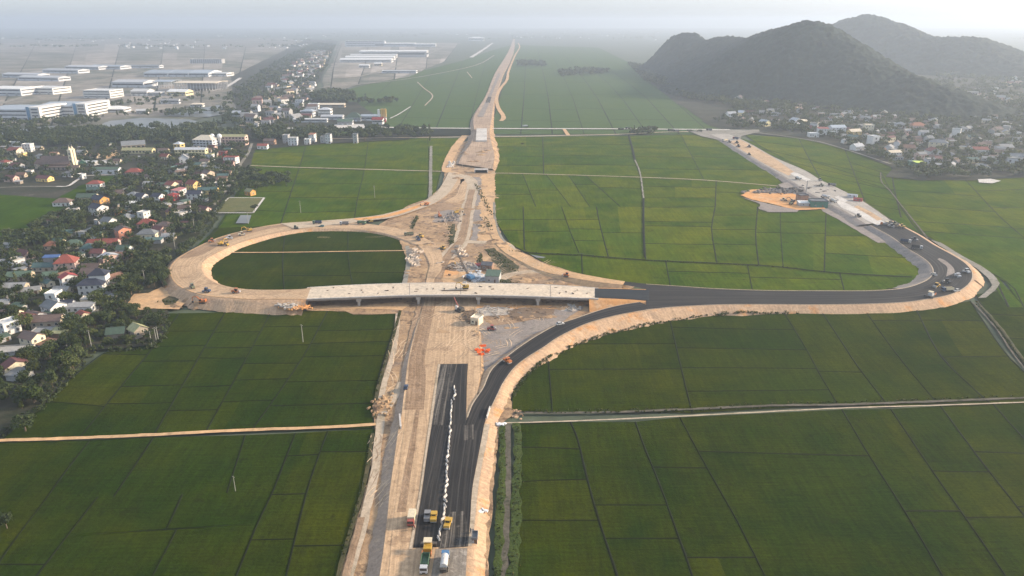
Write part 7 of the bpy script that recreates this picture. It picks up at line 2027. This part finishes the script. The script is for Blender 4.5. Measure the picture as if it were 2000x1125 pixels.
ML = [
 ('paver', ('yellow',), 835.5, 1077, 0, 'yellow asphalt paver with a tan canopy working at the edge of the new asphalt'),
 ('truck', ('silver', 'green'), 830, 1107, 180, 'green bedded dump truck backed up to the yellow paver'),
 ('tank', ('blue', 'white'), 868.5, 1104, 0, 'white tank truck with a blue cab on the brown gravel lane'),
 ('tandem', ('yellow',), 847.5, 1014, 0, 'yellow roller beside a dark grey roller on the asphalt left of the barriers'),
 ('tandem', ('grey',), 835, 1012, 0, 'dark grey roller left of the yellow roller on the asphalt'),
 ('tandem', ('yellow',), 875, 1027, 172, 'yellow roller right of the white barrier line'),
 ('box', ('cream',), 804.5, 1018, 0, 'cream box truck with a red nose parked left of the asphalt'),
 ('car', ('darkblue',), 793, 758, 0, 'small dark car driving on the brown haul road'),
 ('car', ('white',), 1094, 634, -68, 'white car parked on the inner kerb of the curved ramp'),
 ('tandem', ('orange',), 991, 708, 40, 'orange roller on the curved ramp near the asphalt triangle'),
 ('roller', ('red',), 960, 645, -80, 'red and white roller on grey soil south of the viaduct'),
 ('dozer', ('orange',), 1106, 540, 70, 'orange bulldozer on the sandy slope north of the viaduct east end'),
 ('excavator', ('yellow',), 909, 564, 100, 'small yellow excavator standing on the viaduct deck'),
 ('roller', ('olive',), 376, 563, 40, 'dull green roller at the south west bend of the loop, left of two others'),
 ('roller', ('darkblue',), 404, 571, 80, 'dark roller on the south side of the loop, middle of three'),
 ('roller', ('orange',), 461, 572, -90, 'orange roller on the south side of the loop near the viaduct end'),
 ('excavator', ('yellow',), 432, 479, -30, 'yellow excavator with a raised arm on the north west bend of the loop'),
 ('roller', ('yellow',), 442, 480, 60, 'yellow roller close behind the raised arm excavator on the loop'),
 ('roller', ('orange',), 414, 473, -60, 'orange and dark roller left of the raised arm excavator on the loop'),
 ('roller', ('silver',), 448, 467, -60, 'pale roller above the raised arm excavator on the loop'),
 ('roller', ('cream',), 472, 460, -70, 'cream roller on the north bend of the loop, rightmost roller of the group'),
 ('excavator', ('yellow',), 487, 452, 120, 'yellow excavator on the outer edge of the north side of the loop'),
 ('dozer', ('olive',), 578, 447, -80, 'olive grader like bulldozer on the north side of the loop'),
 ('truck', ('green', 'darkblue'), 620, 437, 96, 'dark dump truck on the north side of the loop beside a teal car'),
 ('car', ('teal',), 628, 443, 90, 'teal car beside the dark dump truck on the north side of the loop'),
 ('truck', ('silver', 'grey'), 673, 439, 94, 'grey dump truck on the haul road between the dark truck and the excavator'),
 ('truck', ('green', 'green'), 707, 438, 70, 'green dump truck being loaded by a yellow excavator'),
 ('excavator', ('yellow',), 724, 435, 100, 'yellow excavator loading the green dump truck'),
 ('truck', ('olive', 'olive'), 799, 460, 110, 'olive dump truck on the east bend of the loop'),
 ('loader', ('yellow',), 821, 464, 60, 'yellow wheel loader on the east bend of the loop'),
 ('roller', ('darkblue',), 817, 470, 30, 'dark roller below the yellow wheel loader on the loop'),
 ('excavator', ('orange',), 833, 401, 120, 'orange excavator at the end of the orange haul road'),
 ('excavator', ('orange',), 859, 424, 20, 'orange excavator on the grey churned ground inside the site'),
 ('excavator', ('yellow',), 892, 417, -60, 'yellow excavator by the grey pile beside the north haul road'),
 ('dozer', ('yellow',), 865, 487, 60, 'yellow bulldozer beside the ditch north of the viaduct'),
 ('excavator', ('orange',), 396, 592, 95, 'orange and blue excavator at the foot of the loop embankment'),
 ('paver', ('silver',), 1818, 579, 130, 'pale paver on the bend road nearest the outer kerb'),
 ('roller', ('yellow',), 1829, 561, 120, 'yellow roller behind the pale paver on the bend road'),
 ('truck', ('darkblue', 'cream'), 1850, 569, 100, 'dump truck with a cream bed on the bend road'),
 ('roller', ('black',), 1849, 553, 20, 'black roller beside the median island of the bend road'),
 ('car', ('white',), 1868, 569, 110, 'white car at the outer kerb of the bend road'),
 ('tandem', ('silver',), 1870, 541, 0, 'silver grey roller in the outer lane of the bend road, left of another'),
 ('roller', ('silver',), 1887, 533, 10, 'pale roller near the outer kerb at the tip of the bend'),
 ('truck', ('white', 'darkblue'), 1768, 474, -120, 'dark dump truck with a white cab on the upper bend road'),
 ('roller', ('black',), 1785, 470, -120, 'black roller right of the white cabbed dump truck'),
 ('truck', ('silver', 'black'), 1790, 486, -120, 'black bedded dump truck below the white cabbed one'),
 ('paver', ('grey',), 1728, 440, -120, 'grey paver at the end of the white concrete slabs'),
 ('roller', ('grey',), 1740, 444, -110, 'grey roller right of the grey paver at the slab end'),
 ('dozer', ('olive',), 1748, 439, -60, 'olive machine at the outer edge by the slab end'),
 ('loader', ('yellow',), 1760, 445, 60, 'small yellow loader on the outer kerb by the slab end'),
 ('car', ('white',), 1824, 537, 0, 'tiny white car at the inner kerb of the bend'),
 ('tank', ('white', 'white', True), 1627, 395, 200, 'white mixer truck pouring at the head of the white slabs'),
 ('tank', ('white', 'white', True), 1559, 351, 200, 'white mixer truck at the upper short slab'),
 ('tank', ('white', 'silver', True), 1612, 387, 240, 'silver drum mixer truck at the foot of the pump boom'),
 ('roller', ('black',), 1676, 424, 30, 'black roller on the grey lane beside the white slabs'),
 ('loader', ('olive',), 1603, 364, 60, 'olive loader on the grey base above the long slabs'),
 ('truck', ('black', 'grey'), 1625, 363, 60, 'dark truck at the outer edge above the long slabs'),
 ('roller', ('grey',), 1601, 353, 0, 'grey roller at the outer edge by the upper slab'),
 ('roller', ('cream',), 1530, 392, 90, 'cream roller in the orange yard'),
 ('loader', ('olive',), 1545, 399, -40, 'olive loader at the lower edge of the orange yard'),
 ('excavator', ('black',), 1548, 395, 60, 'black excavator beside the olive loader in the orange yard'),
 ('truck', ('white', 'cream'), 1416, 276, 120, 'cream truck at the corner of the junction, leftmost'),
 ('roller', ('black',), 1424, 279, 100, 'black roller right of the cream truck at the junction'),
 ('truck', ('red', 'darkblue'), 1437, 272, 40, 'red and dark truck in the middle of the junction'),
 ('roller', ('black',), 1439, 280, 20, 'black roller below the red truck at the junction'),
 ('roller', ('black',), 1442, 287, 20, 'black roller second below the red truck at the junction'),
 ('roller', ('black',), 1463, 288, 20, 'black roller on the outer side of the pale base road'),
 ('roller', ('black',), 1463, 303, 20, 'black roller at the inner edge of the pale base road'),
 ('truck', ('black', 'olive'), 1213, 253.5, 90, 'dark truck on the cross road left of the roadside clump'),
 ('truck', ('black', 'olive'), 1227, 252, 90, 'dark truck on the cross road right above the straight canal'),
 ('truck', ('black', 'olive'), 1310, 256, 90, 'dark truck on the cross road right of the roadside clump'),
 ('truck', ('black', 'grey'), 1321, 257, 90, 'grey dark truck on the cross road near the junction'),
 ('truck', ('olive', 'olive'), 1347, 257, 90, 'olive truck on the cross road at the junction mouth, left'),
 ('truck', ('cream', 'olive'), 1366, 257, 90, 'cream cabbed truck on the cross road at the junction mouth, right'),
 ('truck', ('black', 'grey'), 1385, 255, 90, 'dark truck entering the junction from the village road'),
 ('tank', ('white', 'white'), 1026, 248.5, 90, 'white tank truck on the cross road just right of the far highway'),
]
for k, a, x, y, r, lab in ML: machine(k, a, x, y, r, lab, 1.1 if y < 300 else 0.93)

# crawler crane with lattice boom
MT['lattice'] = plain_mat('lattice_steel', (.09, .08, .07), .6)
g = G(918, 546)
e = empty('crawler_crane', g, math.radians(35), 'crawler crane with a long dark lattice boom leaning left, north of the viaduct', 'crane')
for s in (-1, 1): MB().box((s * 2.0, 0, .6), (1.0, 6.5, 1.2)).build('track', MT['darksteel'], e)
MB().box((0, -.8, 2.2), (3.2, 5.0, 1.9)).build('body', paint('blue'), e)
k = MB().box((1.3, 2.2, 2.6), (1.2, 1.5, 2.0)).build('cab', paint('silver'), e)
m = MB()
B0, B1 = Vector((0, 1.8, 2.2)), Vector((0, 17.0, 15.5))
ux = Vector((1, 0, 0)); uz = (B1 - B0).cross(ux).normalized()
co = [(s * .7, t * .7) for s in (-1, 1) for t in (-1, 1)]
for a, b in co: m.cyl(B0 + ux * a * .6 + uz * b * .6, B1 + ux * a * .5 + uz * b * .5, .13, .1, 5)
for i in range(12):
    p, q = B0.lerp(B1, i / 12), B0.lerp(B1, (i + 1) / 12)
    for s in (-1, 1):
        m.cyl(p + ux * .45 * s + uz * .45 * (1 if i % 2 else -1), q + ux * .45 * s - uz * .45 * (1 if i % 2 else -1), .06, n=4)
        m.cyl(p + uz * .45 * s + ux * .45 * (1 if i % 2 else -1), q + uz * .45 * s - ux * .45 * (1 if i % 2 else -1), .06, n=4)
m.build('boom', MT['lattice'], e)
m = MB(); m.cyl(B1, B1 + Vector((0, .6, -9)), .04, n=4); m.cyl((0, -3, 3.2), B1, .05, n=4); m.build('cable', MT['lattice'], e)
MB().box((B1.x, B1.y + .6, B1.z - 9.5), (.6, .6, 1.0)).build('hook_block', paint('yellow'), e)
# piling rig by the debris heap south of the viaduct
g = G(898, 608)
e = empty('piling_rig', g, math.radians(50), 'dark piling rig with a short raised boom and white cab, south of the viaduct', 'rig')
for s in (-1, 1): MB().box((s * 1.4, 0, .5), (.8, 4.4, 1.0)).build('track', MT['darksteel'], e)
MB().box((0, -.4, 1.7), (2.8, 3.6, 1.4)).build('body', MT['darksteel'], e)
MB().box((-1.0, 1.3, 2.3), (1.1, 1.5, 1.8)).build('cab', paint('white'), e)
m = MB(); m.cyl((.4, 1.2, 2), (.4, 4.6, 7.0), .35, .22, 6); m.build('boom', paint('red'), e)
# concrete pump with folded boom over the far slabs
g = G(1573, 385)
e = empty('concrete_pump', g, math.radians(-60), 'grey concrete pump mast with a long folding boom reaching over the concrete road', 'pump')
m = MB(); m.box((0, 0, .6), (3, 3, 1.2)); m.build('base', MT['darksteel'], e)
m = MB(); m.cyl((0, 0, 1), (0, 0, 15), .5, .4, 8); m.build('mast', wall_mat('grey'), e)
m = MB(); m.cyl((0, 0, 14.6), (0, 14, 13.8), .4, .3, 6); m.cyl((0, 14, 13.8), (1, 26, 7), .3, .2, 6); m.build('boom', wall_mat('grey'), e)

# ================================================================ SITE OBJECTS
# white barriers laid along the asphalt
bl = [(887, 757), (889.5, 768), (886, 780), (882, 785), (882, 800), (880, 806), (881, 822), (878, 836), (880, 845), (876.5, 858), (877, 870), (874, 890), (873, 911), (872, 930), (873, 945), (869, 962), (870, 985), (867, 1000), (866, 1012), (861, 1030), (857, 1053)]
bp = np.array([tuple(G(*q)) for q in bl])
s_ = np.r_[0, np.cumsum(np.linalg.norm(np.diff(bp, axis=0), axis=1))]
bar = None; u = 0.0; bi = 0
while u < s_[-1]:
    p = [np.interp(u, s_, bp[:, i]) for i in range(3)]
    q = [np.interp(min(u + .5, s_[-1]), s_, bp[:, i]) for i in range(3)]
    an = math.atan2(q[1] - p[1], q[0] - p[0]) + R.choice((0, -.1, -.45, .4, -.9 if bi % 4 == 0 else .25)) + R.uniform(-.12, .12)
    if bar is None:
        bar = empty('barrier_block', (0, 0, 0), 0, 'white concrete barrier block lying in the ragged line along the asphalt', 'barrier', 'white barrier blocks along the fresh asphalt')
        MB().prism_x([(-.32, 0), (.32, 0), (.26, .2), (.12, .75), (-.12, .75), (-.26, .2)], -.95, .95).build('block', MT['slab'], bar)
        MB().box((-.5, 0, .77), (.1, .06, .06)).box((.5, 0, .77), (.1, .06, .06)).build('lifting_eye', MT['darksteel'], bar)
        bar.location = (p[0], p[1], gz(p[0], p[1]) + .01); bar.rotation_euler = (0, 0, an)
    else: copy_tree(bar, (p[0], p[1], gz(p[0], p[1]) + .01), an)
    u += R.uniform(2.0, 3.1); bi += 1
MT['timber'] = plain_mat('old_timber', (.17, .12, .08), .9)
# formwork panels and bits of steel left on the viaduct deck
pn = None
for i in range(26):
    px = R.uniform(600, 1150); py = R.uniform(560, 575)
    g = G(px, py)
    if g.z < 4: continue
    lab = 'small dark formwork panel lying on the pale viaduct deck'; grp = 'formwork panels on the viaduct deck'
    sc = (R.uniform(.5, 1.4), R.uniform(.4, 1.0), R.uniform(.6, 1.6))
    if pn is None:
        pn = empty('formwork_panel', g, .4, lab, 'panel', grp); pn.scale = sc
        MB().box((0, 0, .08), (1.6, .9, .16)).build('board', MT['timber'], pn)
        MB().box((0, -.3, .2), (1.7, .08, .08)).box((0, .3, .2), (1.7, .08, .08)).build('batten', MT['darksteel'], pn)
    else: copy_tree(pn, g, R.uniform(0, 3.1), lab, grp, sc)
# orange water barriers
ob = None
for i, (x, y) in enumerate(((940, 677), (945.5, 676.5), (931, 684), (937, 685), (942, 685), (953, 685), (935, 688), (951, 688), (938, 693), (942, 693))):
    g = G(x, y)
    if ob is None:
        ob = empty('water_barrier', g, .2, 'bright orange plastic barrier lying with others on grey soil', 'barrier', 'orange plastic barriers on the site')
        MB().prism_x([(-.45, 0), (.45, 0), (.35, .4), (.2, 1.0), (-.2, 1.0), (-.35, .4)], -.95, .95).build('shell', plain_mat('orange_plastic', (.75, .12, .02), .4), ob)
        MB().cyl((0, 0, 1.0), (0, 0, 1.1), .14, n=8).build('cap', MT['rubber'], ob)
    else: copy_tree(ob, g, R.uniform(-.5, .5))
# precast pipe segments and blocks
def pile(name, label, cat, x, y, n, spread, mk, mat, group=None):
    g = G(x, y)
    e = empty(name, g, 0, label, cat, group)
    m = MB()
    if name not in ('rebar_stack', 'rag_heap'): m.blob((0, 0, 0), (spread[0] * 1.7, spread[1] * 1.7, .35), seg=10, rings=4)
    for i in range(n):
        mk(m, R.gauss(0, spread[0]), R.gauss(0, spread[1]), i)
    m.build('pieces', mat, e)
    return e
blk = None
MT['precast'] = plain_mat('precast_concrete', (.50, .42, .34), .8, .2, .6, dirt=(.3, .25, .2))
for i in range(46):
    if i < 30: px, py = 807 + R.gauss(0, 4.5) + 6 * (i % 2), R.uniform(488, 519)
    else: px, py = 900 + R.uniform(-14, 12), R.uniform(482, 501)
    g = G(px, py)
    near = 'left of the loop road' if i < 30 else 'beside the north haul road'
    lab = 'pale precast concrete element stacked ' + near; grp = 'precast elements ' + near
    if blk is None:
        blk = empty('precast_element', g, .3, lab, 'concrete element', grp)
        m = MB(); m.box((0, -.9, .6), (3.2, .25, 1.2)); m.box((0, .9, .6), (3.2, .25, 1.2)); m.box((0, 0, .12), (3.2, 1.6, .24)); m.build('trough', MT['precast'], blk)
        MB().box((1.45, 0, 1.0), (.2, 1.5, .3)).build('end_stop', MT['girder'], blk)
    else: copy_tree(blk, g, R.uniform(-.6, 1.4), lab, grp, (1, 1, R.uniform(.6, 1.5)))
# scaffold tubes, timber and debris
def stick(L, r):
    def f(m, x, y, i):
        a = R.uniform(0, 3.14); l = L * R.uniform(.5, 1.2); z = r + .05 * (i % 7)
        m.cyl((x - l / 2 * math.cos(a), y - l / 2 * math.sin(a), z), (x + l / 2 * math.cos(a), y + l / 2 * math.sin(a), z + R.uniform(0, .5)), r, n=5)
    return f
def lump(r):
    def f(m, x, y, i): m.blob((x, y, r * .4), (r * R.uniform(.4, 1), r * R.uniform(.4, 1), r * R.uniform(.3, .8)))
    return f
def boxy(r):
    def f(m, x, y, i): m.box((x, y, r * .3), (r * R.uniform(.5, 2), r * R.uniform(.3, 1), r * R.uniform(.3, .8)), rz=R.uniform(0, 3))
    return f
MT['timber'] = plain_mat('old_timber', (.17, .12, .08), .9)
pile('timber_pile', 'tangle of dark timber and steel debris south of the viaduct, around the beige cabin', 'debris', 918, 617, 60, (2.6, 5), stick(4, .16), MT['timber'])
pile('timber_pile', 'pale and brown timber poles strewn right of the debris tangle', 'debris', 965, 608, 46, (8, 4), stick(6, .15), MT['pier'])
pile('timber_pile', 'dark branches scattered in the muddy ground under the viaduct ramp wedge', 'debris', 1020, 612, 40, (11, 5), stick(4, .12), MT['timber'])
pile('rubble_heap', 'heap of pale rubble against the earth wedge at the viaduct east end', 'rubble', 1112, 602, 30, (3, 3), lump(.9), MT['pier'])
pile('scaffold_heap', 'silver blue heap of steel formwork beside the green roofed shed', 'formwork', 932, 542, 70, (4.5, 5), boxy(1.8), paint('silver'))
pile('scaffold_heap', 'grey white heap of steel parts along the north edge of the sandy yard', 'formwork', 912, 521, 70, (6, 5), boxy(1.4), MT['girder'])
pile('scaffold_heap', 'dark rusty heap at the left end of the sandy yard', 'scrap', 886, 521, 40, (3, 5), boxy(1.4), MT['timber'])
pile('rebar_stack', 'dark stack of steel bars lying along the viaduct deck', 'steel bars', 887, 568, 14, (.6, .3), lambda m, x, y, i: m.cyl((x - 7, y, .1 + .02 * i), (x + 7, y, .1 + .02 * i), .06, n=5), MT['timber'])
pile('rubble_heap', 'grey rubble heap beside the ditch inside the loop site', 'rubble', 884, 425, 40, (4, 9), lump(1.4), MT['gravel'])
pile('rubble_heap', 'pale rock heap on the track junction at the far embankment corner', 'rubble', 881, 322, 26, (2.4, 7), lump(1.6), MT['slab'])
pile('stone_heap', 'grey heaps of stone lined up in the orange yard', 'stone', 1497, 375, 40, (9, 3), lump(1.8), MT['gravel'])
pile('scrap_heap', 'dark machinery and scrap along the upper edge of the orange yard', 'scrap', 1545, 372, 60, (13, 7), boxy(2.2), MT['darksteel'])
pile('soil_heap', 'orange spoil tip at the viaduct west abutment', 'soil', 580, 600, 110, (4.5, 2.2), lump(.8), MT['orange'])
pile('rubble_heap', 'grey broken concrete on the spoil tip below the viaduct west end', 'rubble', 563, 596, 22, (3, 2.5), boxy(1.6), MT['pier'])
pile('rubble_heap', 'pale spoil and rubble where the canal meets the near embankment', 'rubble', 1006, 808, 30, (1.6, 2.0), lump(.8), MT['slope'])
pile('rubble_heap', 'sandy rubble at the fork of the service tracks left of the haul road', 'rubble', 746, 792, 40, (2.2, 4), lump(.9), MT['site'])
pile('rag_heap', 'small white tarpaulin crumpled on the near right embankment', 'tarpaulin', 942, 998, 9, (.6, .6), boxy(.8), MT['steelwhite'])
pile('rubble_heap', 'white and grey debris beside the path at the right embankment toe', 'debris', 976, 829, 14, (.9, .7), boxy(.9), MT['steelwhite'])
# cabins and sheds on the site
def cabin(label, x, y, W, D, h, rot, rc, wc, roof='shed', rh=.4, name='site_cabin'):
    g = at_house(x, y, D, rot)
    e = empty(name, g, math.radians(rot), label, 'cabin')
    walls_mesh(W, D, h, roof, rh).build('wall', wall_mat(wc), e)
    roof_mesh(W, D, h, roof, rh, .25).build('roof', roof_mat(rc), e)
    MB().box((W * .2, -D / 2 - .04, 1.0), (.9, .08, 2.0)).build('door', MT['door'], e)
    window_obj(e, 'f', -W * .22, 1.5, W, D, 1.0, .9)
    return e
cabin('beige site cabin with a sunlit end beside the debris tangle', 927, 634, 4.6, 5.5, 3.2, -24, 'cream', 'cream', 'flat', .1)
cabin('grey green roofed site shed north of the viaduct', 961, 552, 8.5, 9, 4, -8, 'green', 'grey', 'shed', 1.2, 'site_shed')
cabin('dark open tarpaulin shelter behind the grey green shed', 950, 527, 7, 6, 3, -12, 'darkgrey', 'brown', 'gable', 1.4, 'site_shelter')
cabin('low red and white sheeted store left of the dark shelter', 938, 525, 4, 4, 2, 20, 'bright', 'white', 'shed', .4, 'site_store')
cabin('dark green site shed at the right corner of the orange yard', 1600, 405, 14, 9, 5, -4, 'slate', 'greenw', 'flat', .2, 'site_shed')
cabin('low white sheeted shelter left of the dark green yard shed', 1575, 403, 12, 8, 2.6, -4, 'white', 'grey', 'shed', .5, 'site_shelter')
cabin('big dark generator cabin in the orange yard', 1570, 393, 8, 7, 5, 10, 'darkgrey', 'brown', 'flat', .2, 'site_cabin')
cabin('grey junction box cabin on the near right embankment shoulder', 927, 1061, 1.6, 3.0, 1.5, 0, 'slate', 'grey', 'flat', .05)
cabin('small red tarpaulin hut at the outer edge of the white slabs', 1675, 393, 7, 4, 2, -30, 'bright', 'red', 'gable', .6)
cabin('pale blue tarpaulin hut left of the small red tarpaulin hut', 1664, 386, 8, 4, 2.2, -30, 'palegrey', 'palegrey', 'gable', .6)
# low bund walls and retaining kerbs on the haul road
g0, g1 = G(781, 815), G(783, 838)
c = (g0 + g1) / 2
e = empty('retaining_wall', c, math.atan2(g1.y - g0.y, g1.x - g0.x), 'short white retaining wall on the left edge of the haul road platform', 'wall')
MB().box((0, 0, .4), ((g1 - g0).length, .5, 1.8)).build('wall', MT['slab'], e)
MB().box((0, 0, 1.36), ((g1 - g0).length + .2, .7, .12)).build('coping', MT['slab'], e)
g0, g1 = G(957, 798), G(951, 818); c = (g0 + g1) / 2
e = empty('retaining_wall', c, math.atan2(g1.y - g0.y, g1.x - g0.x), 'short white parapet at the start of the curved ramp', 'wall')
MB().box((0, 0, .4), ((g1 - g0).length, .35, 1.4)).build('wall', MT['slab'], e)
MB().box((0, 0, 1.15), ((g1 - g0).length + .2, .5, .1)).build('coping', MT['slab'], e)
# utility poles
pole = None
MT['polecon'] = plain_mat('pole_concrete', (.33, .32, .28), .8)
for (x, y, h, lab) in (
    (179.5, 680, 9.5, 'tall concrete pole at the paddy corner, left of the green roofed cottage'),
    (297, 676, 8, 'concrete pole right of the green roofed cottage, left of a pair'),
    (305.5, 667, 7.5, 'left pole of the close pair right of the green roofed cottage'),
    (309.5, 665, 7.5, 'right pole of the close pair right of the green roofed cottage'),
    (592, 668, 9.5, 'double concrete pole standing in the paddies south of the viaduct'),
    (284, 555, 9, 'concrete pole in the grove left of the loop'),
    (343, 491, 10, 'concrete pole at the village edge just above the loop bend'),
    (381, 455, 11, 'concrete pole in the dark paddy left of the loop machines'),
    (485, 436, 9, 'concrete pole by the little pond behind the loop'),
    (587.5, 415, 10, 'concrete pole in the paddies behind the loop, left of another'),
    (732, 386, 11, 'concrete pole in the paddies behind the loop, nearest the grey canal'),
    (460, 959, 6, 'thin pole in the near left paddies below the dirt path'),
    (512, 268, 16, 'tall pole by the roadside houses at the dark tree belt'),
    (352, 272, 18, 'tall pole before the dark tree belt, above the school'),
    (1245, 260, 8, 'short pole at the top of the straight canal on the right')):
    g = G(x, y)
    if pole is None:
        pole = empty('utility_pole', g, 0, lab, 'pole', 'concrete utility poles')
        MB().cyl((0, 0, -.5), (0, 0, 10), .2, .12, 8).build('shaft', MT['polecon'], pole)
        MB().box((0, 0, 9.3), (1.8, .12, .14)).build('crossarm', MT['darksteel'], pole)
        m = MB()
        for t in (-.8, 0, .8): m.cyl((t, 0, 9.36), (t, 0, 9.62), .06, n=6)
        m.build('insulator', MT['steelwhite'], pole)
        pole.scale = (1, 1, h / 10)
    else: copy_tree(pole, g, R.uniform(-.6, .6), lab, None, (.55, .55, h / 10) if y > 900 else (1, 1, h / 10))
g = G(594.5, 668)
# people
def person(label, x, y, rot, shirt, trousers, walk=.25):
    g = G(x, y)
    e = empty('person', g, math.radians(rot), label, 'person')
    V = [(0, 0, .95), (0, 0, 1.2), (0, .01, 1.42), (0, .02, 1.52), (0, .03, 1.66), (.1, .02, .88), (.11, walk, .5), (.11, walk * .6, .06), (.11, walk * .6 + .16, .03), (-.1, -.02, .88), (-.11, -walk * .2, .48), (-.11, -walk, .06), (-.11, -walk + .16, .03), (.2, 0, 1.4), (.26, -.08, 1.12), (.27, .06, .88), (.27, .10, .79), (-.2, 0, 1.4), (-.26, .06, 1.12), (-.26, .2, .9), (-.26, .24, .81)]
    E = [(0, 1), (1, 2), (2, 3), (3, 4), (0, 5), (5, 6), (6, 7), (7, 8), (0, 9), (9, 10), (10, 11), (11, 12), (2, 13), (13, 14), (14, 15), (15, 16), (2, 17), (17, 18), (18, 19), (19, 20)]
    rad = [.15, .14, .15, .06, .1, .1, .065, .05, .045, .1, .065, .05, .045, .07, .048, .038, .04, .07, .048, .038, .04]
    me = bpy.data.meshes.new('body'); me.from_pydata(V, E, [])
    o = bpy.data.objects.new('body', me); COL.objects.link(o); o.parent = e
    md = o.modifiers.new('skin', 'SKIN'); sv = me.skin_vertices[0].data
    for i, r in enumerate(rad): sv[i].radius = (r * (1.25 if i in (0, 1, 2) else 1), r * (.8 if i in (0, 1, 2) else 1)); sv[i].use_root = (i == 0)
    o.modifiers.new('sub', 'SUBSURF').levels = 1
    for mm in (shirt, trousers): pass
    me.materials.append(shirt)
    MB().blob((0, .03, 1.74), (.11, .12, .07), seg=8, rings=4, jit=0).cyl((0, .03, 1.72), (0, .05, 1.73), .19, .17, 10).build('hat', MT['straw_hat'], e)
    m = MB()
    for s, yy, kk in ((.1, walk * .6, walk), (-.11, -walk, -walk * .2)):
        m.cyl((s, 0, .95), (s, kk, .5), .125, .09, 8); m.cyl((s, kk, .5), (s, yy, .1), .09, .07, 8)
    m.build('trousers', trousers, e)
    return e
MT['straw_hat'] = plain_mat('straw_hat', (.5, .42, .26), .8)
MT['shirt_grey'] = plain_mat('shirt_grey', (.12, .13, .15), .9); MT['shirt_red'] = plain_mat('shirt_red', (.38, .08, .06), .9); MT['trousers'] = plain_mat('trousers', (.05, .05, .06), .9)
person('left one of two workers in dark clothes at the right kerb of the asphalt', 919.5, 1040, 0, MT['shirt_grey'], MT['trousers'])
person('right one of two workers in dark clothes at the right kerb of the asphalt', 924, 1041, 20, MT['shirt_grey'], MT['trousers'])
person('worker in dark clothes just below the cream box truck', 806, 1030, 60, MT['shirt_grey'], MT['trousers'])
person('worker in a reddish shirt below the cream box truck', 809.5, 1034, -40, MT['shirt_red'], MT['trousers'])
person('worker in a reddish shirt bent over a cone behind the white tank truck', 866, 1119, 180, MT['shirt_red'], MT['trousers'])

plant_all()

# ================================================================ HAZE
hz = MB().box((0, 7600, 98.0), (33000, 17800, 200.0))
me = bpy.data.meshes.new('haze'); me.from_pydata(hz.v, [], hz.f)
hm = bpy.data.materials.new('haze'); hm.use_nodes = True
nt = hm.node_tree; nt.nodes.clear()
ho = nt.nodes.new('ShaderNodeOutputMaterial'); hv = nt.nodes.new('ShaderNodeVolumePrincipled')
hv.inputs['Color'].default_value = (0.66, 0.76, 0.88, 1)
hv.inputs['Density'].default_value = 0.00018
hv.inputs['Anisotropy'].default_value = 0.3
nt.links.new(hv.outputs[0], ho.inputs['Volume'])
me.materials.append(hm)
o = bpy.data.objects.new('haze', me); COL.objects.link(o)
tag(o, 'pale bluish haze filling the air over the whole plain', 'haze', kind='stuff')
